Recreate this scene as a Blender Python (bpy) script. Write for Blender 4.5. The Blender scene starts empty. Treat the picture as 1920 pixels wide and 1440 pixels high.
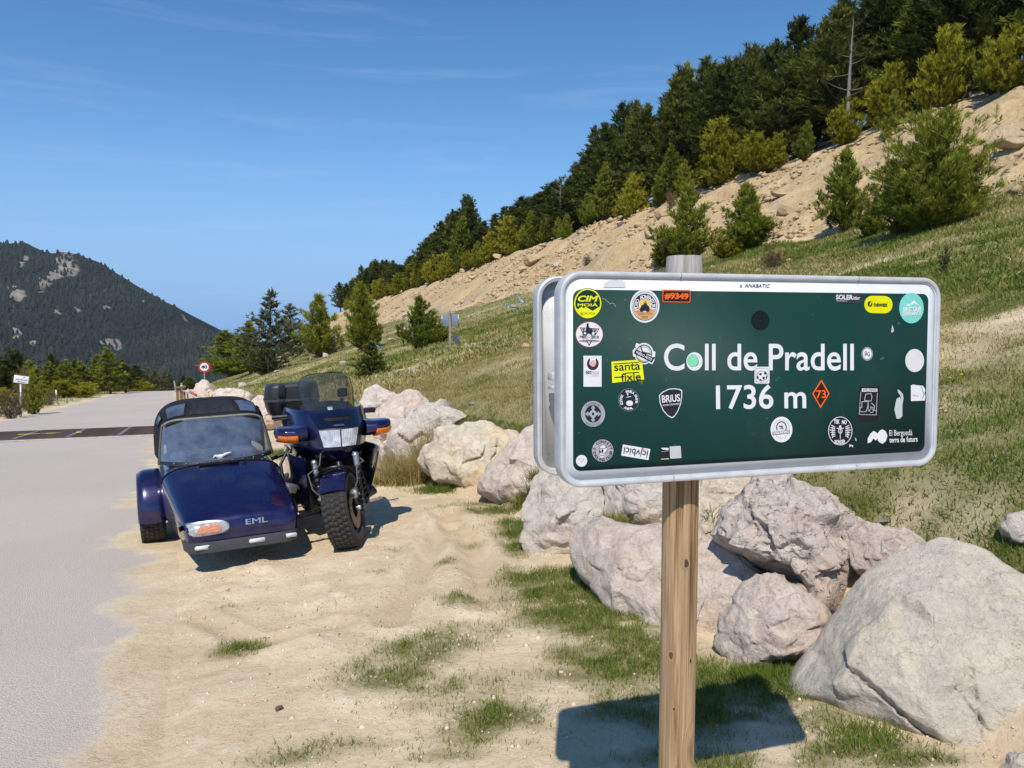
import bpy, bmesh, math, random
import numpy as np
from mathutils import Vector, Matrix, Euler
random.seed(7); RNG = np.random.default_rng(11)
SC = bpy.context.scene
COL = SC.collection
rad = math.radians
# ------------------------------------------------------------------ camera, light, exposure
F_PX, HOR, CAM_H = 1450.0, 635.0, 1.7
PITCH = math.atan((720 - HOR) / F_PX)
cd = bpy.data.cameras.new('camera'); cam = bpy.data.objects.new('camera', cd); COL.objects.link(cam)
cd.sensor_fit = 'HORIZONTAL'; cd.sensor_width = 36.0; cd.lens = F_PX / 1920 * 36
cd.clip_start = 0.05; cd.clip_end = 30000
cam.location = (0, 0, CAM_H); cam.rotation_euler = (rad(90) - PITCH, 0, 0)
SC.camera = cam
SUN_EL, SUN_AZ = rad(50.5), rad(6)          # the light travels towards +Y, a little to +X
sd = bpy.data.lights.new('sun', 'SUN'); sun = bpy.data.objects.new('sun', sd); COL.objects.link(sun)
sd.energy = 4.3; sd.angle = rad(0.53); sd.color = (1.0, 0.94, 0.84)
LDIR = Vector((math.sin(SUN_AZ) * math.cos(SUN_EL), math.cos(SUN_AZ) * math.cos(SUN_EL), -math.sin(SUN_EL)))
sun.rotation_euler = LDIR.to_track_quat('-Z', 'Y').to_euler(); sun.location = (0, -20, 30)
world = bpy.data.worlds.new('World'); SC.world = world; world.use_nodes = True
wn, wl = world.node_tree.nodes, world.node_tree.links
wn.clear()
w_out = wn.new('ShaderNodeOutputWorld'); w_bg = wn.new('ShaderNodeBackground'); w_sky = wn.new('ShaderNodeTexSky')
w_sky.sky_type = 'NISHITA'; w_sky.sun_disc = False
w_sky.sun_elevation = SUN_EL; w_sky.sun_rotation = rad(180) + SUN_AZ
w_sky.altitude = 1700; w_sky.air_density = 1.1; w_sky.dust_density = 0.0; w_sky.ozone_density = 1.6
w_bg.inputs['Strength'].default_value = 0.11
# thin cirrus streaks
w_tc = wn.new('ShaderNodeTexCoord'); w_map = wn.new('ShaderNodeMapping')
w_map.inputs['Scale'].default_value = (2.2, 2.2, 26.0); w_map.inputs['Rotation'].default_value = (0, rad(5), 0)
w_n1 = wn.new('ShaderNodeTexNoise'); w_n1.inputs['Scale'].default_value = 1.6; w_n1.inputs['Detail'].default_value = 7
w_n1.inputs['Roughness'].default_value = 0.62; w_n1.inputs['Distortion'].default_value = 0.4
w_r = wn.new('ShaderNodeMapRange'); w_r.inputs['From Min'].default_value = 0.56; w_r.inputs['From Max'].default_value = 0.85
w_r.inputs['To Max'].default_value = 0.15
w_mix = wn.new('ShaderNodeMix'); w_mix.data_type = 'RGBA'
w_mix.inputs[7].default_value = (6.6, 7.2, 8.2, 1)
wl.new(w_tc.outputs['Generated'], w_map.inputs['Vector']); wl.new(w_map.outputs[0], w_n1.inputs['Vector'])
wl.new(w_n1.outputs['Fac'], w_r.inputs['Value']); wl.new(w_r.outputs[0], w_mix.inputs[0])
w_hs = wn.new('ShaderNodeHueSaturation'); w_hs.inputs['Saturation'].default_value = 1.28; w_hs.inputs['Value'].default_value = 1.14
wl.new(w_sky.outputs[0], w_hs.inputs['Color'])
# pale blue air towards the horizon, the same all round
w_sp = wn.new('ShaderNodeSeparateXYZ'); wl.new(w_tc.outputs['Generated'], w_sp.inputs[0])
w_hr = wn.new('ShaderNodeMapRange'); w_hr.interpolation_type = 'SMOOTHSTEP'
for k_, x_ in zip(('From Min', 'From Max', 'To Min', 'To Max'), (-.02, .30, 1., .0)): w_hr.inputs[k_].default_value = x_
wl.new(w_sp.outputs[2], w_hr.inputs['Value'])
w_hm = wn.new('ShaderNodeMix'); w_hm.data_type = 'RGBA'; w_hm.inputs[7].default_value = (1.75, 3.5, 6.6, 1)
wl.new(w_hr.outputs[0], w_hm.inputs[0]); wl.new(w_hs.outputs[0], w_hm.inputs[6]); wl.new(w_hm.outputs[2], w_mix.inputs[6]); wl.new(w_mix.outputs[2], w_bg.inputs['Color'])
wl.new(w_bg.outputs[0], w_out.inputs['Surface'])
SC.view_settings.view_transform = 'Standard'; SC.view_settings.look = 'None'
SC.view_settings.exposure = 0.18; SC.view_settings.gamma = 1.0; SC.view_settings.use_curve_mapping = False

# ------------------------------------------------------------------ helpers: naming and linking
def tag(o, label=None, cat=None, group=None, kind=None):
    if label: o['label'] = label
    if cat: o['category'] = cat
    if group: o['group'] = group
    if kind: o['kind'] = kind
    return o
def empty(name, loc, label=None, cat=None, group=None, rot=(0, 0, 0)):
    o = bpy.data.objects.new(name, None); COL.objects.link(o); o.location = loc; o.rotation_euler = rot
    o.empty_display_size = 0.1
    return tag(o, label, cat, group)
def mesh_np(name, V, Fc, mats, smooth=True, attrs=None, mat_idx=None):
    """V (n,3); Fc: an (m,k) array or a list of index lists; attrs: name -> per-vertex float or rgb"""
    me = bpy.data.meshes.new(name)
    V = np.asarray(V, dtype=np.float32)
    if isinstance(Fc, np.ndarray):
        m, k = Fc.shape
        tot = np.full(m, k, np.int32); loops = Fc.astype(np.int32).ravel()
    else:
        tot = np.array([len(f) for f in Fc], np.int32); m = len(Fc)
        loops = np.array([i for f in Fc for i in f], np.int32)
    me.vertices.add(len(V)); me.vertices.foreach_set('co', V.ravel())
    me.loops.add(len(loops)); me.loops.foreach_set('vertex_index', loops)
    me.polygons.add(m)
    st = np.zeros(m, np.int32); st[1:] = np.cumsum(tot)[:-1]
    me.polygons.foreach_set('loop_start', st); me.polygons.foreach_set('loop_total', tot)
    if mat_idx is not None: me.polygons.foreach_set('material_index', np.asarray(mat_idx, np.int32))
    me.update(calc_edges=True); me.validate()
    if smooth: me.polygons.foreach_set('use_smooth', np.ones(len(me.polygons), bool))
    for k_, a in (attrs or {}).items():
        a = np.asarray(a, np.float32)
        if a.ndim == 1:
            at = me.attributes.new(k_, 'FLOAT', 'POINT'); at.data.foreach_set('value', a)
        else:
            at = me.attributes.new(k_, 'FLOAT_COLOR', 'POINT')
            at.data.foreach_set('color', np.c_[a, np.ones(len(a), np.float32)].astype(np.float32).ravel())
    for mt in (mats if isinstance(mats, (list, tuple)) else [mats]): me.materials.append(mt)
    return me
def obj(name, me, parent=None):
    o = bpy.data.objects.new(name, me); COL.objects.link(o)
    if parent is not None: o.parent = parent
    return o

class MB:
    """collects simple shapes and links them as ONE mesh object"""
    def __init__(s): s.v = []; s.f = []
    def add(s, V, Fc, M=None):
        b = len(s.v)
        for p in V:
            p = Vector(p)
            s.v.append(M @ p if M is not None else p)
        s.f += [[i + b for i in f] for f in Fc]
        return s
    def bm(s, bm_, M=None):
        bm_.verts.index_update()
        s.add([v.co.copy() for v in bm_.verts], [[v.index for v in f.verts] for f in bm_.faces], M); bm_.free(); return s
    def box(s, c, size, rot=None, bev=0.0, seg=2):
        b = bmesh.new(); bmesh.ops.create_cube(b, size=1.0)
        bmesh.ops.scale(b, vec=size, verts=b.verts)
        if bev > 0: bmesh.ops.bevel(b, geom=b.edges[:], offset=min(bev, min(size) * .49), segments=seg, profile=0.5, affect='EDGES')
        M = Matrix.Translation(c) @ (Euler(rot).to_matrix().to_4x4() if rot else Matrix())
        return s.bm(b, M)
    def tube(s, pts, r, n=8, cap=True):
        pts = [Vector(p) for p in pts]; k = len(pts)
        rr = r if isinstance(r, (list, tuple)) else [r] * k
        V = []; up = None
        for i in range(k):
            t = (pts[min(i + 1, k - 1)] - pts[max(i - 1, 0)]).normalized()
            if up is None:
                up = t.orthogonal().normalized()
            up = (up - t * up.dot(t))
            up = up.normalized() if up.length > 1e-6 else t.orthogonal().normalized()
            w = t.cross(up)
            for j in range(n):
                a = 2 * math.pi * j / n
                V.append(pts[i] + (up * math.cos(a) + w * math.sin(a)) * rr[i])
        Fc = [[i * n + j, i * n + (j + 1) % n, (i + 1) * n + (j + 1) % n, (i + 1) * n + j] for i in range(k - 1) for j in range(n)]
        if cap: Fc += [list(range(n))[::-1], [(k - 1) * n + j for j in range(n)]]
        return s.add(V, Fc)
    def lathe(s, prof, n=32, M=None, closed=False):
        """prof: (radius, axial x) pairs turned about local X"""
        k = len(prof); V = []
        for r, x in prof:
            for j in range(n):
                a = 2 * math.pi * j / n; V.append((x, r * math.cos(a), r * math.sin(a)))
        kk = k if closed else k - 1
        Fc = [[i * n + j, ((i + 1) % k) * n + j, ((i + 1) % k) * n + (j + 1) % n, i * n + (j + 1) % n] for i in range(kk) for j in range(n)]
        return s.add(V, Fc, M)
    def grid(s, fn, nu, nv, M=None, wrap=False):
        V = [fn(i / (nu - 1) if not wrap else i / nu, j / (nv - 1)) for j in range(nv) for i in range(nu)]
        Fc = [[j * nu + i, j * nu + (i + 1) % nu, (j + 1) * nu + (i + 1) % nu, (j + 1) * nu + i] for j in range(nv - 1) for i in range(nu if wrap else nu - 1)]
        return s.add(V, Fc, M)
    def sheet(s, fn, nu, nv, th, M=None):
        """a grid with thickness th along its normals"""
        P = [[Vector(fn(i / (nu - 1), j / (nv - 1))) for i in range(nu)] for j in range(nv)]
        Q = []
        for j in range(nv):
            for i in range(nu):
                a = P[j][min(i + 1, nu - 1)] - P[j][max(i - 1, 0)]; b = P[min(j + 1, nv - 1)][i] - P[max(j - 1, 0)][i]
                nn = a.cross(b); nn = nn.normalized() if nn.length > 1e-9 else Vector((0, 0, 1))
                Q.append(P[j][i] - nn * th)
        V = [p for row in P for p in row] + Q; o = nu * nv
        Fc = []
        for j in range(nv - 1):
            for i in range(nu - 1):
                q = [j * nu + i, j * nu + i + 1, (j + 1) * nu + i + 1, (j + 1) * nu + i]
                Fc += [q, [x + o for x in q[::-1]]]
        rim = [i for i in range(nu)] + [j * nu + nu - 1 for j in range(1, nv)] + [(nv - 1) * nu + i for i in range(nu - 2, -1, -1)] + [j * nu for j in range(nv - 2, 0, -1)]
        for a, b in zip(rim, rim[1:] + rim[:1]): Fc.append([b, a, a + o, b + o])
        return s.add(V, Fc, M)
    def prism(s, poly, z0, z1, M=None):
        n = len(poly); V = [(x, y, z0) for x, y in poly] + [(x, y, z1) for x, y in poly]
        Fc = [list(range(n))[::-1], [n + i for i in range(n)]] + [[i, (i + 1) % n, n + (i + 1) % n, n + i] for i in range(n)]
        return s.add(V, Fc, M)
    def ball(s, c, r, sub=2, M=None):
        b = bmesh.new(); bmesh.ops.create_icosphere(b, subdivisions=sub, radius=1.0)
        rr = r if isinstance(r, (tuple, list)) else (r, r, r)
        for v in b.verts: v.co = Vector((v.co.x * rr[0] + c[0], v.co.y * rr[1] + c[1], v.co.z * rr[2] + c[2]))
        return s.bm(b, M)
    def build(s, name, mat, parent=None, smooth=True, angle=40, fn=None):
        V = [fn(v) for v in s.v] if fn else s.v
        me = mesh_np(name, [tuple(v) for v in V], s.f, mat, smooth=smooth)
        if smooth and angle:
            me.set_sharp_from_angle(angle=rad(angle))
        return obj(name, me, parent)

# ------------------------------------------------------------------ helpers: noise
def _hash(ix, iy, iz):
    h = (ix.astype(np.uint32) * np.uint32(374761393) + iy.astype(np.uint32) * np.uint32(668265263) + iz.astype(np.uint32) * np.uint32(2246822519))
    h = (h ^ (h >> np.uint32(13))) * np.uint32(1274126177)
    h = h ^ (h >> np.uint32(16)); h = h * np.uint32(2654435761); h = h ^ (h >> np.uint32(15))
    return (h & np.uint32(0xFFFFFF)).astype(np.float64) / 0xFFFFFF
def vnoise(P):
    P = np.asarray(P, np.float64); Fl = np.floor(P); fr = P - Fl; I = Fl.astype(np.int64)
    u = fr * fr * fr * (fr * (fr * 6 - 15) + 10)
    r = 0
    for dx in (0, 1):
        wx = u[:, 0] if dx else 1 - u[:, 0]
        for dy in (0, 1):
            wy = u[:, 1] if dy else 1 - u[:, 1]
            for dz in (0, 1):
                wz = u[:, 2] if dz else 1 - u[:, 2]
                r = r + wx * wy * wz * _hash(I[:, 0] + dx, I[:, 1] + dy, I[:, 2] + dz)
    return r * 2 - 1
def fbm(P, octv=4, gain=.5, lac=2.03):
    P = np.asarray(P, np.float64); a = 1.0; t = 0; nrm = 0
    for i in range(octv):
        t = t + a * vnoise(P + 17.3 * i); nrm += a; a *= gain; P = P * lac
    return t / nrm
def fbm2(x, y, sc, octv=4, seed=0., gain=.5):
    x = np.asarray(x, float); y = np.asarray(y, float); x, y = np.broadcast_arrays(x, y)
    return fbm(np.c_[x.ravel() * sc + seed, y.ravel() * sc - seed, np.full(x.size, seed * 3.1)], octv, gain).reshape(x.shape)
def sstep(a, b, x):
    t = np.clip((np.asarray(x, float) - a) / (b - a), 0, 1); return t * t * (3 - 2 * t)

# ------------------------------------------------------------------ helpers: materials
def new_mat(name):
    m = bpy.data.materials.new(name); m.use_nodes = True
    nt = m.node_tree; b = nt.nodes['Principled BSDF']
    return m, nt, b
def mat(name, col, rough=.5, metal=0., coat=0., vary=0.0, scale=20., bump=0., bscale=120., spec=.5, trans=0.):
    m, nt, b = new_mat(name)
    b.inputs['Base Color'].default_value = (*col, 1); b.inputs['Roughness'].default_value = rough
    b.inputs['Metallic'].default_value = metal; b.inputs['Coat Weight'].default_value = coat; b.inputs['Coat Roughness'].default_value = .04
    b.inputs['Specular IOR Level'].default_value = spec; b.inputs['Transmission Weight'].default_value = trans
    N, L = nt.nodes, nt.links
    tc = N.new('ShaderNodeTexCoord')
    if vary > 0:
        n = N.new('ShaderNodeTexNoise'); n.inputs['Scale'].default_value = scale; n.inputs['Detail'].default_value = 6
        L.new(tc.outputs['Object'], n.inputs['Vector'])
        mr = N.new('ShaderNodeMapRange'); mr.inputs['From Min'].default_value = .3; mr.inputs['From Max'].default_value = .7
        mr.inputs['To Min'].default_value = 1 - vary; mr.inputs['To Max'].default_value = 1 + vary
        L.new(n.outputs['Fac'], mr.inputs['Value'])
        mx = N.new('ShaderNodeMix'); mx.data_type = 'RGBA'; mx.blend_type = 'MULTIPLY'; mx.inputs[0].default_value = 1
        mx.inputs[6].default_value = (*col, 1)
        L.new(mr.outputs[0], mx.inputs[7]); L.new(mx.outputs[2], b.inputs['Base Color'])
        m2 = N.new('ShaderNodeMapRange'); m2.inputs['To Min'].default_value = max(rough - .12, .02); m2.inputs['To Max'].default_value = min(rough + .15, 1)
        L.new(n.outputs['Fac'], m2.inputs['Value']); L.new(m2.outputs[0], b.inputs['Roughness'])
    if bump > 0:
        n = N.new('ShaderNodeTexNoise'); n.inputs['Scale'].default_value = bscale; n.inputs['Detail'].default_value = 4
        L.new(tc.outputs['Object'], n.inputs['Vector'])
        bp = N.new('ShaderNodeBump'); bp.inputs['Strength'].default_value = bump; bp.inputs['Distance'].default_value = .01
        L.new(n.outputs['Fac'], bp.inputs['Height']); L.new(bp.outputs[0], b.inputs['Normal'])
    return m
class NT:
    """short-hand for node graphs"""
    def __init__(s, m): s.nt = m.node_tree; s.N = s.nt.nodes; s.L = s.nt.links; s.b = s.N['Principled BSDF']; s.tc = s.N.new('ShaderNodeTexCoord')
    def noise(s, scale, detail=6, rough=.55, vec=None, dist=0., out='Fac'):
        n = s.N.new('ShaderNodeTexNoise'); n.inputs['Scale'].default_value = scale; n.inputs['Detail'].default_value = detail
        n.inputs['Roughness'].default_value = rough; n.inputs['Distortion'].default_value = dist
        s.L.new(vec or s.tc.outputs['Object'], n.inputs['Vector']); return n.outputs[out]
    def voro(s, scale, feat='F1', vec=None, out='Distance'):
        n = s.N.new('ShaderNodeTexVoronoi'); n.inputs['Scale'].default_value = scale; n.feature = feat
        s.L.new(vec or s.tc.outputs['Object'], n.inputs['Vector']); return n.outputs[out]
    def mapping(s, scale=(1, 1, 1), rot=(0, 0, 0), vec=None):
        n = s.N.new('ShaderNodeMapping'); n.inputs['Scale'].default_value = scale; n.inputs['Rotation'].default_value = rot
        s.L.new(vec or s.tc.outputs['Object'], n.inputs['Vector']); return n.outputs[0]
    def rng(s, v, a, b, c=0., d=1., smooth=False):
        n = s.N.new('ShaderNodeMapRange'); s.L.new(v, n.inputs['Value'])
        if smooth: n.interpolation_type = 'SMOOTHSTEP'
        for k, x in zip(('From Min', 'From Max', 'To Min', 'To Max'), (a, b, c, d)): n.inputs[k].default_value = x
        return n.outputs[0]
    def mix(s, f, a, b, mode='MIX'):
        n = s.N.new('ShaderNodeMix'); n.data_type = 'RGBA'; n.blend_type = mode
        for i, x in ((0, f), (6, a), (7, b)):
            if isinstance(x, (int, float)): n.inputs[i].default_value = x if i == 0 else (x, x, x, 1)
            elif isinstance(x, tuple): n.inputs[i].default_value = (*x, 1)
            else: s.L.new(x, n.inputs[i])
        return n.outputs[2]
    def math(s, op, a, b=0.):
        n = s.N.new('ShaderNodeMath'); n.operation = op
        for i, x in enumerate((a, b)):
            if isinstance(x, (int, float)): n.inputs[i].default_value = x
            else: s.L.new(x, n.inputs[i])
        return n.outputs[0]
    def attr(s, name, out='Fac'):
        n = s.N.new('ShaderNodeAttribute'); n.attribute_name = name; return n.outputs[out]
    def ramp(s, v, stops):
        n = s.N.new('ShaderNodeValToRGB'); s.L.new(v, n.inputs[0]); e = n.color_ramp.elements
        while len(e) < len(stops): e.new(.5)
        for x, (p, c) in zip(e, stops): x.position = p; x.color = (*c, 1)
        return n.outputs[0]
    def bump(s, h, st=.5, dist=.01, prev=None):
        n = s.N.new('ShaderNodeBump'); n.inputs['Strength'].default_value = st; n.inputs['Distance'].default_value = dist
        s.L.new(h, n.inputs['Height'])
        if prev: s.L.new(prev, n.inputs['Normal'])
        return n.outputs[0]
    def to(s, sock, v): s.L.new(v, s.b.inputs[sock])
# ------------------------------------------------------------------ the lie of the land
TS, TC = 0.375, 0.927                       # the road runs away along (-TS, TC); n is measured to its right
_q = math.hypot(TS, TC); TS /= _q; TC /= _q
def to_sn(x, y): return -TS * x + TC * y, TC * x + TS * y
def to_xy(s, n): return -TS * s + TC * n, TC * s + TS * n
def softp(x, k): return np.logaddexp(0, np.asarray(x, float) / k) * k
def drop(s): return -0.05 * softp(np.asarray(s, float) - 12, 2.0) - 0.07 * softp(np.asarray(s, float) - 103, 3.0)
def road_shift(s): return -1.7 * sstep(25, 95, s) - 6.0 * sstep(95, 150, s)
def road_r(s): return -0.38 - .22 * sstep(5, 12, s) + road_shift(s)
def road_l(s): return -5.45 + road_shift(s)
def wall_n(s): return np.interp(s, [0, 3, 6, 9.7, 20, 45, 100, 200], [2.72, 2.68, 2.55, 2.02, 1.55, 1.0, -.2, -2])
def seg_dist(x, y, pts):
    d = np.full(np.shape(x), 1e9)
    for (ax, ay), (bx, by) in zip(pts, pts[1:]):
        vx, vy = bx - ax, by - ay; t = np.clip(((x - ax) * vx + (y - ay) * vy) / (vx * vx + vy * vy), 0, 1)
        d = np.minimum(d, np.hypot(x - ax - t * vx, y - ay - t * vy))
    return d
RUTS, MOUNDS = [], []
HAZE = .00005
def terrain(s, n, detail=True):
    s = np.asarray(s, float); n = np.asarray(n, float); s, n = np.broadcast_arrays(s, n)
    D = drop(s); rr, rl, nb = road_r(s), road_l(s), wall_n(s)
    K = 1 - .72 * sstep(165, 290, s)
    hd = -0.026 * np.maximum(s - 5, 0)
    zb = D + .05 * (nb - rr)
    zt = zb + .55 + .3 * (1 - sstep(14, 50, s))
    h1 = D + (5.2 + hd - D) * K; h2 = D + (10.4 + hd - D) * K; n1, n2 = 18.0, 25.6
    z = np.where(n < rr, D - .03, D - .03 + .05 * (n - rr) + .04 * sstep(-.1, .55, n - rr))
    w = np.clip((n - nb) / .95, 0, 1); z = np.where(n > nb, zb + (zt - zb) * w, z)
    nt = nb + .95
    t = np.clip((n - nt) / (n1 - nt), 0, 1); z = np.where(n > nt, zt + (h1 - zt) * (t + .10 * t * (t - 1)), z)
    z = np.where(n > n1, h1 + (h2 - h1) * np.clip((n - n1) / (n2 - n1), 0, 1), z)
    z = np.where(n > n2, h2 + K * (.42 * np.minimum(n - n2, 14) + .10 * np.maximum(n - n2 - 14, 0)), z)
    l = np.maximum(rl - n, 0)
    z = np.where(n < rl, D - .03 + .10 * sstep(.3, 2.5, l) - .05 * np.maximum(l - 3, 0) - .10 * np.maximum(l - 14, 0), z)
    if detail:
        x, y = to_xy(s, n)
        off = np.where((n < rr + .2) & (n > rl - .2), 0, 1.0) * sstep(-.1, .5, np.abs(n - (rr + rl) / 2) - (rr - rl) / 2)
        near = (s < 16)
        vg = off * sstep(nb + .4, nb - .2, n) * (n > rr)
        cl_ = sstep(-.1, .35, fbm2(x, y, .8, 3, 55)) * sstep(.3, 1.2, n - rr)
        z = z + vg * (.028 * fbm2(x, y, .9, 2, 3) + .008 * fbm2(x, y, 4.5, 3, 8) + cl_ * (.013 * np.abs(fbm2(x, y, 9, 3, 25)) + .010 * fbm2(x, y, 24, 2, 5)))
        dry = fbm2(x, y, 2.4, 4, 31)
        z = z + vg * .008 * np.clip(.12 - np.abs(dry), 0, 1) / .12 * sstep(.0, 1.2, n - rr)
        hl = sstep(nb + .7, nb + 2.5, n)
        z = z + hl * (.28 * fbm2(x, y, .16, 3, 1) + .10 * fbm2(x, y, .9, 3, 2) + .025 * fbm2(x, y, 4, 2, 6))
        sc = sstep(n1 - .8, n1 + 1.2, n) * sstep(n2 + 3, n2 - .3, n)
        rg = 1 - np.abs(fbm2(s, n, .55, 5, 12)); led = fbm2(s * .5, n * 1.6, .5, 4, 21)
        z = z + sc * (.55 * (rg - .75) + .55 * np.round(led * 5) / 5 * sstep(.05, .35, fbm2(x, y, .13, 2, 44)) + .14 * fbm2(x, y, 2.1, 4, 9))
        z = z + sc * .35 * fbm2(s * 2.2, n * .45, .35, 4, 71)
        lf = sstep(1, 5, l); z = z + lf * (.35 * fbm2(x, y, .2, 3, 4) + .08 * fbm2(x, y, 1.3, 3, 14))
        for pts, wd, dp in RUTS:
            d = seg_dist(x, y, pts); z = z - dp * np.exp(-(d / wd) ** 2) + dp * .6 * np.exp(-((d - wd * 1.7) / (wd * .5)) ** 2)
        for (mx, my), r, h in MOUNDS:
            q = np.hypot(x - mx, y - my) / r; m = np.exp(-q * q)
            z = z + m * h * (1 + 1.1 * fbm2(x, y, 11, 3, 2) + .8 * np.abs(fbm2(x, y, 26, 3, 7)))
    return z
def height(x, y, detail=True):
    s, n = to_sn(np.asarray(x, float), np.asarray(y, float)); return terrain(s, n, detail)
# rays of the camera, used to read positions off the photograph once; everything is then placed in metres
CF = np.array([0, math.cos(PITCH), -math.sin(PITCH)]); CU = np.array([0, math.sin(PITCH), math.cos(PITCH)]); CR = np.array([1., 0, 0])
CP = np.array([0, 0, CAM_H])
def ray(u, v): return CF + CR * ((u - 960) / F_PX) - CU * ((v - 720) / F_PX)
def at(u, v, Y):
    d = ray(u, v); return Vector(CP + d * (Y / d[1]))
_T = np.geomspace(1.2, 420, 1600)
def hit(u, v, detail=False):
    d = ray(u, v); P = CP + _T[:, None] * d; z = height(P[:, 0], P[:, 1], detail)
    k = np.argmax(P[:, 2] < z)
    if P[k, 2] >= z[k]: k = len(_T) - 1
    a, b = (P[k - 1, 2] - z[k - 1], P[k, 2] - z[k]) if k else (1, 0)
    f = a / (a - b) if a != b else 0
    p = P[k - 1] + (P[k] - P[k - 1]) * f if k else P[0]
    return Vector((p[0], p[1], float(height(p[0], p[1], True))))
def project(P):
    P = np.asarray(P, float) - CP
    w = P @ CF; return 960 + F_PX * (P @ CR) / w, 720 - F_PX * (P @ CU) / w
def pxy(*uv): return [tuple(hit(u, v)[:2]) for u, v in uv]
RUTS += [(pxy((912, 1130), (905, 1080), (892, 1035), (862, 990), (835, 962)), .10, .042),
         (pxy((735, 1165), (775, 1095), (812, 1030), (838, 985)), .085, .034),
         (pxy((380, 1165), (480, 1215), (560, 1195), (640, 1170)), .06, .022),
         (pxy((160, 1320), (250, 1285), (400, 1262)), .05, .012)]
MOUNDS += [(tuple(hit(478, 1072)[:2]), .17, .055), (tuple(hit(425, 1110)[:2]), .14, .025), (tuple(hit(610, 1130)[:2]), .16, .030),
           (tuple(hit(590, 1215)[:2]), .14, .025), (tuple(hit(640, 1310)[:2]), .13, .02)]

# patches of grass on the dusty verge: (u, v, radius in metres along x, along y, density)
PATCH = [(448, 1222, .15, .12, 1.0), (430, 1140, .10, .05, .35), (833, 1055, .10, .07, .7), (788, 1086, .09, .05, .6), (860, 1125, .16, .11, .9),
         (800, 1215, .30, .26, .75), (740, 1275, .28, .2, .7), (870, 1290, .25, .2, .45), (700, 1250, .15, .12, .4), (805, 1215, .09, .09, 1.0), (915, 1355, .24, .20, .85), (1050, 1150, .28, .22, 1.0),
         (1000, 1020, .22, .26, 1.1), (960, 985, .26, .2, .8), (1090, 1075, .26, .16, 1.0), (1150, 1120, .28, .22, 1.2), (1190, 1195, .20, .18, 1.1),
         (1100, 1230, .24, .2, .7), (1130, 1270, .30, .2, .7), (1350, 1265, .26, .16, 1.3), (1440, 1255, .2, .15, 1.2), (1300, 1320, .5, .25, .8),
         (1450, 1330, .3, .2, .9), (1420, 1425, .4, .10, .9), (1600, 1400, .30, .08, 1.1), (1700, 1425, .2, .06, 1.0), (540, 1425, .2, .07, .6),
         (850, 1420, .28, .07, .4), (840, 905, .32, .18, 1.4), (900, 945, .35, .22, .5), (700, 900, .4, .2, .8), (590, 1400, .22, .08, .3), (1230, 1420, .2, .08, .6),
         (1000, 1080, .3, .2, 1.0), (1140, 1160, .35, .25, 1.3), (1060, 1110, .35, .22, 1.25), (1200, 1240, .35, .25, 1.0), (980, 1000, .22, .22, 1.2), (930, 960, .25, .18, 1.0), (1380, 1300, .4, .2, 1.2), (1040, 1290, .25, .12, .35), (1000, 1395, .3, .15, .25), (830, 955, .3, .12, .25), (880, 1180, .22, .14, .5), (620, 1150, .16, .12, .3), (650, 1400, .25, .08, .4), (745, 1030, .10, .09, .35), (700, 1075, .12, .08, .25), (890, 1015, .12, .08, .4), (530, 850, .9, .6, .8), (1300, 1240, .3, .2, 1.1), (1020, 1110, .3, .2, .9), (970, 1090, .16, .12, .6), (760, 1330, .3, .12, .3)]
PATCH = [(*hit(u, v)[:2], rx, ry, d) for u, v, rx, ry, d in PATCH]
BARE = [(*hit(u, v)[:2], rx, ry, d) for u, v, rx, ry, d in [
        (1890, 590, .8, .6, .85), (1640, 490, .8, .35, .6), (930, 640, 1.2, 1.0, .7), (960, 690, .9, .7, .6), (860, 680, .8, .6, .7), (1830, 985, .22, .14, .5),
        (1700, 970, .25, .2, .6), (780, 690, 1.2, .9, .6), (1800, 650, .5, .5, .6)]]
def grass_amount(s, n):
    s = np.asarray(s, float); n = np.asarray(n, float)
    x, y = to_xy(s, n); nb = wall_n(s); rr, rl = road_r(s), road_l(s)
    g = np.zeros(x.shape)
    for px, py, rx, ry, d in PATCH:
        q = ((x - px) / rx) ** 2 + ((y - py) / ry) ** 2; g = np.maximum(g, d * np.exp(-q * 1.1))
    nz = fbm2(x, y, 5.0, 4, 15); g = np.clip(g * (1.0 + 1.5 * nz), 0, 1.2)
    g = g * (n > rr + .25)
    hill = sstep(nb + .25, nb + .6, n) * sstep(18.6, 17.0, n + 1.8 * fbm2(x, y, .25, 3, 40))
    b = fbm2(x, y, .55, 4, 23) * .8 + .5 * fbm2(x, y, 2.2, 3, 24)
    hg = hill * np.clip(1.02 + .85 * b, .12, 1.15)
    for px, py, rx, ry, d in BARE:
        q = ((x - px) / rx) ** 2 + ((y - py) / ry) ** 2; hg = hg * (1 - d * np.exp(-q))
    far = sstep(12, 40, s); hg = hg * (1 - .35 * far)
    up = sstep(26.3, 28, n) * .35
    lf = sstep(.2, 1.6, rl - n) * np.clip(.55 + .9 * b, 0, 1)
    return np.clip(np.maximum(np.maximum(g, hg), np.maximum(lf, up)), 0, 1.2)

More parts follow.
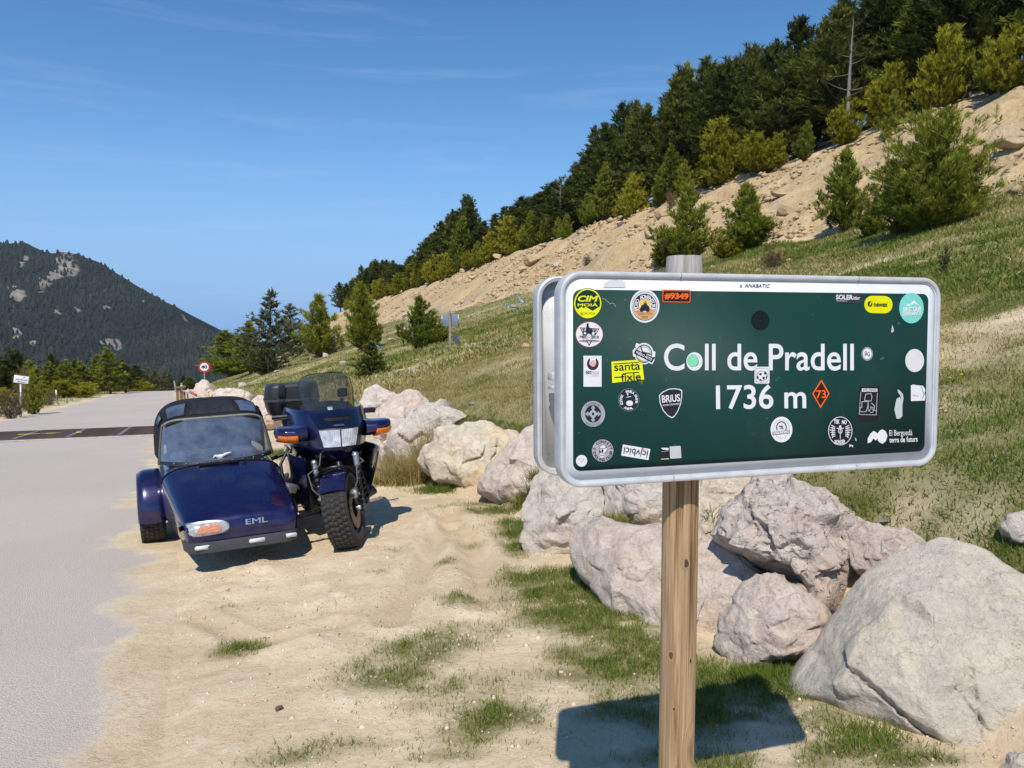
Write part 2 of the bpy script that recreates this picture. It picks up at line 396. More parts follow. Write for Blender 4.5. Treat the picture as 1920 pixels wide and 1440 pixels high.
def axis(parts):
    out = [parts[0][0]]
    for a, b, st, gr in parts:
        x, h = a, st
        while x < b - h * .5:
            x = x + h; h = min(h * gr, 3.0); out.append(x)
    return np.array(out)
S_AX = np.r_[-axis([(2.0, 8, .12, 1.1)])[::-1] + 3.4, axis([(1.45, 8.0, .036, 1.0), (8.0, 340, .036, 1.0135)])]
N_AX = np.r_[-axis([(1.0, 62, .034, 1.05)])[::-1], axis([(-.97, 3.8, .034, 1.0), (3.8, 30, .036, 1.016), (30, 78, .5, 1.05)])]
S_AX = np.unique(np.round(S_AX, 4)); N_AX = np.unique(np.round(N_AX, 4))
def grid_faces(nu, nv):
    i = np.arange(nu - 1)[None, :] + nu * np.arange(nv - 1)[:, None]; i = i.ravel()
    return np.c_[i, i + 1, i + nu + 1, i + nu]

# ---- ground material
def sand_nodes(g):
    n_big, n_mid, n_fine, n_grit = g.noise(.9, 6), g.noise(6, 8, .6), g.noise(38, 8, .68), g.noise(190, 4, .7)
    sand = g.mix(g.rng(n_mid, .3, .72), (.60, .465, .30), (.72, .59, .415))
    sand = g.mix(g.math('MULTIPLY', g.rng(n_big, .45, .7), .6), sand, (.48, .365, .225))
    pt = g.noise(2.4, 9, .7, None, .6); sand = g.mix(g.math('MULTIPLY', g.rng(pt, .54, .62), .42), sand, (.76, .65, .48))
    sand = g.mix(g.math('MULTIPLY', g.rng(pt, .44, .36), .35), sand, (.43, .32, .20))
    sand = g.mix(g.math('MULTIPLY', g.rng(n_fine, .52, .72), .45), sand, (.38, .285, .175))
    sand = g.mix(g.math('MULTIPLY', g.rng(n_grit, .58, .75), .35), sand, (.74, .63, .46))
    sand = g.mix(g.math('MULTIPLY', g.rng(n_grit, .42, .28), .40), sand, (.28, .21, .135))
    peb = g.rng(g.voro(70), .12, .2, 1, 0); sand = g.mix(g.math('MULTIPLY', peb, g.rng(n_big, .48, .62, 0, .55)), sand, (.66, .57, .45))
    cv = g.N.new('ShaderNodeVectorMath'); cv.operation = 'ADD'; g.L.new(g.tc.outputs['Object'], cv.inputs[0]); cs = g.N.new('ShaderNodeVectorMath'); cs.operation = 'SCALE'; cs.inputs['Scale'].default_value = .16
    g.L.new(g.noise(7, 4, .6, out='Color'), cs.inputs[0]); g.L.new(cs.outputs[0], cv.inputs[1])
    crk = g.voro(9, 'DISTANCE_TO_EDGE', cv.outputs[0]); cm = g.rng(n_big, .5, .6)
    sand = g.mix(g.math('MULTIPLY', g.math('MULTIPLY', g.rng(crk, .03, .008), cm), .35), sand, (.30, .22, .14))
    b = g.bump(n_mid, .4, .04); b = g.bump(pt, .3, .05, b); b = g.bump(n_fine, .7, .016, b); b = g.bump(n_grit, .6, .005, b)
    return sand, n_big, n_mid, n_fine, n_grit, b
M_GROUND, _, _ = new_mat('ground_material'); g = NT(M_GROUND)
ga, sa = g.attr('grass'), g.attr('scree')
sand, n_big, n_mid, n_fine, n_grit, b3 = sand_nodes(g)
strk = g.noise(1.0, 9, .62, g.mapping((.9, .9, .35), (0, 0, rad(22))), .6)
scr = g.mix(g.rng(strk, .32, .66), (.43, .30, .155), (.60, .45, .26))
scr = g.mix(g.math('MULTIPLY', g.rng(g.noise(.35, 6), .52, .68), .75), scr, (.42, .34, .24))
scr = g.mix(g.math('MULTIPLY', g.rng(g.noise(5, 8, .7), .56, .7), .6), scr, (.24, .165, .09))
scr = g.mix(g.math('MULTIPLY', g.rng(g.voro(3.2), .12, .3, 1, 0), .35), scr, (.60, .48, .31))
scr = g.mix(g.math('MULTIPLY', g.rng(n_fine, .55, .75), .4), scr, (.30, .215, .125))
soil = g.mix(g.rng(n_mid, .35, .7), (.15, .15, .05), (.30, .245, .12))
soil = g.mix(g.math('MULTIPLY', g.rng(n_fine, .45, .7), .6), soil, (.085, .105, .028))
sand = g.mix(g.math('MULTIPLY', g.attr('rut'), .65), sand, (.50, .385, .24)); c = g.mix(sa, sand, scr); c = g.mix(g.rng(ga, .12, .75, 0, .92), c, soil)
g.to('Base Color', c); g.b.inputs['Roughness'].default_value = .95; g.b.inputs['Specular IOR Level'].default_value = .15
b4 = g.bump(g.noise(2.2, 9, .68), .6, .22)
nm = g.N.new('ShaderNodeMix'); nm.data_type = 'VECTOR'; g.L.new(sa, nm.inputs[0]); g.L.new(b3, nm.inputs[4])
g.L.new(g.bump(n_mid, .8, .12, b4), nm.inputs[5]); g.to('Normal', nm.outputs[1])

# ---- ground mesh
SS, NN = np.meshgrid(S_AX, N_AX, indexing='ij')
ZZ = terrain(SS, NN); XX, YY = to_xy(SS, NN)
nb_ = wall_n(SS)
g_at = grass_amount(SS, NN)
s_at = sstep(17.2, 18.4, NN + .9 * fbm2(XX, YY, .5, 4, 50)) * sstep(27.5, 26.2, NN + .6 * fbm2(XX, YY, .6, 3, 51))
rut_ = np.zeros(XX.shape)
for pts, wd, dp in RUTS: rut_ = np.maximum(rut_, np.exp(-(seg_dist(XX, YY, pts) / (wd * 1.1)) ** 4) * min(1, dp / .025))
me = mesh_np('ground', np.c_[XX.ravel(), YY.ravel(), ZZ.ravel()], grid_faces(len(N_AX), len(S_AX))[:, ::-1], M_GROUND, attrs={'grass': g_at.ravel(), 'scree': s_at.ravel(), 'rut': rut_.ravel()})
tag(obj('ground', me), 'pale dusty verge, grassy bank and sandy cut slope above it', None, None, 'structure')

# ---- road
M_ROAD, _, _ = new_mat('road_material'); g = NT(M_ROAD)
asp = g.mix(g.rng(g.noise(160, 3, .7), .35, .68), (.37, .325, .285), (.62, .555, .485))
asp = g.mix(g.math('MULTIPLY', g.rng(g.voro(130), .05, .3, 1, 0), .5), asp, (.68, .62, .55))
asp = g.mix(g.math('MULTIPLY', g.rng(g.noise(.5, 5), .45, .7), .35), asp, (.56, .50, .435))
asp = g.mix(g.math('MULTIPLY', g.rng(g.noise(1.0, 5, .6, g.mapping((1.2, .12, 1), (0, 0, rad(22)))), .5, .72), .25), asp, (.46, .405, .355))
cv = g.N.new('ShaderNodeVectorMath'); cv.operation = 'ADD'; g.L.new(g.tc.outputs['Object'], cv.inputs[0]); cs = g.N.new('ShaderNodeVectorMath'); cs.operation = 'SCALE'; cs.inputs['Scale'].default_value = .5
g.L.new(g.noise(2.2, 5, .65, out='Color'), cs.inputs[0]); g.L.new(cs.outputs[0], cv.inputs[1])
asp = g.mix(g.math('MULTIPLY', g.rng(g.noise(.22, 3, .5, g.mapping((1.2, .5, 1), (0, 0, rad(22)))), .52, .56), .16), asp, (.36, .325, .29))
asp = g.mix(g.math('MULTIPLY', g.rng(g.noise(1.3, 8, .7, None, .5), .60, .70), .45), asp, (.66, .54, .38))
e = g.attr('edge'); sm = g.math('ADD', e, g.math('MULTIPLY', g.math('SUBTRACT', g.noise(1.3, 8, .62), .5), 2.0))
sm = g.math('ADD', sm, g.math('MULTIPLY', g.math('SUBTRACT', g.noise(45, 5, .7), .5), .5))
sd_c, _, _, _, _, b3 = sand_nodes(g)
msk = g.rng(sm, .42, .66, 0, 1); g.to('Base Color', g.mix(msk, asp, sd_c)); g.b.inputs['Roughness'].default_value = .9; g.b.inputs['Specular IOR Level'].default_value = .2
nm = g.N.new('ShaderNodeMix'); nm.data_type = 'VECTOR'; g.L.new(msk, nm.inputs[0]); g.L.new(g.bump(g.noise(170, 3, .7), .7, .006, g.bump(g.voro(120), .5, .006)), nm.inputs[4]); g.L.new(b3, nm.inputs[5]); g.to('Normal', nm.outputs[1])
rs = axis([(-6, 8, .12, 1.0), (8, 150, .12, 1.02)]); rn = np.linspace(0, 1, 40)
RS, RT = np.meshgrid(rs, rn, indexing='ij'); RN = road_l(RS) + (road_r(RS) + .75 - road_l(RS)) * RT
RX, RY = to_xy(RS, RN); RZ = drop(RS) + .012 * fbm2(RX, RY, .5, 3, 60) * (1 - sstep(.85, 1, RT)) - .02 * sstep(.9, 1, RT)
dr_ = road_r(RS) + .1 - RN
edge = sstep(.72, -.25, dr_) * .98 + .30 * sstep(.35, 0, RN - road_l(RS)) + .25 * sstep(12, 16, RS) * sstep(2.2, .2, dr_)
me = mesh_np('road', np.c_[RX.ravel(), RY.ravel(), RZ.ravel()], grid_faces(len(rn), len(rs))[:, ::-1], M_ROAD, attrs={'edge': edge.ravel()})
tag(obj('road', me), 'pale worn asphalt road dusted with sand along its edge', None, None, 'structure')
M_VAL = mat('valley_material', (.045, .055, .028), .95, vary=.4, scale=.02)
vb = MB(); vb.box((-900, 1900, -122), (7000, 5000, 2)); tag(vb.build('valley_floor', M_VAL, None, False), None, None, None, 'structure')

# ---- far mountain with its forest
MD = 1700.0
sky_u = [-900, -600, -350, -150, 0, 60, 95, 112, 130, 145, 190, 250, 310, 335, 345, 352, 400, 440, 520, 700, 1000]
sky_v = [600, 540, 500, 470, 457, 459, 476, 477, 473, 477, 492, 530, 566, 577, 590, 604, 627, 640, 662, 700, 740]
mx = np.linspace(-2300, 60, 330); mb = np.r_[np.linspace(0, 1, 130), np.linspace(1.03, 1.9, 16)]
MX, MBb = np.meshgrid(mx, mb, indexing='xy')
us = 960 + MX / MD * F_PX
rz = CAM_H + (HOR - np.interp(us, sky_u, sky_v)) / F_PX * MD
yy = 760 + (MD - 760) * MBb + 70 * fbm2(MX, MBb * 900, .004, 3, 3) * np.clip(4 * MBb * (1 - MBb), 0, 1)
base = -118.0
prof = np.where(MBb <= 1, np.clip(MBb, 0, 1) ** 1.08, 1 - (MBb - 1) * .9)
gul = fbm2(MX * 1.6, MBb * 220, .010, 5, 77)
MZ = base + (rz - base) * prof + 26 * gul * np.clip(4 * MBb * (1 - MBb), 0, 1) + 3.0 * fbm2(MX, MBb * 900, .05, 3, 5)
Pm = np.c_[MX.ravel(), yy.ravel(), MZ.ravel()]; pu, pv = project(Pm)
OUT = [(122, 492, 20, 20), (132, 508, 22, 14), (84, 532, 17, 17), (105, 518, 16, 9), (38, 552, 16, 11), (25, 540, 10, 6), (208, 640, 18, 7), (222, 650, 14, 5), (346, 592, 7, 14),
       (36, 628, 10, 10), (108, 585, 8, 5), (148, 582, 6, 6), (198, 576, 12, 5), (270, 566, 5, 5), (52, 484, 10, 6), (66, 642, 6, 5), (156, 535, 4, 4), (28, 574, 4, 4), (40, 498, 9, 5)]
rk = np.zeros(len(Pm))
for u, v, a, b in OUT: rk = np.maximum(rk, 1.25 - (((pu - u) / a) ** 2 + ((pv - v) / b) ** 2))
rk = np.clip(rk * 1.0 + 1.25 * fbm(np.c_[pu * .16, pv * .10, pu * 0], 5, .6) * (rk > .02), 0, 1) * (MBb.ravel() < 1.02)
Pm[:, 1] -= rk * 14; Pm[:, 2] += rk * 8 * fbm(np.c_[pu * .25, pv * .12, pu * 0], 3)
M_MTN, _, _ = new_mat('mountain_material'); g = NT(M_MTN)
fo = g.mix(g.rng(g.noise(.06, 6), .35, .7), (.015, .023, .017), (.040, .043, .030))
ro = g.mix(g.rng(g.noise(.05, 8, .7, g.mapping((1, 1, .5))), .35, .68), (.13, .115, .10), (.46, .39, .32))
g.to('Base Color', g.mix(g.rng(g.attr('rock'), .3, .55), fo, ro)); g.b.inputs['Roughness'].default_value = 1; g.b.inputs['Specular IOR Level'].default_value = 0
g.to('Normal', g.bump(g.noise(.12, 6, .7), .9, 7))
me = mesh_np('mountain', Pm, grid_faces(len(mx), len(mb)), M_MTN, attrs={'rock': rk})
tag(obj('mountain', me), 'dark forested mountain with pale rock outcrops across the valley', None, None, 'structure')
M_FAR, _, _ = new_mat('far_forest_material'); g = NT(M_FAR)
g.to('Base Color', g.ramp(g.attr('hue'), [(0, (.013, .019, .014)), (.6, (.026, .034, .023)), (1, (.048, .050, .032))])); g.b.inputs['Roughness'].default_value = 1; g.b.inputs['Specular IOR Level'].default_value = 0
nT = 36000
ti = RNG.uniform(0, len(mb) - 18, nT); tj = RNG.uniform(0, len(mx) - 1.01, nT)
i0, j0 = ti.astype(int), tj.astype(int); fi, fj = (ti - i0)[:, None], (tj - j0)[:, None]
G = Pm.reshape(len(mb), len(mx), 3); Rk = rk.reshape(len(mb), len(mx))
tp = (G[i0, j0] * (1 - fi) + G[i0 + 1, j0] * fi) * (1 - fj) + (G[i0, j0 + 1] * (1 - fi) + G[i0 + 1, j0 + 1] * fi) * fj
tu, tv = project(tp)
keep = (Rk[i0, j0] < .40 + .75 * RNG.random(nT)) & (tu > -260) & (tu < 620) & (tv < 780); tp = tp[keep]; nT = len(tp)
hh = RNG.uniform(6, 13, nT) ; rr_ = hh * RNG.uniform(.22, .36, nT)
K6 = 6; an = np.arange(K6) / K6 * 2 * np.pi
V = np.zeros((nT, K6 * 2 + 1, 3))
for k in range(K6):
    jit = RNG.uniform(.75, 1.25, nT)
    V[:, k] = tp + np.c_[np.cos(an[k]) * rr_ * jit, np.sin(an[k]) * rr_ * jit, hh * .15 - 1.5]
    V[:, K6 + k] = tp + np.c_[np.cos(an[k]) * rr_ * .68 * jit, np.sin(an[k]) * rr_ * .68 * jit, hh * .62 * jit - 1.5]
V[:, -1] = tp + np.c_[np.zeros(nT), np.zeros(nT), hh - 1.5]
f1 = [[k, (k + 1) % K6, K6 + (k + 1) % K6] for k in range(K6)] + [[k, K6 + (k + 1) % K6, K6 + k] for k in range(K6)] + [[K6 + k, K6 + (k + 1) % K6, 2 * K6] for k in range(K6)]
Fc = (np.array(f1)[None] + (np.arange(nT) * (2 * K6 + 1))[:, None, None]).reshape(-1, 3)
hue = np.clip(.45 + .35 * fbm(np.c_[tp[:, 0] * .012, tp[:, 2] * .02, tp[:, 1] * 0], 4) + RNG.normal(0, .16, nT), 0, 1)
me = mesh_np('mountain_forest', V.reshape(-1, 3), Fc, M_FAR, smooth=False, attrs={'hue': np.repeat(hue, 2 * K6 + 1)})
tag(obj('mountain_forest', me), 'far dark forest covering the mountain across the valley', 'forest', None, 'stuff')

# ---- thin mountain air between here and the far slope
M_HAZE = bpy.data.materials.new('mountain_haze'); M_HAZE.use_nodes = True; hn = M_HAZE.node_tree
hn.nodes.remove(hn.nodes['Principled BSDF']); hv_ = hn.nodes.new('ShaderNodeVolumePrincipled')
hv_.inputs['Color'].default_value = (.72, .84, 1.0, 1); hv_.inputs['Density'].default_value = HAZE; hv_.inputs['Anisotropy'].default_value = .0
hn.links.new(hv_.outputs[0], hn.nodes['Material Output'].inputs['Volume'])
hb_ = MB(); hb_.box((-900, 1900, 90), (7100, 5100, 430)); tag(hb_.build('haze', M_HAZE, None, False), 'thin blue mountain air', None, None, 'stuff')
# ------------------------------------------------------------------ rocks of the retaining row
def rock_material(name, pale, dark, tint, vein=.5, pit=.0):
    m, _, _ = new_mat(name); g = NT(m)
    n0, n1, n2, n3 = g.noise(2.2, 7, .6), g.noise(7, 9, .68), g.noise(34, 8, .7), g.noise(120, 5, .7)
    c = g.mix(g.rng(n1, .34, .66), dark, pale)
    c = g.mix(g.math('MULTIPLY', g.rng(n0, .48, .66), .75), c, tint)
    c = g.mix(g.math('MULTIPLY', g.rng(n2, .55, .72), .45), c, tuple(min(1, x * 1.22) for x in pale))
    c = g.mix(g.math('MULTIPLY', g.rng(n2, .44, .30), .5), c, tuple(x * .5 for x in dark))
    v = g.voro(4.2, 'DISTANCE_TO_EDGE', vec=None); w = g.noise(5, 6, .7)
    vn = g.N.new('ShaderNodeVectorMath'); vn.operation = 'ADD'; g.L.new(g.tc.outputs['Object'], vn.inputs[0])
    nn = g.noise(6, 5, .6, out='Color'); sc = g.N.new('ShaderNodeVectorMath'); sc.operation = 'SCALE'; sc.inputs['Scale'].default_value = .34
    g.L.new(nn, sc.inputs[0]); g.L.new(sc.outputs[0], vn.inputs[1])
    v = g.voro(4.0, 'DISTANCE_TO_EDGE', vn.outputs[0])
    c = g.mix(g.math('MULTIPLY', g.math('MULTIPLY', g.rng(v, .025, .008), g.rng(w, .45, .62)), vein), c, (.66, .62, .57))
    v2 = g.voro(9.0, 'DISTANCE_TO_EDGE', vn.outputs[0])
    c = g.mix(g.math('MULTIPLY', g.math('MULTIPLY', g.rng(v2, .014, .004), g.rng(n0, .42, .6)), .6), c, (.13, .10, .08))
    wv2 = g.noise(14, 7, .75, vn.outputs[0], 1.2); c = g.mix(g.math('MULTIPLY', g.rng(wv2, .57, .66), vein), c, (.70, .655, .60))
    c = g.mix(g.math('MULTIPLY', g.rng(wv2, .42, .34), .5), c, tuple(x * .62 for x in dark))
    c = g.mix(g.math('MULTIPLY', g.rng(n3, .60, .74), .3), c, (.16, .125, .10))
    c = g.mix(g.math('MULTIPLY', g.rng(g.noise(1.1, 5, .6), .52, .68), .45), c, (tint[0] * .92, tint[1] * .80, tint[2] * .66))
    st = g.noise(1.9, 8, .7, None, 1.0); c = g.mix(g.math('MULTIPLY', g.rng(st, .55, .64), .38), c, tuple(x * .62 for x in dark))
    c = g.mix(g.math('MULTIPLY', g.rng(g.noise(3.1, 7, .65, None, .8), .57, .66), .45), c, (.60, .45, .27))
    g.to('Base Color', c); g.b.inputs['Roughness'].default_value = .92; g.b.inputs['Specular IOR Level'].default_value = .25
    b = g.bump(n1, .7, .05); b = g.bump(wv2, .5, .02, b); b = g.bump(n2, .9, .016, b); b = g.bump(n3, .6, .004, b)
    b = g.bump(g.rng(v2, 0, .03), .5, .006, b)
    if pit: b = g.bump(g.rng(g.voro(15, vec=vn.outputs[0]), .05, .35), pit, .03, b)
    g.to('Normal', b); return m
RK_PINK = rock_material('pink_limestone', (0.7, 0.59, 0.505), (0.5, 0.405, 0.345), (0.66, 0.5, 0.385), .45)
RK_GREY = rock_material('grey_limestone', (0.7, 0.62, 0.54), (0.48, 0.425, 0.375), (0.64, 0.54, 0.42), .4)
RK_PIT = rock_material('pitted_limestone', (0.68, 0.59, 0.515), (0.46, 0.385, 0.335), (0.6, 0.48, 0.39), .55, .8)
RK_SLAB = rock_material('slab_limestone', (0.68, 0.605, 0.485), (0.52, 0.465, 0.395), (0.72, 0.61, 0.43), .45)
RK_OCH = rock_material('ochre_limestone', (0.74, 0.64, 0.49), (0.52, 0.445, 0.35), (0.75, 0.58, 0.33), .6)
def chips(V, nrm, npts, amp, tilt, r, w=1.0):
    """every nearest-point cell becomes its own tilted, offset facet, with a step where two meet"""
    F = V[r.integers(0, len(V), npts)]; off = r.normal(0, amp, npts); gr = r.normal(0, tilt, (npts, 3))
    Vw = V + (amp * 2.2) * np.stack([fbm(V / (amp * 14) + 3.1 * k, 3) for k in range(3)], 1)
    d = np.empty(len(V))
    for a in range(0, len(V), 4000):
        D = np.sqrt(((Vw[a:a + 4000, None] - F[None]) ** 2).sum(2)); two = np.argpartition(D, 1, axis=1)[:, :2]; r_ = np.arange(len(D))
        i1, i2 = two[:, 0], two[:, 1]; d1, d2 = D[r_, i1], D[r_, i2]; sw_ = d1 > d2; i1, i2 = np.where(sw_, i2, i1), np.where(sw_, i1, i2)
        t = .5 + .5 * np.clip(np.abs(d2 - d1) / (amp * 1.6), 0, 1); vv = V[a:a + 4000]
        e1 = off[i1] + ((vv - F[i1]) * gr[i1]).sum(1); e2 = off[i2] + ((vv - F[i2]) * gr[i2]).sum(1); d[a:a + 4000] = e1 * t + e2 * (1 - t)
    return V + nrm * (np.clip(d, -3 * amp, 3 * amp) * w)[:, None]
def rock(name, label, poly, lean, face, bulge, thick, mt, M=110, K=34, seed=0, facets=9, rough=.022, group='boulders of the roadside retaining row', base=None, pits=0., cracks=(), depth_at=None, grow=1.10, rug=1.0):
    """outline read from the photograph on a leaning face through the rock's foot; grown to a solid with its own depth"""
    r = np.random.default_rng(seed + 100)
    poly = np.array(poly, float)
    k = int(np.argmax(poly[:, 1])) if base is None else base
    p0 = depth_at if depth_at is not None else hit(*poly[k])
    p0 = np.array(p0)
    c2 = poly.mean(0); vd = -ray(*c2); vd /= np.linalg.norm(vd)
    nv = face * np.array([-TC, -TS, 0]) + (1 - face) * np.array([vd[0], vd[1], 0]); nv /= np.linalg.norm(nv)
    nv = nv * math.cos(lean) + np.array([0, 0, 1]) * math.sin(lean)
    ax = np.cross([0, 0, 1], nv); ax /= np.linalg.norm(ax); ay = np.cross(nv, ax)
    poly = c2 + (poly - c2) * grow
    # resample the outline
    P = np.r_[poly, poly[:1]]; L = np.r_[0, np.cumsum(np.hypot(*np.diff(P, axis=0).T))]
    tt = np.linspace(0, L[-1], M, endpoint=False); pts = np.c_[np.interp(tt, L, P[:, 0]), np.interp(tt, L, P[:, 1])]
    for _ in range(1 if M < 140 else 2): pts = .25 * np.roll(pts, 1, 0) + .5 * pts + .25 * np.roll(pts, -1, 0)
    W = []
    for u, v in pts:
        d = ray(u, v); t = ((p0 - CP) @ nv) / (d @ nv); W.append(CP + t * d)
    W = np.array(W); c = W.mean(0)
    size = math.sqrt(np.ptp((W - c) @ ax) * np.ptp((W - c) @ ay))
    V = []
    for sgn, amt, kk in ((1, bulge, K), (-1, thick, max(8, K // 3))):
        for i in range(kk + 1):
            ph = (i / kk) * math.pi / 2
            rr = math.cos(ph) ** (.62 if sgn > 0 else .55) if i < kk else 0
            h = math.sin(ph) ** (.62 if sgn > 0 else .8)
            if sgn < 0 and i == 0: continue
            V.append(c + (W - c) * rr + nv * sgn * amt * h)
    nr = len(V)
    order = list(range(K, -1, -1)) + list(range(K + 1, nr))       # front centre ... rim ... back centre
    V = np.array([V[i] for i in order]).reshape(-1, 3)
    nrm = V - c; nrm /= np.linalg.norm(nrm, axis=1)[:, None] + 1e-9
    front = np.repeat([1.0 if i <= K else .4 for i in range(nr)], M)
    rim = np.repeat([1 - abs(i - K) / K if i <= K else 1 - (i - K) / (nr - K) for i in range(nr)], M)
    for j in range(facets + 16):
        a = r.uniform(0, 2 * math.pi); tl = r.uniform(.12, .75) if j < facets else r.uniform(.3, 1.15)
        nj = nv * math.cos(tl) + (ax * math.cos(a) + ay * math.sin(a)) * math.sin(tl)
        dt = (V - c) @ nj; dj = dt.max() * (r.uniform(.62, .9) if j < facets else r.uniform(.84, .97))
        over = np.clip(dt - dj, 0, None); V = V - nj * (over * .88)[:, None] * np.clip(1.15 - rim, 0, 1)[:, None] ** .35
    q = V / size
    d = .030 * fbm(q * 2.6 + seed, 3) + .008 * fbm(q * 7 + seed * 2, 4, .5)
    rd = 1 - np.abs(fbm(q * 4.2 + seed * 3, 4, .55)) * 2.2; d += .010 * rd
    V = V + nrm * (d * size * (.55 + .45 * front))[:, None]
    V = chips(V, nrm, 26, .017 * size, .18, r, (.4 + .6 * front) * rug)
    V = chips(V, nrm, 120, .0060 * size, .12, r, front * rug)
    q2 = V
    V = V + nrm * (rough * .55 * fbm(q2 * 9 + seed, 4, .5) + rough * .22 * fbm(q2 * 28, 3, .6))[:, None]
    if pits:
        pn = fbm(q2 * 11 + 5, 3); V = V - nrm * (pits * np.clip(pn - .12, 0, .5))[:, None]
    for (cpts, cw, cdp) in cracks:
        u, v = project(V); dd = seg_dist(u, v, cpts) + 7 * fbm(np.c_[u * .05, v * .05, u * 0], 3)
        m = np.exp(-(dd / cw) ** 2) * front; V = V - nv * (m * cdp)[:, None]
    org = np.array([c[0], c[1], c[2] - size * .4])
    idx = np.arange(M)
    Fc = np.concatenate([np.c_[i * M + idx, i * M + (idx + 1) % M, (i + 1) * M + (idx + 1) % M, (i + 1) * M + idx] for i in range(nr - 1)])
    me = mesh_np(name, V - org, Fc[:, ::-1], mt)
    o = obj(name, me); o.location = org
    return tag(o, label, 'boulder', group)
rock('boulder', 'huge smooth buff slab with a long diagonal crack at bottom right', [(1472, 1268), (1492, 1235), (1556, 1150), (1620, 1085), (1700, 1035), (1780, 1006), (1850, 1022), (1910, 1075), (1950, 1180), (1990, 1300), (2000, 1470), (1900, 1440), (1800, 1412), (1700, 1390), (1620, 1345), (1560, 1312), (1490, 1300)],
     rad(38), .25, .16, .55, RK_SLAB, 220, 80, 3, 7, .012, base=15, rug=.38, grow=1.06, cracks=[([(1590, 1250), (1640, 1290), (1700, 1345), (1760, 1395)], 3.2, .045), ([(1790, 1290), (1830, 1340), (1870, 1390)], 2.6, .022), ([(1820, 1255), (1835, 1350), (1840, 1395)], 2.4, .018)])
rock('boulder', 'deeply pitted angular boulder resting above the pink slab right of the post', [(1328, 1000), (1345, 968), (1390, 922), (1465, 893), (1512, 910), (1560, 948), (1592, 985), (1598, 1030), (1583, 1090), (1557, 1142), (1530, 1137), (1490, 1072), (1440, 1056), (1385, 1032), (1350, 1012)],
     rad(30), .3, .20, .45, RK_PIT, 190, 64, 9, 8, .020, pits=.075, rug=1.25, grow=1.06, depth_at=hit(1545, 1255) + Vector((0.05, .10, .12)))
rock('boulder', 'small pale wedge boulder between the pitted boulder and the huge slab', [(1597, 985), (1615, 979), (1642, 998), (1700, 1000), (1740, 1018), (1700, 1047), (1640, 1072), (1606, 1062), (1592, 1020)],
     rad(35), .3, .08, .25, RK_PINK, 100, 30, 14, 6, .010, depth_at=hit(1640, 1066) + Vector((-.01, -.10, .10)), grow=1.14)
rock('boulder', 'low pinkish boulder under the pitted boulder, left of the huge slab', [(1350, 1197), (1368, 1150), (1395, 1110), (1440, 1090), (1490, 1104), (1532, 1142), (1538, 1182), (1502, 1222), (1440, 1245), (1385, 1235)],
     rad(30), .3, .14, .35, RK_PINK, 130, 40, 21, 7, .016, grow=1.16)
rock('boulder', 'broad pink slab boulder directly behind the wooden post', [(1070, 1060), (1085, 1003), (1113, 976), (1180, 983), (1250, 1000), (1300, 1008), (1375, 1050), (1425, 1092), (1385, 1135), (1350, 1200), (1310, 1198), (1250, 1190), (1190, 1150), (1120, 1102)],
     rad(34), .45, .12, .45, RK_PINK, 170, 54, 5, 7, .015, base=12, rug=.75, grow=1.14)
rock('boulder', 'grey and pink upright boulder beneath the left end of the green sign', [(993, 955), (1008, 910), (1038, 880), (1100, 880), (1140, 905), (1135, 950), (1100, 990), (1078, 1030), (1030, 1036), (1000, 1026)],
     rad(25), .4, .14, .4, RK_GREY, 130, 40, 30, 8, .018, grow=1.18)
rock('boulder', 'pale boulder half hidden under the sign, left of the post', [(1136, 905), (1150, 885), (1240, 885), (1262, 930), (1245, 980), (1182, 978), (1146, 957)],
     rad(30), .4, .14, .5, RK_GREY, 110, 34, 33, 7, .014, depth_at=at(1200, 985, 5.2), grow=1.28)
rock('boulder', 'pale ochre boulder under the sign just right of the post', [(1268, 905), (1300, 880), (1392, 880), (1410, 905), (1392, 930), (1350, 975), (1335, 1012), (1298, 1012), (1268, 985)],
     rad(30), .4, .16, .5, RK_OCH, 120, 36, 36, 7, .016, depth_at=at(1320, 1030, 4.9), grow=1.28)
rock('boulder', 'grey wedge boulder undercut at its foot, left of the back sign panel', [(903, 908), (920, 880), (972, 826), (1010, 806), (1060, 850), (1050, 890), (1012, 925), (975, 941), (940, 932)],
     rad(34), .45, .13, .4, RK_PINK, 120, 36, 40, 6, .014, base=7, grow=1.16)
rock('boulder', 'whitish ochre-streaked boulder in the middle of the row', [(785, 858), (803, 835), (850, 808), (900, 790), (952, 804), (975, 825), (925, 878), (897, 906), (860, 906), (815, 892)],
     rad(32), .45, .14, .45, RK_OCH, 120, 36, 44, 7, .018)
rock('boulder', 'large smooth grey boulder right of the motorcycle headlight', [(712, 870), (722, 835), (770, 795), (800, 760), (850, 768), (874, 778), (852, 795), (815, 830), (770, 858), (730, 872)],
     rad(30), .4, .16, .6, RK_GREY, 110, 32, 48, 6, .016, depth_at=hit(735, 888))
rock('boulder', 'rounded pale boulder behind the right turn signal', [(690, 810), (705, 780), (725, 757), (765, 733), (792, 744), (802, 757), (765, 790), (735, 830), (700, 835)],
     rad(30), .4, .18, .6, RK_PINK, 100, 28, 52, 6, .016, depth_at=hit(720, 868) + Vector((.1, .5, 0)))
rock('boulder', 'pointed grey boulder rising behind the right handlebar', [(672, 770), (690, 740), (705, 722), (722, 728), (742, 742), (725, 765), (700, 790), (680, 790)],
     rad(24), .3, .16, .5, RK_GREY, 80, 24, 56, 7, .016, depth_at=at(700, 790, 11.2))
rock('boulder', 'pinkish boulder low beside the motorcycle fairing', [(664, 905), (680, 850), (705, 825), (722, 840), (715, 872), (702, 905)],
     rad(26), .4, .12, .4, RK_PINK, 80, 24, 58, 6, .014, depth_at=hit(690, 905))
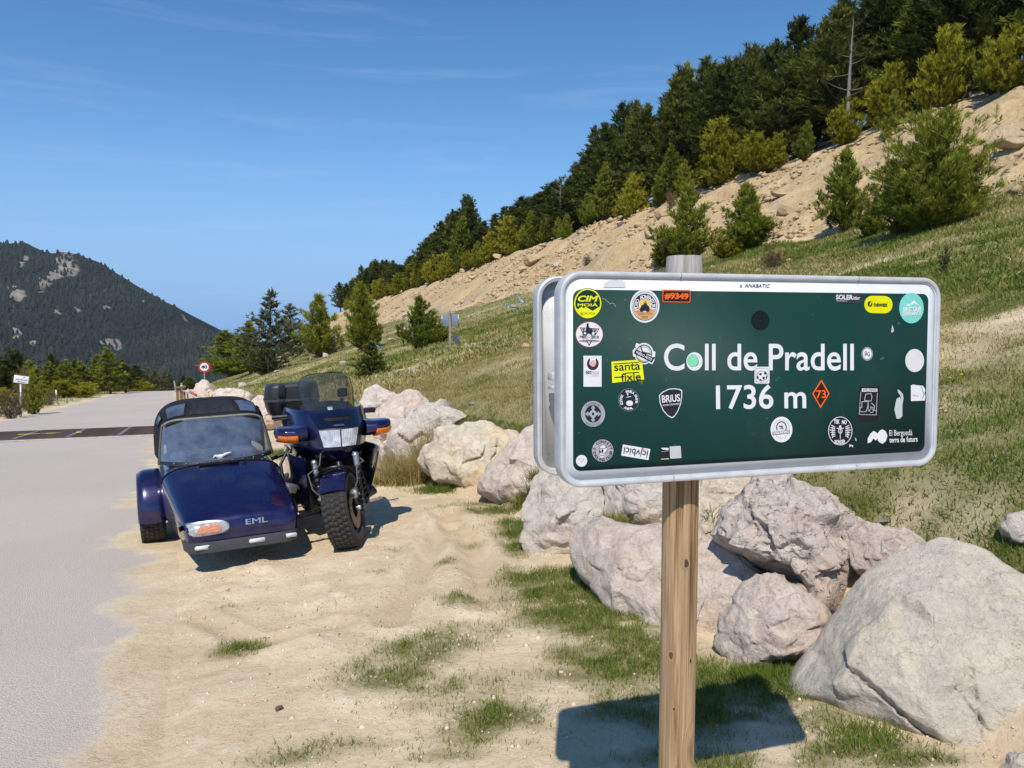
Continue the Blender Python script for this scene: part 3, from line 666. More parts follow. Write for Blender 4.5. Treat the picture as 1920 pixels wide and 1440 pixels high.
rock('boulder', 'tall cream boulder beside the speed limit sign pole', [(358, 742), (366, 722), (378, 714), (392, 720), (399, 734), (396, 748), (370, 750)],
     rad(20), .3, .35, 1.0, RK_PINK, 70, 18, 61, 6, .03)
rock('boulder', 'long low pale boulder just above the sidecar roof', [(388, 756), (398, 744), (412, 732), (430, 730), (452, 733), (470, 736), (462, 762), (420, 764)],
     rad(24), .3, .3, .9, RK_GREY, 80, 20, 64, 7, .03, depth_at=at(425, 764, 23))
rock('boulder', 'pale cracked boulder left of the top box', [(466, 790), (474, 752), (490, 742), (512, 746), (520, 765), (508, 800), (480, 806)],
     rad(24), .3, .2, .7, RK_PINK, 80, 20, 67, 7, .02, depth_at=at(490, 800, 15))
rock('boulder', 'grey boulder cut by the right edge of the photo above the slab', [(1880, 1000), (1895, 975), (1925, 965), (1960, 975), (1960, 1015), (1915, 1020)],
     rad(35), .2, .1, .3, RK_GREY, 70, 18, 70, 6, .01)
rock('boulder', 'dark flat boulder at the bottom right corner of the photo', [(1862, 1460), (1890, 1420), (1940, 1402), (1990, 1400), (1990, 1470)],
     rad(35), .2, .06, .2, RK_GREY, 70, 18, 73, 6, .01, depth_at=at(1900, 1455, 2.55))

# ---- loose blocks: three chiselled shapes shared by all
def block_mesh(seed, flat=1.0):
    b = bmesh.new(); bmesh.ops.create_icosphere(b, subdivisions=4, radius=1.0)
    V = np.array([v.co for v in b.verts]); Fc = np.array([[v.index for v in f.verts] for f in b.faces]); b.free()
    r = np.random.default_rng(seed); V *= 1.25
    for j in range(16):
        nj = r.normal(size=3); nj /= np.linalg.norm(nj); dt = V @ nj; dj = r.uniform(.55, .95)
        V = V - nj * (np.clip(dt - dj, 0, None) * .92)[:, None]
    V += V * (.10 * fbm(V * 2.2 + seed, 4))[:, None]
    V[:, 2] *= flat; return V, Fc
BLOCKS = [block_mesh(i, f) for i, f in ((1, .7), (2, .55), (3, .8), (4, .45))]
M_BLK = rock_material('scree_block_stone', (.58, .44, .27), (.40, .29, .17), (.58, .45, .25), .0)
M_WBLK = rock_material('white_block_stone', (.60, .545, .47), (.45, .40, .345), (.55, .47, .37), .3)
_bm = {}
def block(label, u, v, w, h, mt, seed, name='rock', group='loose rocks on the sandy cut slope', rz=None):
    p = hit(u, v); k = (seed % 4, mt.name)
    if k not in _bm: _bm[k] = mesh_np('rock', BLOCKS[seed % 4][0], BLOCKS[seed % 4][1], mt)
    o = obj(name, _bm[k]); sc = p.y / F_PX
    rnd = random.Random(seed)
    o.scale = (w * sc * .55, w * sc * .5, h * sc * .75); o.location = p + Vector((0, 0, h * sc * .2))
    o.rotation_euler = (rnd.uniform(-.2, .2), rnd.uniform(-.25, .25), rnd.uniform(-.4, .4) if rz is None else rz)
    return tag(o, label, 'rock', group)
for i, (lb, u, v, w, h, mt) in enumerate([
    ('white upright boulder on the brow beside the lower end of the young pines', 773, 516, 27, 34, M_WBLK),
    ('largest tawny block in the rock cluster left of centre on the scree', 1000, 492, 40, 22, M_BLK), ('dark-faced block under the largest cluster block on the scree', 984, 503, 20, 16, M_BLK),
    ('flat slab at the upper left of the scree rock cluster', 940, 487, 26, 10, M_BLK), ('small block between the flat slab and the largest cluster block', 963, 488, 16, 13, M_BLK),
    ('pale square block at the lower left of the scree rock cluster', 971, 518, 22, 15, M_BLK), ('long leaning slab lowest in the scree rock cluster', 974, 532, 26, 10, M_BLK),
    ('bright white rock right of the scree rock cluster', 1046, 502, 16, 10, M_WBLK), ('pale block with a dark underside on the lower left scree', 887, 527, 22, 15, M_BLK),
    ('small tawny block left of the pale block on the lower scree', 868, 511, 14, 10, M_BLK), ('round tan rock alone on the bare upper scree', 1057, 444, 20, 13, M_BLK),
    ('large broken outcrop block left of the first young pine', 1228, 448, 36, 30, M_BLK), ('undercut block at the foot of the broken outcrop', 1216, 460, 24, 14, M_BLK),
    ('flat block on top of the broken outcrop', 1244, 415, 34, 16, M_BLK), ('thin slab above the rock cluster on the scree', 1020, 468, 20, 8, M_BLK), ('small slab at the right end of the scree rock cluster', 1077, 478, 16, 8, M_BLK),
    ('wide bedded ledge block between the two middle young pines', 1472, 368, 60, 22, M_BLK), ('grey-brown ledge block below the wide bedded ledge', 1475, 400, 42, 24, M_BLK),
    ('pale ledge block left of the third young pine', 1517, 395, 30, 24, M_BLK), ('brown ledge block high between the two middle young pines', 1422, 375, 22, 10, M_BLK),
    ('white rock high on the grey scree near the forest edge', 1609, 270, 12, 8, M_WBLK), ('orange flat rock right of the big bushy pine', 1841, 408, 24, 10, M_BLK),
    ('tawny rock beside the dry brown bush above the sign', 1425, 505, 18, 14, M_BLK), ('tan rock in the grass left of the tiny pine', 1729, 494, 22, 9, M_BLK),
    ('large ochre block on the scree at the right edge', 1898, 290, 60, 44, M_BLK), ('ochre ledge block below the grey scree right of the big pine', 1862, 335, 40, 22, M_BLK)]):
    block(lb, u, v, w, h, mt, i + 3)
for i, (lb, u, v, w, h, mt) in enumerate([
    ('pale stone in the grass left of the ribboned pine', 610, 669, 13, 11, M_WBLK), ('pair-forming stone in the grass right of its pale neighbour', 588, 671, 14, 11, M_WBLK),
    ('cream stone just left of the stunted pine foot', 644, 692, 12, 9, M_WBLK), ('cream rock on the grass left of the pine behind the info board', 735, 636, 18, 11, M_WBLK),
    ('white rock on the slope above the cream rock', 760, 618, 20, 11, M_WBLK), ('white rock highest beside the pine behind the info board', 762, 592, 14, 12, M_WBLK),
    ('buff rock in bare soil right of the stunted pine', 778, 703, 16, 10, M_WBLK), ('buff rock on the grass above the row, under the info board', 817, 668, 10, 6, M_WBLK),
    ('flat pale stone in the grass right of the pointed grey boulder', 884, 757, 16, 6, M_WBLK), ('pale stone half sunk above the pale wedge boulder', 1660, 980, 26, 14, M_WBLK),
    ('pale stone on the bank above the speed limit sign', 455, 697, 13, 10, M_WBLK), ('cream stone under the roadside bushes right of the speed limit sign', 520, 704, 14, 9, M_WBLK)]):
    block(lb, u, v, w, h, mt, i + 40, 'stone', 'pale stones lying on the grassy bank')
# ---- gravel and small stones, too many to count
def pebbles(name, label, P, size, mt):
    nP = len(P); octa = np.array([(1, 0, 0), (-1, 0, 0), (0, 1, 0), (0, -1, 0), (0, 0, .7), (0, 0, -.5)])
    fo = np.array([(0, 2, 4), (2, 1, 4), (1, 3, 4), (3, 0, 4), (2, 0, 5), (1, 2, 5), (3, 1, 5), (0, 3, 5)])
    V = octa[None] * RNG.uniform(.55, 1.3, (nP, 6, 1)); a = RNG.uniform(0, 6.28, nP); ca, sa_ = np.cos(a)[:, None], np.sin(a)[:, None]
    V = np.stack([V[..., 0] * ca - V[..., 1] * sa_, V[..., 0] * sa_ + V[..., 1] * ca, V[..., 2]], -1) * size[:, None, None] + P[:, None]
    o = obj(name, mesh_np(name, V.reshape(-1, 3), (fo[None] + (np.arange(nP) * 6)[:, None, None]).reshape(-1, 3), mt, smooth=False))
    return tag(o, label, 'stones', None, 'stuff')
def on_ground(s, n, dz=0.):
    x, y = to_xy(s, n); return np.c_[x, y, terrain(s, n) + dz]
s = RNG.uniform(2, 150, 26000) ** 1.0; n = RNG.uniform(17.6, 26.6, 26000)
k = (fbm2(s, n, .30, 3, 4) + .4 * fbm2(s, n, 1.2, 3, 6)) > -.05 + .5 * RNG.random(26000); s, n = s[k][:12000], n[k][:12000]
pebbles('scree_rubble', 'countless small broken stones littering the sandy cut slope', on_ground(s, n, .02), np.clip(RNG.lognormal(-2.55, .6, len(s)), .03, .42), M_BLK)
s = np.r_[RNG.uniform(12, 60, 1500), RNG.uniform(3, 12, 120)]; n = np.r_[RNG.uniform(2.5, 17, 1500), RNG.uniform(3.8, 9, 120)]
k = fbm2(s, n, .25, 3, 91) > RNG.uniform(-.1, .45, len(s)); s, n = s[k], n[k]
k = RNG.random(len(s)) < .5; s, n = s[k], n[k]
pebbles('bank_stones', 'scattered small pale stones on the grassy bank', on_ground(s, n, .0), np.clip(RNG.lognormal(-3.0, .5, len(s)), .02, .15), M_BLK)
M_PEB = mat('verge_gravel_stone', (.56, .46, .33), .9, vary=.35, scale=6)
s = RNG.uniform(1.6, 14, 26000); n = RNG.uniform(-.6, 2.8, 26000); k = (n < wall_n(s) + .2) & (RNG.random(26000) < .15 + .75 * sstep(-.1, .5, fbm2(s, n, .9, 3, 71)))
s, n = s[k], n[k]
pebbles('verge_gravel', 'fine gravel scattered over the dusty verge', on_ground(s, n, .001), np.clip(RNG.lognormal(-5.35, .55, len(s)), .002, .020), M_PEB)
s = RNG.uniform(1.8, 12, 700); n = RNG.uniform(-.2, 2.6, 700); k = (n < wall_n(s)) & (RNG.random(700) < .25 + .6 * sstep(-.1, .4, fbm2(s, n, 1.1, 3, 171))); s, n = s[k], n[k]
pebbles('verge_stones', 'small loose stones lying about the dusty verge', on_ground(s, n, .0), np.clip(RNG.lognormal(-4.45, .45, len(s)), .006, .035), M_PEB)
dk = block('small dark brown stone alone on the dusty verge', 522, 1338, 15, 17, mat('dark_stone', (.11, .075, .06), .9, vary=.3, scale=30), 91, 'stone', None)
if 'group' in dk: del dk['group']
# ------------------------------------------------------------------ the mountain-pass sign: post, two framed panels, lettering, stickers
SG_C = Vector((.579, 1.788, 1.614)); SG_YAW = .284; SG_ROLL = .006; SG_W, SG_H = 1.0, .4655
su = Vector((math.cos(SG_YAW) * math.cos(SG_ROLL), math.sin(SG_YAW) * math.cos(SG_ROLL), math.sin(SG_ROLL)))
sv = Vector((-math.sin(SG_ROLL) * math.cos(SG_YAW), -math.sin(SG_ROLL) * math.sin(SG_YAW), math.cos(SG_ROLL)))
sw = su.cross(sv)                                     # faces the viewer
M_SIGN = Matrix((su, sv, sw)).transposed().to_4x4(); M_SIGN.translation = SG_C
M_ALU = mat('frame_aluminium', (.52, .525, .535), .5, .2, vary=.08, scale=30, bump=.05, bscale=300)
M_ALUB = mat('back_sheet_metal', (.60, .61, .61), .5, .25, vary=.14, scale=9, bump=.05)
M_WHT = mat('reflective_white_sheeting', (.62, .64, .685), .55, vary=.06, scale=14, spec=.25)
M_GRN, _, _ = new_mat('green_sheeting'); g = NT(M_GRN)
gc = g.mix(g.rng(g.noise(3, 6), .35, .7), (.0075, .036, .030), (.010, .046, .038))
scr_ = g.rng(g.noise(2.2, 10, .75, g.mapping((1, 9, 1), (0, 0, .25))), .70, .76)
gc = g.mix(g.math('MULTIPLY', scr_, .28), gc, (.10, .16, .145))
drt = g.math('MULTIPLY', g.rng(g.noise(5, 8, .7, g.mapping((1, .35, 1))), .5, .75), .045); gc = g.mix(drt, gc, (.22, .23, .20)); gc = g.mix(g.math('MULTIPLY', g.rng(g.noise(38, 3, .6), .70, .74), .35), gc, (.16, .20, .18))
g.to('Base Color', gc); g.b.inputs['Roughness'].default_value = .5; g.b.inputs['Specular IOR Level'].default_value = .10
M_WOODP, _, _ = new_mat('post_wood'); g = NT(M_WOODP)
wv = g.N.new('ShaderNodeVectorMath'); wv.operation = 'ADD'; g.L.new(g.tc.outputs['Object'], wv.inputs[0])
kn = g.voro(1.0, 'F1', g.mapping((9, 9, 3.2)))                                       # knots bend the grain
cmb = g.N.new('ShaderNodeCombineXYZ'); kk = g.math('MULTIPLY', g.rng(kn, .0, .30, 1, 0), .035)
g.L.new(kk, cmb.inputs[0]); g.L.new(kk, cmb.inputs[1]); g.L.new(cmb.outputs[0], wv.inputs[1])
gr = g.noise(26, 8, .62, g.mapping((1.7, 1.7, .055), vec=wv.outputs[0]), .35)
gr2 = g.noise(90, 5, .6, g.mapping((1.6, 1.6, .03), vec=wv.outputs[0]))
sep = g.N.new('ShaderNodeSeparateXYZ'); g.L.new(g.tc.outputs['Object'], sep.inputs[0])
wc = g.ramp(gr, [(.30, (.13, .065, .028)), (.42, (.28, .165, .08)), (.52, (.44, .31, .18)), (.62, (.36, .235, .13)), (.78, (.42, .32, .215))])
wc = g.mix(g.math('MULTIPLY', g.rng(gr2, .48, .64), .6), wc, (.20, .125, .07))
wc = g.mix(g.math('MULTIPLY', g.rng(g.noise(7, 5, .6, g.mapping((1.3, 1.3, .22))), .54, .64), .8), wc, (.27, .115, .032))
wc = g.mix(g.math('MULTIPLY', g.rng(kn, .20, .10), .9), wc, (.10, .045, .02))
wc = g.mix(g.math('MULTIPLY', g.rng(gr, .40, .37), g.rng(gr2, .4, .6, .2, .8)), wc, (.10, .065, .04))
wc = g.mix(g.rng(sep.outputs[2], 1.60, 1.76, 0, .85), wc, g.mix(g.rng(gr2, .35, .65), (.30, .28, .26), (.52, .50, .47)))
g.to('Base Color', wc); g.b.inputs['Roughness'].default_value = .85; g.b.inputs['Specular IOR Level'].default_value = .2
g.to('Normal', g.bump(gr2, .4, .004, g.bump(gr, .5, .006)))
sign = empty('mountain_pass_sign', (0, 0, 0), 'dark green mountain pass sign covered in stickers on a round wooden post', 'sign')
# post
PB = SG_C - sw * .083 - su * .166; pz0 = float(height(PB.x, PB.y)) - .25; PR = .0425
pts_px = [(1272, 481)]
ptop = at(1276, 481, PB.y).z
pm = MB(); nz_, na = 60, 56
V = []
for j in range(nz_ + 1):
    z = pz0 + (ptop - pz0) * j / nz_
    for i in range(na):
        a = 2 * math.pi * i / na
        r = PR * (1 + .012 * math.sin(3 * a + z * 2) + .006 * math.sin(7 * a + 9 * z))
        for ca, cw, dp in ((-1.62 + .08 * math.sin(z * 3), .055, .0075), (-1.15 + .05 * math.sin(z * 5), .04, .0035 if z < 1.3 else 0), (2.2, .06, .008), (.6, .05, .005)):
            dd = (a - ca + math.pi) % (2 * math.pi) - math.pi; r -= dp * math.exp(-(dd / cw) ** 2)
        if j == nz_: r -= .002
        V.append((r * math.cos(a), r * math.sin(a), z))
Fc = [[j * na + i, j * na + (i + 1) % na, (j + 1) * na + (i + 1) % na, (j + 1) * na + i] for j in range(nz_) for i in range(na)]
V.append((0, 0, ptop + .002)); Fc += [[nz_ * na + i, nz_ * na + (i + 1) % na, len(V) - 1] for i in range(na)]
pm.add(V, Fc); post = pm.build('post', M_WOODP, sign, angle=60); post.location = (PB.x, PB.y, 0)
post.rotation_euler = (rad(-.1), rad(.2), 0)
M_KNOT = mat('dark_wood_knot', (.085, .040, .018), .9, vary=.4, scale=60); M_KRNG = mat('pale_knot_ring', (.33, .225, .13), .85, vary=.25, scale=50)
for ku, kv, kr in ((1284, 1057, .0085), (1256, 1229, .0075), (1292, 1239, .0042), (1262, 1330, .0035)):
    d_ = Vector(ray(ku, kv)); o_3 = Vector(CP) - Vector((PB.x, PB.y, 0)); a_ = d_.x ** 2 + d_.y ** 2; b_ = 2 * (d_.x * o_3.x + d_.y * o_3.y); c_ = o_3.x ** 2 + o_3.y ** 2 - PR ** 2
    if b_ * b_ < 4 * a_ * c_: continue
    q_ = o_3 + d_ * ((-b_ - math.sqrt(b_ * b_ - 4 * a_ * c_)) / (2 * a_)); an_ = math.atan2(q_.y, q_.x); kp = Vector((q_.x, q_.y, q_.z))
    for nm_, f_, mt_, ln_ in (('knot', 1.4, M_KRNG, .0007), ('knot_heart', .85, M_KNOT, .0016)):
        km = MB(); V_ = [(PR + ln_ + .0004, 0, 0)]; n_k = 20
        for i in range(n_k):
            t_ = 2 * math.pi * i / n_k; rr_k = kr * f_ * (1 + .12 * math.sin(3 * t_ + ku)); V_.append((PR + ln_ - .0004, rr_k * .75 * math.cos(t_), rr_k * 1.35 * math.sin(t_)))
        for i in range(n_k):
            x_, y_, z_ = V_[1 + i]; th_ = y_ / PR; V_[1 + i] = (x_ * math.cos(th_), x_ * math.sin(th_), z_)
        km.add(V_, [[0, 1 + i, 1 + (i + 1) % n_k] for i in range(n_k)], Matrix.Translation((0, 0, kp.z)) @ Matrix.Rotation(an_, 4, 'Z'))
        if nm_ == 'knot': kn_o = km.build('knot', mt_, post)
        else:
            k2 = km.build('knot', mt_, post)
def rrect(w, h, r, n=8, cx=0, cy=0):
    P = []
    for sx, sy, a0 in ((1, 1, 0), (-1, 1, 90), (-1, -1, 180), (1, -1, 270)):
        for i in range(n + 1):
            a = rad(a0 + 90 * i / n); P.append((cx + sx * (w / 2 - r) + r * math.cos(a), cy + sy * (h / 2 - r) + r * math.sin(a)))
    return P
def frame_sweep(mb, w, h, r, sect, n=10):
    """sweep a closed cross-section (inset, height) round a rounded rectangle"""
    rings = []
    for ins, z in sect:
        rr_ = max(r - ins, .004); rings.append([(x, y, z) for x, y in rrect(w - 2 * ins, h - 2 * ins, rr_, n)])
    m = len(rings[0]); k = len(rings); V = [p for rg in rings for p in rg]
    Fc = [[i * m + j, i * m + (j + 1) % m, ((i + 1) % k) * m + (j + 1) % m, ((i + 1) % k) * m + j] for i in range(k) for j in range(m)]
    mb.add(V, Fc)
RAD = .052
IMF0 = M_SIGN.inverted()
def sg_pt(u, v):
    d = Vector(ray(u, v)); o3 = Vector(CP); return o3 + d * ((SG_C + sw * .004 - o3).dot(sw) / d.dot(sw))
M_JNT = mat('joint_shadow_gap', (.16, .16, .16), .7)
def panel(front, off):
    M = M_SIGN @ Matrix.Translation((0, 0, off))
    if not front: M = M @ Matrix.Rotation(math.pi, 4, 'Y')
    fr = MB(); frame_sweep(fr, SG_W, SG_H, RAD, [(.0, -.012), (.0, .0055), (.0018, .0090), (.0040, .0100), (.0085, .0100), (.0105, .0088), (.0115, .0062), (.0150, .0052), (.0150, -.001), (.011, -.003), (.011, -.026), (.004, -.028), (.0, -.026)])
    f = fr.build('frame', M_ALU, sign, angle=35); f.matrix_basis = M
    for x, y in ((-.215, SG_H / 2 - .006), (.255, SG_H / 2 - .006), (-.23, -SG_H / 2 + .006), (.26, -SG_H / 2 + .006)):
        jn = MB(); jn.box((x, y, -.0085), (.0012, .0132, .0375)); jn.build('frame_joint', M_JNT, f, False)
    p = MB(); p.prism(rrect(SG_W - .030, SG_H - .030, RAD - .015, 10), -.0018, .0035)
    s_ = p.build('back_sheet' if not front else 'white_border', M_WHT if front else M_ALUB, sign, False); s_.matrix_basis = M
    if front:
        C4 = [IMF0 @ sg_pt(*c_) for c_ in ((1075.5, 541), (1739.5, 552.5), (1734.5, 844), (1073.5, 886))]
        xa, xb = (C4[0].x + C4[3].x) / 2, (C4[1].x + C4[2].x) / 2; ya, yb = (C4[2].y + C4[3].y) / 2, (C4[0].y + C4[1].y) / 2
        q = MB(); q.prism(rrect(xb - xa, yb - ya, .018, 10, (xa + xb) / 2, (ya + yb) / 2), .0030, .0043)
        return q.build('green_face', M_GRN, sign, False), M
    q = MB(); q.prism(rrect(SG_W - .034, SG_H - .034, RAD - .017, 10), .0036, .0046); fo = q.build('sign_face', M_WHT, sign, False); fo.matrix_basis = M
    r = MB()
    for x, y in ((-.466, .19), (-.455, .2), (-.47, .175), (.466, .19), (.455, .2), (.47, .175)): r.lathe([(0, -.0035), (.0022, -.0035), (.0026, -.0015)], 8, Matrix.Translation((x, y, 0)) @ Matrix.Rotation(rad(-90), 4, 'Y') @ Matrix.Rotation(rad(180), 4, 'Z'))
    ro = r.build('rivets', mat('rivet_metal', (.3, .3, .3), .5, .6), s_, False); ro['kind'] = 'stuff'
    return fo, M
face, MF = panel(True, 0.0); face.matrix_basis = MF
bface, MBk = panel(False, -.170)
# aluminium rail and clamp between the panels
r = MB()
for (y, h) in ((.003, .018), (-.022, .010)): r.box((-.35, y, -.115), (.26, h, .030), bev=.002)
r.box((-.40, -.05, -.135), (.075, .060, .004)); r.box((-.17, .003, -.030), (.14, .03, .012), bev=.002); r.box((-.17, .003, -.139), (.14, .03, .012), bev=.002)
ro = r.build('clamp_rail', M_ALU, sign, angle=30); ro.matrix_basis = M_SIGN
# ---- print: everything is measured on the photograph and lands on the sign's own plane
IMF = M_SIGN.inverted()
def on_face(u, v, w=.0043):
    d = Vector(ray(u, v)); o3 = Vector(CP); nrm = sw; p0 = SG_C + sw * w
    t = (p0 - o3).dot(nrm) / d.dot(nrm); q = IMF @ (o3 + d * t); return (q.x, q.y, w)
_tx = {}
def _tri_raw(s, bold, shear):
    cu = bpy.data.curves.new('txt', 'FONT'); cu.body = s; cu.offset = bold; cu.shear = shear; cu.resolution_u = 5
    o = bpy.data.objects.new('txt', cu); me_ = bpy.data.meshes.new_from_object(o)
    V = np.array([v.co[:2] for v in me_.vertices]).reshape(-1, 2); me_.calc_loop_triangles(); Fc = [list(p.vertices) for p in me_.loop_triangles]
    bpy.data.objects.remove(o); bpy.data.curves.remove(cu); bpy.data.meshes.remove(me_)
    return V, Fc
def text_tris(s, bold=0., shear=0.):
    key = (s, bold, shear)
    if key in _tx: return _tx[key]
    if 'M' not in s or bold == 0: _tx[key] = _tri_raw(s, bold, shear)
    else:                       # the font's own M folds over itself when thickened: draw it by hand
        from mathutils.geometry import tessellate_polygon
        VV, FF = [], []; i0 = _tri_raw('I', 0, 0)[0][:, 0].max(); b = bold
        for k, ch in enumerate(s):
            if ch == ' ': continue
            adv = (_tri_raw(s[:k] + 'I', 0, 0)[0][:, 0].max() - i0) if k else 0.
            if ch == 'M':
                P = [(.073 - b, -b), (.171 + b, -b), (.171 + b, .50 - b), (.375, .25 - b), (.407, .25 - b), (.611 - b, .50 - b), (.611 - b, -b), (.709 + b, -b), (.709 + b, .682 + b), (.60, .682 + b), (.391, .41 + b), (.18, .682 + b), (.073 - b, .682 + b)]
                V = np.array([(x + shear * y, y) for x, y in P]); T = tessellate_polygon([[Vector((x, y, 0)) for x, y in P]]); Fc = []
                for t in T:
                    q = [P[i] for i in t]; ar = (q[1][0] - q[0][0]) * (q[2][1] - q[0][1]) - (q[2][0] - q[0][0]) * (q[1][1] - q[0][1]); Fc.append(list(t) if ar > 0 else list(t)[::-1])
            else: V, Fc = _tri_raw(ch, bold, shear)
            n0 = len(VV); VV += [(x + adv, y) for x, y in V]; FF += [[i + n0 for i in f] for f in Fc]
        _tx[key] = (np.array(VV), FF)
    return _tx[key]
_inks = {}
def ink(c, rough=.4):
    k = tuple(c)
    if k not in _inks: _inks[k] = mat('ink_%d' % len(_inks), c, .5, vary=.05, scale=60, spec=.25)
    return _inks[k]
WHITE, BLACK, NAVY, YEL, ORG, RED = (.68, .68, .69), (.014, .014, .016), (.016, .018, .035), (.72, .74, .01), (.80, .13, .012), (.45, .03, .06)
class Print:
    """layers of flat print, in photo pixels mapped to a plane; one mesh per ink; first layer is the part, the rest its children"""
    def __init__(s, fn, step=.00022): s.L = {}; s.fn = fn; s.k = 0; s.step = step; s.order = []
    def raw(s, pts, Fc, c):
        s.k += 1
        L = s.L.setdefault(c, ([], []));  b = len(L[0])
        if c not in s.order: s.order.append(c)
        w = .0043 + s.step * s.k
        L[0].extend(s.fn(x, y, w) for x, y in pts); L[1].extend([[i + b for i in f] for f in Fc]); return s
    def poly(s, pts, c): return s.raw(pts, [list(range(len(pts)))[::-1]], c)
    def disk(s, cx, cy, rx, ry, c, n=48): return s.poly([(cx + rx * math.cos(2 * math.pi * i / n), cy + ry * math.sin(2 * math.pi * i / n)) for i in range(n)], c)
    def ring(s, cx, cy, rx, ry, t, c, n=48, a0=0, a1=360):
        P = []; m = n + 1
        for q in (1, 0):
            for i in range(m):
                a = rad(a0 + (a1 - a0) * i / n); P.append((cx + (rx - t * (1 - q)) * math.cos(a), cy + (ry - t * (1 - q)) * math.sin(a)))
        return s.raw(P, [[i + 1, i, m + i, m + i + 1] for i in range(n)], c)
    def rect(s, cx, cy, w, h, c, ang=0, r=0):
        P = rrect(w, h, r, 5) if r else [(-w / 2, -h / 2), (w / 2, -h / 2), (w / 2, h / 2), (-w / 2, h / 2)][::-1]
        a = rad(ang); return s.poly([(cx + x * math.cos(a) - y * math.sin(a), cy + x * math.sin(a) + y * math.cos(a)) for x, y in (P if r else P[::-1])], c)
    def line(s, pts, t, c, closed=False):
        pts = list(pts) + ([pts[0]] if closed else [])
        for (ax, ay), (bx, by) in zip(pts, pts[1:]):
            l = math.hypot(bx - ax, by - ay) or 1; px, py = -(by - ay) / l * t / 2, (bx - ax) / l * t / 2; ex, ey = (bx - ax) / l * t * .3, (by - ay) / l * t * .3
            s.poly([(ax + px - ex, ay + py - ey), (bx + px + ex, by + py + ey), (bx - px + ex, by - py + ey), (ax - px - ex, ay - py - ey)][::-1], c); s.k -= .95
        s.k += 1
        return s
    def text(s, t, cx, cy, w, h, c, ang=0, bold=.0, shear=0., flip=False):
        """fit the text's own box to w x h pixels centred at cx, cy"""
        V, Fc = text_tris(t, bold, shear); lo, hi = V.min(0), V.max(0); q = (V - (lo + hi) / 2) / (hi - lo) * (w, h)
        a = rad(ang); x, y = q[:, 0], -q[:, 1]
        if flip: x, y = -x, -y
        return s.raw(np.c_[cx + x * math.cos(a) - y * math.sin(a), cy + x * math.sin(a) + y * math.cos(a)].tolist(), Fc, c)
    def arc(s, t, cx, cy, rx, ry, a0, a1, h, c, bold=.0, inward=False, wk=.62):
        """letters along an arc, angles in degrees clockwise from the top; inward = read along the bottom"""
        m = len(t)
        for i, ch in enumerate(t):
            if ch == ' ': continue
            th = rad(a0 + (a1 - a0) * (i + .5) / m); x, y = cx + rx * math.sin(th), cy - ry * math.cos(th)
            V, Fc = text_tris(ch, bold); lo, hi = V.min(0), V.max(0); hw = (hi - lo)[0]
            sc = h / .72; q = (V - np.array([(lo[0] + hi[0]) / 2, .36])) * sc * (wk / .62, 1)
            a = th + (math.pi if inward else 0); X, Y = q[:, 0], -q[:, 1]
            s.raw(np.c_[x + X * math.cos(a) - Y * math.sin(a), y + X * math.sin(a) + Y * math.cos(a)].tolist(), Fc, c); s.k -= .96
        s.k += 1
        return s
    def link(s, parent, name, label=None, sub='print', M=None, cols=None):
        top = None
        for c in s.order:
            o = obj(name if top is None else sub, mesh_np(name, s.L[c][0], s.L[c][1], ink(c), smooth=False), parent if top is None else top)
            if top is None:
                top = o
                if M is not None: o.matrix_basis = M
                if label: o['label'] = label
        return top
def sticker(label): p = Print(on_face); p.label = label; STK.append(p); return p
STK = []
# main lettering
p = Print(on_face)
p.text('Coll de Pradell', 1423, 669.5, 356, 51, WHITE, 0, .012); p.link(sign, 'lettering', 'white place name on the green face', M=M_SIGN)
p = Print(on_face); p.text('1736 m', 1427, 744, 169, 46, WHITE, -.6, .014); p.link(sign, 'lettering', 'white altitude under the place name', M=M_SIGN)
p = Print(on_face); p.text('El Berguedà', 1689, 813, 43, 14, WHITE, -1.5, .0); p.text('terra de futurs', 1694, 824, 53, 10, WHITE, -2, .018)
M_l = [(1627, 831), (1627, 822), (1632, 813), (1638, 808), (1642, 810), (1645, 813), (1650, 807), (1655, 805), (1661, 809), (1664, 817), (1661, 827), (1655, 832), (1650, 830), (1646, 826), (1645, 822), (1642, 826), (1638, 822), (1633, 829)]
p.poly(M_l, WHITE); p.link(sign, 'lettering', 'white region emblem and slogan at lower right', M=M_SIGN)
p = Print(lambda u, v, w: on_face(u, v, w)); p.text('ANABATIC', 1420, 535.5, 48, 7, (.15, .13, .14), 1.2, .02, .25); p.poly([(1387, 538), (1389, 532), (1392, 538)], (.15, .13, .14)); p.link(sign, 'lettering', 'small maker mark on the top border', M=M_SIGN)
# stickers
p = sticker('round yellow and black sticker with a mountain outline'); cx, cy = 1102, 569
p.disk(cx, cy, 26.5, 29, (.01, .02, .012)).disk(cx, cy, 25.5, 28, YEL).disk(cx, cy, 23.2, 25.4, (.006, .028, .02))
p.poly([(1079.5, 577), (1084, 580), (1090, 575), (1094, 578), (1098, 575), (1111, 583), (1124, 575), (1122, 584), (1116, 592), (1108, 596), (1098, 596), (1088, 592), (1082, 586)], YEL)
p.text('CIM', 1102.5, 560, 38, 11.5, YEL, 0, .035, .2).text('MOIÀ', 1102, 571, 38, 7, YEL, 0, .02).text('@CIM_MOIA', 1102, 588, 28, 5.5, (.16, .16, .02), -1)
p = sticker('round white badge with orange lower half and a rider'); cx, cy = 1209, 574
p.disk(cx, cy, 27.5, 31, WHITE).ring(cx, cy, 24.2, 27.2, .8, NAVY).disk(cx, cy + 1, 21.5, 24.5, NAVY)
p.poly([(cx + 21 * math.cos(rad(a)), cy + 2 + 24 * math.sin(rad(a))) for a in range(0, 181, 9)], (.62, .33, .14)).disk(cx + .5, cy - 2, 12, 13, (.66, .63, .6)).disk(cx + .5, cy - 3, 10, 11, (.72, .48, .13))
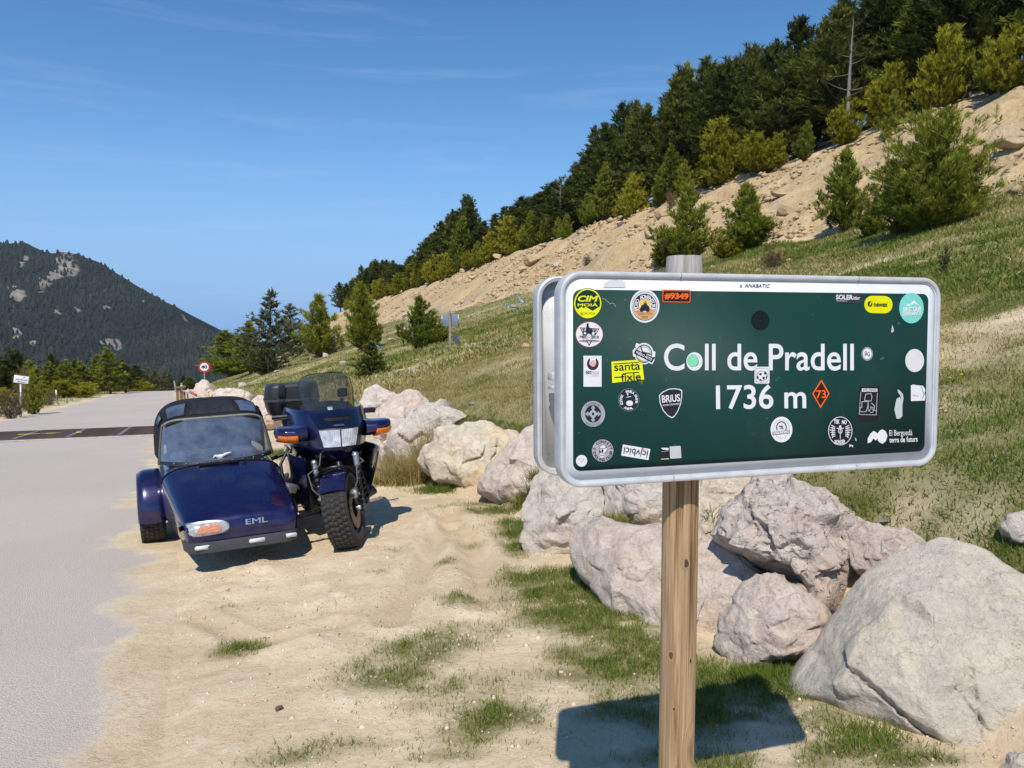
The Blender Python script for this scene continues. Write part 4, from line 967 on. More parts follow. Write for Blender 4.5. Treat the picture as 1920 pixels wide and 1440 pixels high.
p.poly([(1200, 580), (1203, 572), (1207, 571), (1208, 566), (1211, 565), (1213, 571), (1218, 576), (1217, 582), (1202, 583)], NAVY).disk(1203.5, 580, 4, 4.5, NAVY).disk(1214.5, 580, 4, 4.5, NAVY).disk(1210, 566.5, 2, 2.4, (.5, .14, .03))
p.arc('MOTO ADVENTURE', cx, cy + 1, 16.8, 19, -112, 112, 6.6, WHITE, .03).text('VOLAR Y RUTAS', 1209, 587.5, 26, 3.2, (.12, .08, .05)).rect(1209, 594, 12, 1.4, (.12, .08, .05))
p = sticker('small orange outlined rectangle sticker with a number'); p.rect(1268.5, 555.5, 54.5, 24, (.012, .016, .012), 1, 3).rect(1268.5, 555.5, 52.5, 22.5, ORG, 1, 2.5).rect(1268.5, 555.5, 49.5, 19.5, (.028, .010, .006), 1, 1.5).text('#9349', 1268.5, 555.5, 45, 12.5, ORG, 1, .045)
p = sticker('round white sticker with red rim and a triangle rider'); cx, cy = 1105, 627
p.disk(cx, cy, 26.2, 24.2, RED).disk(cx, cy, 25, 23, WHITE).poly([(1087, 614), (1124, 616), (1104.5, 649)], NAVY).poly([(1089.5, 615.5), (1121.5, 617.5), (1104.5, 645.5)], WHITE)
p.poly([(1112, 617), (1120, 618), (1115.5, 624)], RED).poly([(1091, 616), (1097, 616), (1094, 622)], RED).disk(1097, 624.5, 4.8, 4.8, NAVY).disk(1112, 625, 4.8, 4.8, NAVY).disk(1112, 625, 3, 3, WHITE).disk(1097, 624.5, 2.4, 2.4, WHITE)
p.poly([(1098, 624), (1099, 614), (1102, 608), (1105, 614), (1112, 618), (1110, 626)], NAVY).disk(1102, 608.5, 2.2, 2.4, NAVY)
p.rect(1105, 633.5, 38, 9, WHITE).text('MEC - 2010', 1105, 632, 36, 5.5, BLACK, 1, .05).text('-RIDERS-', 1105, 638, 30, 3, BLACK, 1)
p = sticker('white upright rectangle sticker with a black ring'); p.rect(1111, 696, 34, 58, WHITE, 0).disk(1111.5, 682, 11, 12, (.045, .022, .03)).disk(1111.5, 680, 6.2, 7.2, WHITE).poly([(1105.5, 670), (1117.5, 670), (1116, 678), (1107, 678)], WHITE).disk(1112, 681.5, 5.2, 6.2, (.62, .36, .36))
p.text('GEO', 1103.5, 698, 11, 5, (.06, .06, .07), 0, .03).text('MANIA', 1116, 698, 15, 5, (.45, .44, .45)).text('RIDERS', 1116, 703, 14, 3.2, (.6, .4, .38))
p = sticker('yellow speech-bubble sticker with black words'); p.poly([(1197, 714), (1206, 713), (1205, 722), (1199, 717)], (.10, .11, .01)).poly([(1146.5, 678), (1203, 674), (1208, 711.5), (1148, 718)], YEL)
p.line([(1151, 682.5), (1198, 679.5)], 1.6, BLACK).text('santa', 1176, 688, 49, 13, BLACK, -3.2, .012).line([(1172, 699.5), (1198, 698)], 1.5, BLACK).text('fixie', 1183, 706.5, 37, 15, BLACK, -3.2, .012).line([(1152, 707.5), (1168, 706.5)], 1.5, BLACK)
p = sticker('white cog-shaped sticker with a slanting dark banner'); cx, cy = 1207.5, 663
p.disk(cx, cy, 17.8, 20, WHITE).poly([(1193, 643), (1200, 646), (1203, 653), (1196, 656), (1191, 650)], WHITE).poly([(1222, 656), (1229, 660), (1228, 670), (1220, 668)], WHITE).poly([(1186, 658), (1190, 652), (1228, 674), (1223, 683), (1187, 668)], WHITE)
p.ring(cx, cy, 15.2, 17, 1.3, NAVY).ring(cx, cy, 12.5, 14, .8, (.4, .4, .42)).line([(1201, 648), (1205, 660), (1222, 664)], 1.6, NAVY).disk(cx, cy + 1, 4, 4.4, NAVY)
p.rect(1207.5, 667, 38, 8.5, NAVY, 27).text('VUELO ALTO', 1207.5, 667, 33, 5, WHITE, 27, .03)
p = sticker('small mint green round dot stuck on the letter o'); p.disk(1299.3, 676.5, 10.4, 12, (.16, .50, .30), 24).disk(1299.3, 676.5, 9.6, 11, (.20, .62, .38), 24)
p = sticker('round dark navy sticker ringed with white words'); cx, cy = 1179, 750
p.disk(cx, cy, 19.4, 21, NAVY).ring(cx, cy, 19.6, 21.2, .5, (.25, .3, .3)).arc('FAVELA', cx, cy, 14.8, 16.2, -22, 40, 4.6, WHITE, .03).arc('FRAMA', cx, cy, 14.8, 16.2, 52, 112, 4.6, WHITE, .03).arc('ANIMAL', cx, cy, 14.8, 16.2, 212, 150, 4.6, WHITE, .03, True).arc('COFFEE', cx, cy, 14.8, 16.2, 238, 306, 4.6, WHITE, .03)
p.disk(1180.5, 756, 6.4, 5.2, WHITE).line([(1175, 745), (1183, 743.5)], 1.3, WHITE).poly([(1175, 738), (1178, 736.5), (1178, 741.5), (1176, 741)], WHITE)
p = sticker('black shield sticker with a white outline')
sh = [(1235.5, 741), (1243, 734), (1254, 729), (1265, 728), (1275, 729.5), (1279, 732), (1279, 742), (1277, 757), (1271, 772), (1264, 782), (1260, 784), (1252, 780), (1243, 770), (1237, 756)]
p.poly(sh, WHITE).poly([(1258 + (x - 1258) * .92, 753 + (y - 753) * .935) for x, y in sh], (.018, .018, .022)).text('BRiUS', 1258, 747, 34, 14, WHITE, -5, .02).text('ADVENTUREMAKERS', 1258.5, 758.5, 32, 3, WHITE, -6, .01)
p = sticker('round grey sticker with a black diamond pattern'); cx, cy = 1112, 776
p.disk(cx, cy, 24, 25.6, (.02, .024, .03)).disk(cx, cy, 22.6, 24.2, (.31, .33, .37)).disk(cx, cy, 15, 16.2, (.02, .02, .024))
p.poly([(cx, cy - 16), (cx + 4, cy - 11), (cx, cy - 7), (cx - 4, cy - 11)], (.31, .33, .37)).poly([(cx - 15, cy), (cx - 9, cy - 5), (cx - 8, cy), (cx - 9, cy + 5)], (.31, .33, .37)).poly([(cx + 15, cy), (cx + 9, cy - 5), (cx + 8, cy), (cx + 9, cy + 5)], (.31, .33, .37)).poly([(cx, cy + 16), (cx + 4, cy + 11), (cx, cy + 7), (cx - 4, cy + 11)], (.31, .33, .37))
p.poly([(cx, cy - 10), (cx + 9, cy), (cx, cy + 10), (cx - 9, cy)], (.36, .38, .42)).disk(cx, cy, 2.4, 2.8, NAVY).arc('KALOGRAM', cx, cy, 19, 20.2, -42, 42, 3.6, (.06, .06, .08)).arc('MOUNTAIN BIKE', cx, cy, 19, 20.2, 226, 134, 2.6, (.08, .08, .1), 0, True)
p = sticker('round grey sticker with a skull in the middle'); cx, cy = 1130, 845
p.disk(cx, cy, 20, 21, (.36, .35, .37)).arc('LE CONFETTI', cx, cy, 15.8, 17, -105, 105, 5.4, (.04, .04, .05), .03).arc('CYCLING CLUB', cx, cy, 15.8, 17, 262, 98, 5.2, (.04, .04, .05), .03, True)
p.disk(1131, 841.5, 7.6, 8, WHITE).rect(1129.5, 850, 7.5, 6, WHITE, -4).rect(1128.5, 856.5, 6, 3, WHITE, -6).disk(1129.5, 845.5, 2, 2.6, BLACK).disk(1125, 846.5, 1.5, 2.2, BLACK).line([(1124, 841), (1133, 841), (1138, 837)], .8, BLACK).ring(1131, 841.5, 7.8, 8.2, .7, (.05, .05, .06))
p = sticker('white slanted rectangle sticker with upside-down words'); p.rect(1192, 848, 52, 21, WHITE, 9.5).text('icivbici', 1192, 848.5, 46, 13.5, (.05, .045, .06), 9.5, .018, 0, True).disk(1205, 841.5, 2, 2, (.5, .06, .12)).text('spain', 1212, 843.2, 8, 2.6, (.4, .3, .35), 9.5, 0, 0, True)
p = sticker('black rectangle sticker with a pale square panel'); p.poly([(1236.5, 837.5), (1278, 834.5), (1279.5, 860.5), (1237.5, 863.5)], (.014, .014, .017)).rect(1266.5, 848, 21, 23, (.47, .49, .49), -3.5, 1.5)
p.poly([(1239, 840), (1246, 839.5), (1254, 840), (1253, 844.5), (1248, 843.5), (1243, 843)], WHITE).rect(1246.5, 846.3, 13, 1, (.3, .3, .3), -4).rect(1247, 860.5, 15, 1.8, (.45, .47, .25), -4)
p = sticker('small round white sticker with faint pencil-thin letters'); p.disk(1090.5, 864, 10.5, 11, WHITE, 32).text('PCR', 1090.5, 861.5, 11, 5, (.42, .42, .43)).line([(1085, 862), (1090.5, 867), (1096, 862)], .7, (.4, .4, .42)).line([(1090.5, 867), (1090.5, 871)], .7, (.4, .4, .42))
p = sticker('black cog-wheel sticker above the place name'); cx, cy = 1425.5, 601
p.poly([(cx + (18.4 if i % 2 else 15.8) * math.cos(2 * math.pi * i / 44), cy + (20 if i % 2 else 17.2) * math.sin(2 * math.pi * i / 44)) for i in range(44)], (.004, .006, .006)).ring(cx, cy, 10, 11, 1.2, (.010, .026, .021)).line([(1420, 598), (1424, 604), (1425.5, 600), (1427.5, 604), (1431, 598)], 1.4, (.010, .026, .021)).ring(cx, cy, 13.6, 14.8, .7, (.010, .026, .021))
p = sticker('narrow dark rectangle sticker with white words at top'); p.rect(1591, 559.5, 47, 18, (.028, .032, .045), 1.2, 2).text('SOLER', 1583.5, 557.2, 32, 9, WHITE, 1, .03).text('ider', 1606, 558.6, 14, 7, (.6, .6, .62), 1, .015, .2).text('adventure', 1578.5, 563.6, 20, 3.6, (.45, .46, .5), 1)
p = sticker('yellow pill-shaped sticker with black word'); p.rect(1647, 571, 52.5, 32.5, (.70, .66, .0), 1.2, 15).disk(1631.3, 570, 4.6, 5.3, (.03, .03, .01)).poly([(1630, 574), (1632, 567), (1635.5, 566), (1632, 572)], (.70, .66, 0)).text('newex', 1651.5, 572, 26, 6.6, (.03, .03, .01), 1, .025)
p = sticker('round turquoise sticker with white mountains'); cx, cy = 1709, 577.5
p.disk(cx, cy, 23, 28.6, (.17, .56, .50)).poly([(1698, 574), (1703, 569), (1705.5, 571), (1710, 565.5), (1714, 562.5), (1718, 567), (1720, 569.5), (1725, 573), (1716, 570), (1714, 568), (1711, 571), (1706, 573)], WHITE).text('BIKETOUR', 1710, 579.5, 35, 9, WHITE, -3, .03, .2).text('EXPERIENCE', 1709.5, 588, 36, 7, WHITE, -3, .03, .2)
p = sticker('small round white badge right of the place name'); p.disk(1626, 663.5, 10.4, 12.6, (.5, .51, .52)).ring(1626, 663.5, 9.6, 11.7, .8, NAVY).disk(1626, 663.5, 8, 9.8, WHITE).text('ЯG', 1626, 663.5, 10, 9, BLACK, 0, .01)
p = sticker('blank white round sticker at the right edge'); p.disk(1715, 676, 17.6, 21.6, (.66, .65, .63), 40).disk(1714.5, 677, 16, 19.6, (.61, .60, .58), 26)
p = sticker('torn white square sticker at the right edge'); p.poly([(1708, 722.5), (1712, 721), (1725, 723), (1731, 723.5), (1733, 727), (1735, 731), (1733.5, 737), (1735, 742), (1734, 751), (1708, 752)], (.66, .66, .66)).line([(1728, 725), (1730, 733), (1733, 740), (1729, 748)], 1.1, (.12, .16, .15)).line([(1712, 741), (1722, 743)], .7, (.2, .22, .2))
p = sticker('torn vertical strip of white sticker residue'); p.poly([(1683, 730), (1687, 732), (1693, 739), (1694, 747), (1692, 760), (1692, 780), (1687, 785), (1681, 785), (1679, 776), (1677, 768), (1679, 757), (1681, 748), (1687, 744), (1690, 750), (1688, 741), (1684, 736)], (.47, .49, .48))
p = sticker('tiny torn white scrap below the turquoise sticker'); p.poly([(1671, 622), (1673, 609), (1675.5, 616), (1676, 621), (1672.5, 624)], (.5, .47, .44))
p = sticker('small white square sticker with a black-patched ball'); p.rect(1428.8, 703.5, 28.5, 32, (.5, .5, .52), .6, 3).rect(1428.8, 703.5, 27, 30.5, WHITE, .6, 2.6).rect(1428.8, 703.5, 23.4, 26.5, (.2, .2, .22), .6, 3).rect(1428.8, 703.5, 22, 25, WHITE, .6, 3)
p.ring(1429, 704.5, 10, 9.5, .9, BLACK).disk(1426, 701.5, 2.4, 2.1, BLACK).disk(1435, 699.5, 2.2, 2.8, BLACK).disk(1420.8, 707.5, 1.7, 2.6, BLACK).disk(1432, 708.5, 2.3, 2.2, BLACK).disk(1437.5, 707, 1.3, 2.4, BLACK).disk(1426, 712, 2, 1.2, BLACK)
p = sticker('orange diamond outline sticker with a number'); dm = [(1540.3, 711.5), (1555.5, 738), (1538.5, 765.5), (1523, 738)]
p.poly(dm, ORG).poly([(1539.3 + (x - 1539.3) * .84, 738.3 + (y - 738.3) * .84) for x, y in dm], (.035, .010, .004)).text('73', 1539.5, 739, 18, 15, ORG, -2, .015)
p = sticker('black upright rectangle sticker with a line-drawn forklift'); p.poly([(1611.5, 724.5), (1650, 724), (1647, 791), (1608.5, 791)], (.012, .012, .015)).rect(1630.5, 731.5, 29, 6, WHITE, .5).text('WILDING', 1630.5, 731.5, 26, 4.4, (.03, .04, .12), .5, .02)
GRYL = (.42, .42, .43)
p.line([(1614, 735), (1611, 777), (1643, 778), (1645, 737)], 1.0, GRYL).line([(1621, 751), (1623, 739), (1633, 738), (1635, 744), (1633, 752), (1621, 751)], 1.2, GRYL).line([(1616, 753), (1628, 753), (1627, 762), (1624, 772), (1612, 772), (1613, 764), (1616, 764), (1616, 753)], 1.2, GRYL).line([(1628, 753), (1628, 771)], 1.0, GRYL)
p.line([(1634, 756), (1640, 761), (1638, 768), (1644, 771)], 1.3, GRYL).ring(1634, 770, 4, 4, 1, GRYL).line([(1631, 763), (1637, 764)], 1.2, GRYL)
p = sticker('round white sticker with a dark ring and banner'); cx, cy = 1465.3, 805.3
p.disk(cx, cy, 20.4, 24, WHITE).ring(cx, cy - 1, 15, 17.5, .8, (.3, .3, .32)).ring(cx, cy - 4, 10, 11.5, 2, (.06, .06, .07), 40, 150, 395).text('TR', 1465, 801.5, 8.5, 7, (.05, .05, .06), -4, .04).rect(1465, 811, 33, 6, (.30, .30, .31), -7).text('TRR RIDERS', 1465, 811, 28, 4, WHITE, -7, .03)
p = sticker('round black sticker with a white winged emblem'); cx, cy = 1575.5, 808
p.disk(cx, cy, 24.6, 29, (.014, .014, .022)).ring(cx, cy, 22.6, 26.8, 1.2, WHITE).text('TEK', 1569, 790.5, 11, 8, WHITE, 3, .04).text('NO', 1583, 791.5, 9, 8, WHITE, 3, .04).text('BORDER', 1575, 828.5, 20, 8, WHITE, -2, .04)
for sx in (-1, 1):
    for k in range(6): p.line([(1575.5 + sx * 10, 801 + k * 3.2), (1575.5 + sx * (19.5 - abs(k - 2) * 1.6), 797.5 + k * 4.4)], 2.0, (.52, .52, .55)); p.line([(1575.5 + sx * 13, 799 + k * 3.6), (1575.5 + sx * 15, 803 + k * 3.6)], 1.2, (.6, .6, .6))
p.disk(1575.5, 808, 4.2, 5, (.5, .5, .52)).disk(1575.5, 808, 2.4, 3, (.02, .02, .03)).line([(1575.5, 798), (1575.5, 822)], 1.1, WHITE).line([(1569, 803), (1582, 803)], 1.2, WHITE).disk(1575.5, 800, 2.2, 2.4, WHITE)
p = sticker('tiny torn scraps of white sticker beside the black badge'); p.poly([(1592, 833), (1600, 835), (1599, 839), (1596, 836), (1593, 839)], (.55, .56, .55)); p.poly([(1603, 820), (1605, 822), (1606, 827), (1604, 826)], (.5, .52, .5))
p = sticker('faint ghost of a removed sticker'); p.disk(1411.5, 800.5, 13, 18, (.010, .040, .033)); p.ring(1411.5, 800.5, 13, 18, .5, (.016, .055, .046))
p = sticker('thin pale glue strand beside the yellow round sticker'); p.line([(1129, 559), (1134, 561), (1139, 565), (1144, 570), (1148, 568), (1152, 570), (1154, 575)], .9, (.33, .34, .24))
p = sticker('clear torn film on the top border'); p.poly([(1131, 539), (1133, 531), (1143, 525), (1164, 524), (1173, 530), (1172, 539)], (.60, .60, .60))
for p in STK: p.link(sign, 'sticker', p.label, M=M_SIGN)
# ------------------------------------------------------------------ motorcycle with sidecar
M_PAINT, _, _ = new_mat('metallic_blue_paint'); g = NT(M_PAINT)
fl = g.rng(g.voro(900, out='Color'), 0, 1, .75, 1.25); dst = g.rng(g.noise(3.5, 7, .65), .45, .75, 0, .10)
g.to('Base Color', g.mix(dst, g.mix(1.0, (.008, .007, .066), fl, 'MULTIPLY'), (.30, .26, .20)))
g.b.inputs['Metallic'].default_value = .55; g.to('Roughness', g.rng(g.noise(9, 6), .3, .7, .22, .34)); g.b.inputs['Coat Weight'].default_value = 1; g.b.inputs['Coat Roughness'].default_value = .05
M_PNL = mat('panel_blue_black_with_shade', (.004, .004, .018), .18, .2, 1, vary=.15, scale=8)  # blue-black lower panels; on the nose, body blue with shade mixed into the colour
M_BLKP = mat('black_plastic', (.016, .016, .018), .45, vary=.25, scale=25, bump=.1, bscale=350)
M_BLKM = mat('black_metal', (.012, .012, .013), .35, .5, vary=.2, scale=30)
M_CAVE = mat('dark_machinery', (.008, .008, .009), .6, .3, vary=.4, scale=30)
M_SIL = mat('brushed_silver_metal', (.50, .50, .50), .32, .9, vary=.15, scale=40)
M_ENG = mat('cast_engine_metal', (.09, .09, .095), .5, .6, vary=.3, scale=20)
M_TYRE = mat('tyre_rubber', (.030, .028, .026), .85, vary=.3, scale=20, bump=.15, bscale=200)
M_DISC = mat('brake_disc_steel', (.15, .12, .095), .4, .8, vary=.2, scale=30)
M_AMB = mat('amber_lens', (.72, .16, .008), .18, 0, .6, vary=.15, scale=60)
M_FAB = mat('black_fabric_roof', (.011, .010, .012), .8, vary=.3, scale=12, bump=.25, bscale=500, spec=.3)
M_BMP = mat('grey_bumper_rubber', (.045, .048, .055), .6, vary=.15, scale=20)
M_RFL = mat('white_reflector', (.66, .67, .69), .3, vary=.08, scale=60)
M_SEAT = mat('grey_seat_cloth', (.30, .31, .34), .9, vary=.15, scale=15)
M_CAB = mat('dark_cabin_lining', (.035, .037, .045), .9, vary=.2, scale=12)
M_CHR = mat('chrome_letter', (.55, .55, .56), .2, .9)
M_GRN2 = mat('green_cap_plastic', (.02, .30, .10), .4)
M_SILC = mat('pale_cable_sheath', (.13, .12, .105), .5)
def glass(name, tint, dust_sheen, dcol, refl=1.45, rough=.03):
    m, nt, b = new_mat(name); N, L = nt.nodes, nt.links; out = N['Material Output']; N.remove(b)
    tr = N.new('ShaderNodeBsdfTransparent'); tr.inputs[0].default_value = (*tint, 1)
    gl = N.new('ShaderNodeBsdfGlossy'); gl.inputs['Roughness'].default_value = rough; gl.inputs[0].default_value = (.95, .95, .95, 1)
    fr0 = N.new('ShaderNodeFresnel'); fr0.inputs['IOR'].default_value = refl; ge = N.new('ShaderNodeNewGeometry'); fr = N.new('ShaderNodeMath'); fr.operation = 'MULTIPLY'; iv = N.new('ShaderNodeMath'); iv.operation = 'SUBTRACT'; iv.inputs[0].default_value = 1; L.new(ge.outputs['Backfacing'], iv.inputs[1]); L.new(fr0.outputs[0], fr.inputs[0]); L.new(iv.outputs[0], fr.inputs[1])
    df = N.new('ShaderNodeBsdfDiffuse'); df.inputs[0].default_value = (*dcol, 1)
    tc = N.new('ShaderNodeTexCoord'); n = N.new('ShaderNodeTexNoise'); n.inputs['Scale'].default_value = 7; n.inputs['Detail'].default_value = 8; n.inputs['Roughness'].default_value = .7
    L.new(tc.outputs['Object'], n.inputs['Vector']); mr = N.new('ShaderNodeMapRange'); mr.inputs['From Min'].default_value = .35; mr.inputs['From Max'].default_value = .75
    mr.inputs['To Min'].default_value = dust_sheen * .5; mr.inputs['To Max'].default_value = dust_sheen * 1.7; L.new(n.outputs['Fac'], mr.inputs['Value'])
    m1, m2 = N.new('ShaderNodeMixShader'), N.new('ShaderNodeMixShader')
    L.new(mr.outputs[0], m1.inputs[0]); L.new(tr.outputs[0], m1.inputs[1]); L.new(df.outputs[0], m1.inputs[2])
    L.new(fr.outputs[0], m2.inputs[0]); L.new(m1.outputs[0], m2.inputs[1]); L.new(gl.outputs[0], m2.inputs[2]); L.new(m2.outputs[0], out.inputs['Surface'])
    return m
M_WS = glass('sidecar_windscreen_acrylic', (.66, .70, .76), .15, (.40, .44, .52), 2.9)  # bluish dust colour also carries the sky's reflection in the screen
M_BWS = glass('tinted_fairing_screen', (.66, .66, .62), .04, (.36, .36, .34), 1.55)
M_RWIN = glass('hazy_roof_window', (.12, .15, .20), .32, (.23, .29, .42), 2.0, .12)
M_HL, _, _ = new_mat('headlight_glass'); g = NT(M_HL)
rb = g.N.new('ShaderNodeTexWave'); rb.inputs['Scale'].default_value = 22; rb.inputs['Distortion'].default_value = 1.5; g.L.new(g.tc.outputs['Object'], rb.inputs['Vector'])
g.to('Base Color', g.mix(g.rng(g.noise(16, 3), .3, .7), (.74, .76, .78), (.34, .36, .38))); g.b.inputs['Metallic'].default_value = .25; g.b.inputs['Roughness'].default_value = .2; g.b.inputs['Coat Weight'].default_value = 1
g.to('Normal', g.bump(rb.outputs['Fac'], .35, .01, g.bump(g.noise(14, 2), .4, .02)))

RW = hit(650, 1026); RIG_YAW = rad(24.0)
rig = empty('sidecar_motorcycle', RW, 'dark blue touring motorcycle with a matching blue sidecar parked on the verge', 'motorcycle', None, (0, rad(-2.6), RIG_YAW))
def lean(v): v = Vector(v); return Vector((v.x + .034 * v.z, v.y, v.z - .055 * max(0, min(1, (v.z - .45) / .35))))
_skew = lambda y: .105 * (.6 - y) if y < .6 else .05 * (.6 - y)
def sk(v): v = Vector(v); return Vector((v.x + _skew(v.y), v.y, v.z))
def sgp(c, e): return math.copysign(abs(c) ** e, c)
LB = [v for v in range(0)]
# ---- sidecar body
SX = -.835
BODY = [(-.185, .215, .30, .29, 4.), (-.178, .185, .355, .360, 4.5), (-.155, .172, .385, .388, 5), (-.11, .166, .41, .402, 5), (-.04, .162, .438, .410, 5), (.15, .158, .505, .428, 5), (.40, .156, .588, .445, 5),
        (.58, .155, .642, .458, 5), (.62, .155, .655, .460, 5), (1.1, .155, .672, .462, 5), (1.6, .17, .672, .45, 4.5), (1.95, .22, .63, .38, 4), (2.15, .30, .55, .26, 3), (2.2, .36, .50, .12, 2.5)]
_by = [b[0] for b in BODY]
def body_pt(a, y, off=0.):
    z0, z1, hw, p = (float(np.interp(y, _by, [b[k] for b in BODY])) for k in (1, 2, 3, 4))
    c, s_ = math.cos(a), math.sin(a); e = 2 / p
    # the flanks lean outwards below the shoulder
    zz = (z0 + z1) / 2 + sgp(s_, e) * ((z1 - z0) / 2 + off); xx = sgp(c, e) * (hw + off)
    xx *= 1 - .07 * (1 - (zz - z0) / max(z1 - z0, .01)) 
    zz += .018 * (1 - min(1, (xx / max(hw, .01)) ** 2)) * max(0, s_)
    return (SX + xx, y, zz)
ys = list(np.r_[np.linspace(-.185, -.11, 9), np.linspace(-.08, .6, 22), np.linspace(.66, 2.2, 22)])
mb = MB(); na = 72
V = [body_pt(2 * math.pi * i / na, y) for y in ys for i in range(na)]
Fc = [[j * na + i, j * na + (i + 1) % na, (j + 1) * na + (i + 1) % na, (j + 1) * na + i] for j in range(len(ys) - 1) for i in range(na)]
V += [(SX, -.187, .258), (SX, 2.205, .43)]; L_ = len(ys) - 1
Fc += [[i, len(V) - 2, (i + 1) % na] for i in range(na)] + [[L_ * na + i, L_ * na + (i + 1) % na, len(V) - 1] for i in range(na)]
mb.add(V, [f[::-1] for f in Fc]); body = mb.build('sidecar_body', M_PAINT, rig, angle=55, fn=sk)
# seam of the bonnet, dark sill, bumper
mb = MB()
def bmp(u, v):
    x = (u * 2 - 1) * .390; q = (1 - min(1, abs(x / .392)) ** 7) ** (1 / 7)
    return (SX + x * (.98 + .02 * v), -.192 + .42 * (1 - q) - .004 * math.sin(v * math.pi), .166 + .074 * v)
mb.sheet(bmp, 60, 8, -.012); bump_ = mb.build('bumper_strip', M_BMP, rig, angle=50, fn=sk)
for x in (-.285, .075, .300):
    mb = MB(); q = rrect(.112, .030, .0148, 6)
    mb.prism(q, 0, .004, Matrix.Translation((SX + x, -.2075 + .42 * (1 - (1 - min(1, abs(x / .392)) ** 7) ** (1 / 7)), .207)) @ Matrix.Rotation(rad(90), 4, 'X') @ Matrix.Rotation(rad(0), 4, 'Y'))
    mb.build('reflector', M_RFL, bump_, False, fn=sk)
def on_nose(a, zc): return None
# nose lamp: bezel, lens, amber bulb shield
def nose_y(x, z):
    best = None
    for y in np.linspace(-.184, .2, 160):
        z0, z1, hw, p = (float(np.interp(y, _by, [b[k] for b in BODY])) for k in (1, 2, 3, 4))
        if abs(x / (hw * .96)) < 1 and z <= (z0 + z1) / 2 + (z1 - z0) / 2 * (1 - abs(x / hw) ** p) ** (1 / p) + .016 * (1 - (x / hw) ** 2): best = y; break
    return -.1 if best is None else float(best)
def nose_patch(cx, cz, rx, rz, off, pw=2.6, bulge=.02):
    m = MB()
    def fn(u, v):
        th = u * 2 * math.pi; r = v; x = cx + rx * r * sgp(math.cos(th), 2 / pw); z = cz + rz * r * sgp(math.sin(th), 2 / pw)
        return (SX + x, nose_y(x, z) - off - bulge * (1 - r * r), z)
    m.grid(fn, 40, 7, wrap=True); return m
lamp = nose_patch(-.262, .335, .160, .050, .004, 2.8, .0).build('nose_lamp', M_SIL, rig, angle=60, fn=sk)
nose_patch(-.262, .335, .150, .042, .006, 2.8, .012).build('lens', mat('clear_lamp_lens', (.50, .50, .50), .15, .3, 1, vary=.3, scale=40), lamp, angle=60, fn=sk)
nose_patch(-.235, .333, .075, .026, .020, 4, .002).build('indicator_lens', mat('pale_orange_lens', (.62, .24, .14), .25, 0, 1, vary=.2, scale=60), lamp, angle=60, fn=sk)
def nose_text(t, cx, cz, w, h, mt, name, parent, off, bold=.03):
    Vt, Ft = text_tris(t, bold); lo, hi = Vt.min(0), Vt.max(0); q = (Vt - (lo + hi) / 2) / (hi - lo) * (w, h)
    return obj(name, mesh_np(name, [tuple(sk((SX + cx + x, nose_y(cx + x, cz + z) - off, cz + z))) for x, z in q], Ft, mt, smooth=False), parent)
nose_text('EML', .085, .345, .152, .040, M_CHR, 'lettering', body, .006, .02)
mb = MB(); mb.tube([body_pt(a, .615, .001) for a in np.linspace(.25, math.pi - .25, 30)], .006, 6); mb.build('bonnet_seam', M_BLKM, body, fn=sk)
mb = MB(); mb.box((SX - .02, .585, .672), (.30, .030, .022), (0, rad(0), 0), .006); mb.box((SX + .17, .575, .678), (.02, .03, .03), bev=.005); mb.build('wiper_arm', M_BLKM, body, fn=sk)
# windscreen with black frame
def ws(u, v):
    a = u * 2 - 1; aa = abs(a)
    hw = .452 - .035 * v - .012 * v * v; top = 1.0 - .050 * aa ** 7
    y = .635 + .37 * v + .30 * aa ** 3.2 * (1 - .78 * v)
    return (SX + hw * sgp(a, 1.0) * (1 - .02 * aa ** 6), y, .655 + (top - .655) * v ** .96)
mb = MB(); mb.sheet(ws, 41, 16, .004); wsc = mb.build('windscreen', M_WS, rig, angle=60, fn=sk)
mb = MB(); mb.tube([ws(u, 1.0) for u in np.linspace(0, 1, 40)], .011, 8); mb.build('frame', mat('pale_beading_rubber', (.20, .20, .17), .5, vary=.2, scale=20), wsc, fn=sk)
for u in (0.0, 1.0):
    mb = MB(); mb.tube([ws(u, v) for v in np.linspace(0, 1, 14)], .013, 8); mb.build('frame', M_BLKP, wsc, fn=sk)
mb = MB(); mb.sheet(lambda u, v: tuple(Vector(ws(u, v * .075)) + Vector((0, -.006, .003))), 40, 3, .004); mb.build('base_strip', M_BLKP, wsc, fn=sk)
mb = MB(); mb.ball((0, 0, 0), .0075, 1); me_s = None
for i in range(9):
    p_ = Vector(ws(.12 + .76 * i / 8, .04)) + Vector((0, -.012, .006))
    if me_s is None: o_ = mb.build('snap_fastener', M_SIL, wsc); me_s = o_.data
    else: o_ = obj('snap_fastener', me_s, wsc)
    o_.location = sk(p_)
mb = MB()   # little white winged mascot stuck at the foot of the windscreen
mc = Vector(ws(.50, .14)) + Vector((0, -.012, 0))
mb.ball(mc, (.024, .008, .020), 2); mb.tube([mc + Vector((.01, 0, .004)), mc + Vector((.045, 0, .020)), mc + Vector((.085, 0, .030))], [.012, .010, .003], 6); mb.tube([mc + Vector((-.01, 0, 0)), mc + Vector((-.04, 0, .012)), mc + Vector((-.055, 0, -.005))], [.014, .010, .003], 6)
mb.tube([mc, mc + Vector((-.02, 0, -.03))], [.01, .004], 6); mb.build('winged_emblem', M_RFL, wsc, fn=sk)
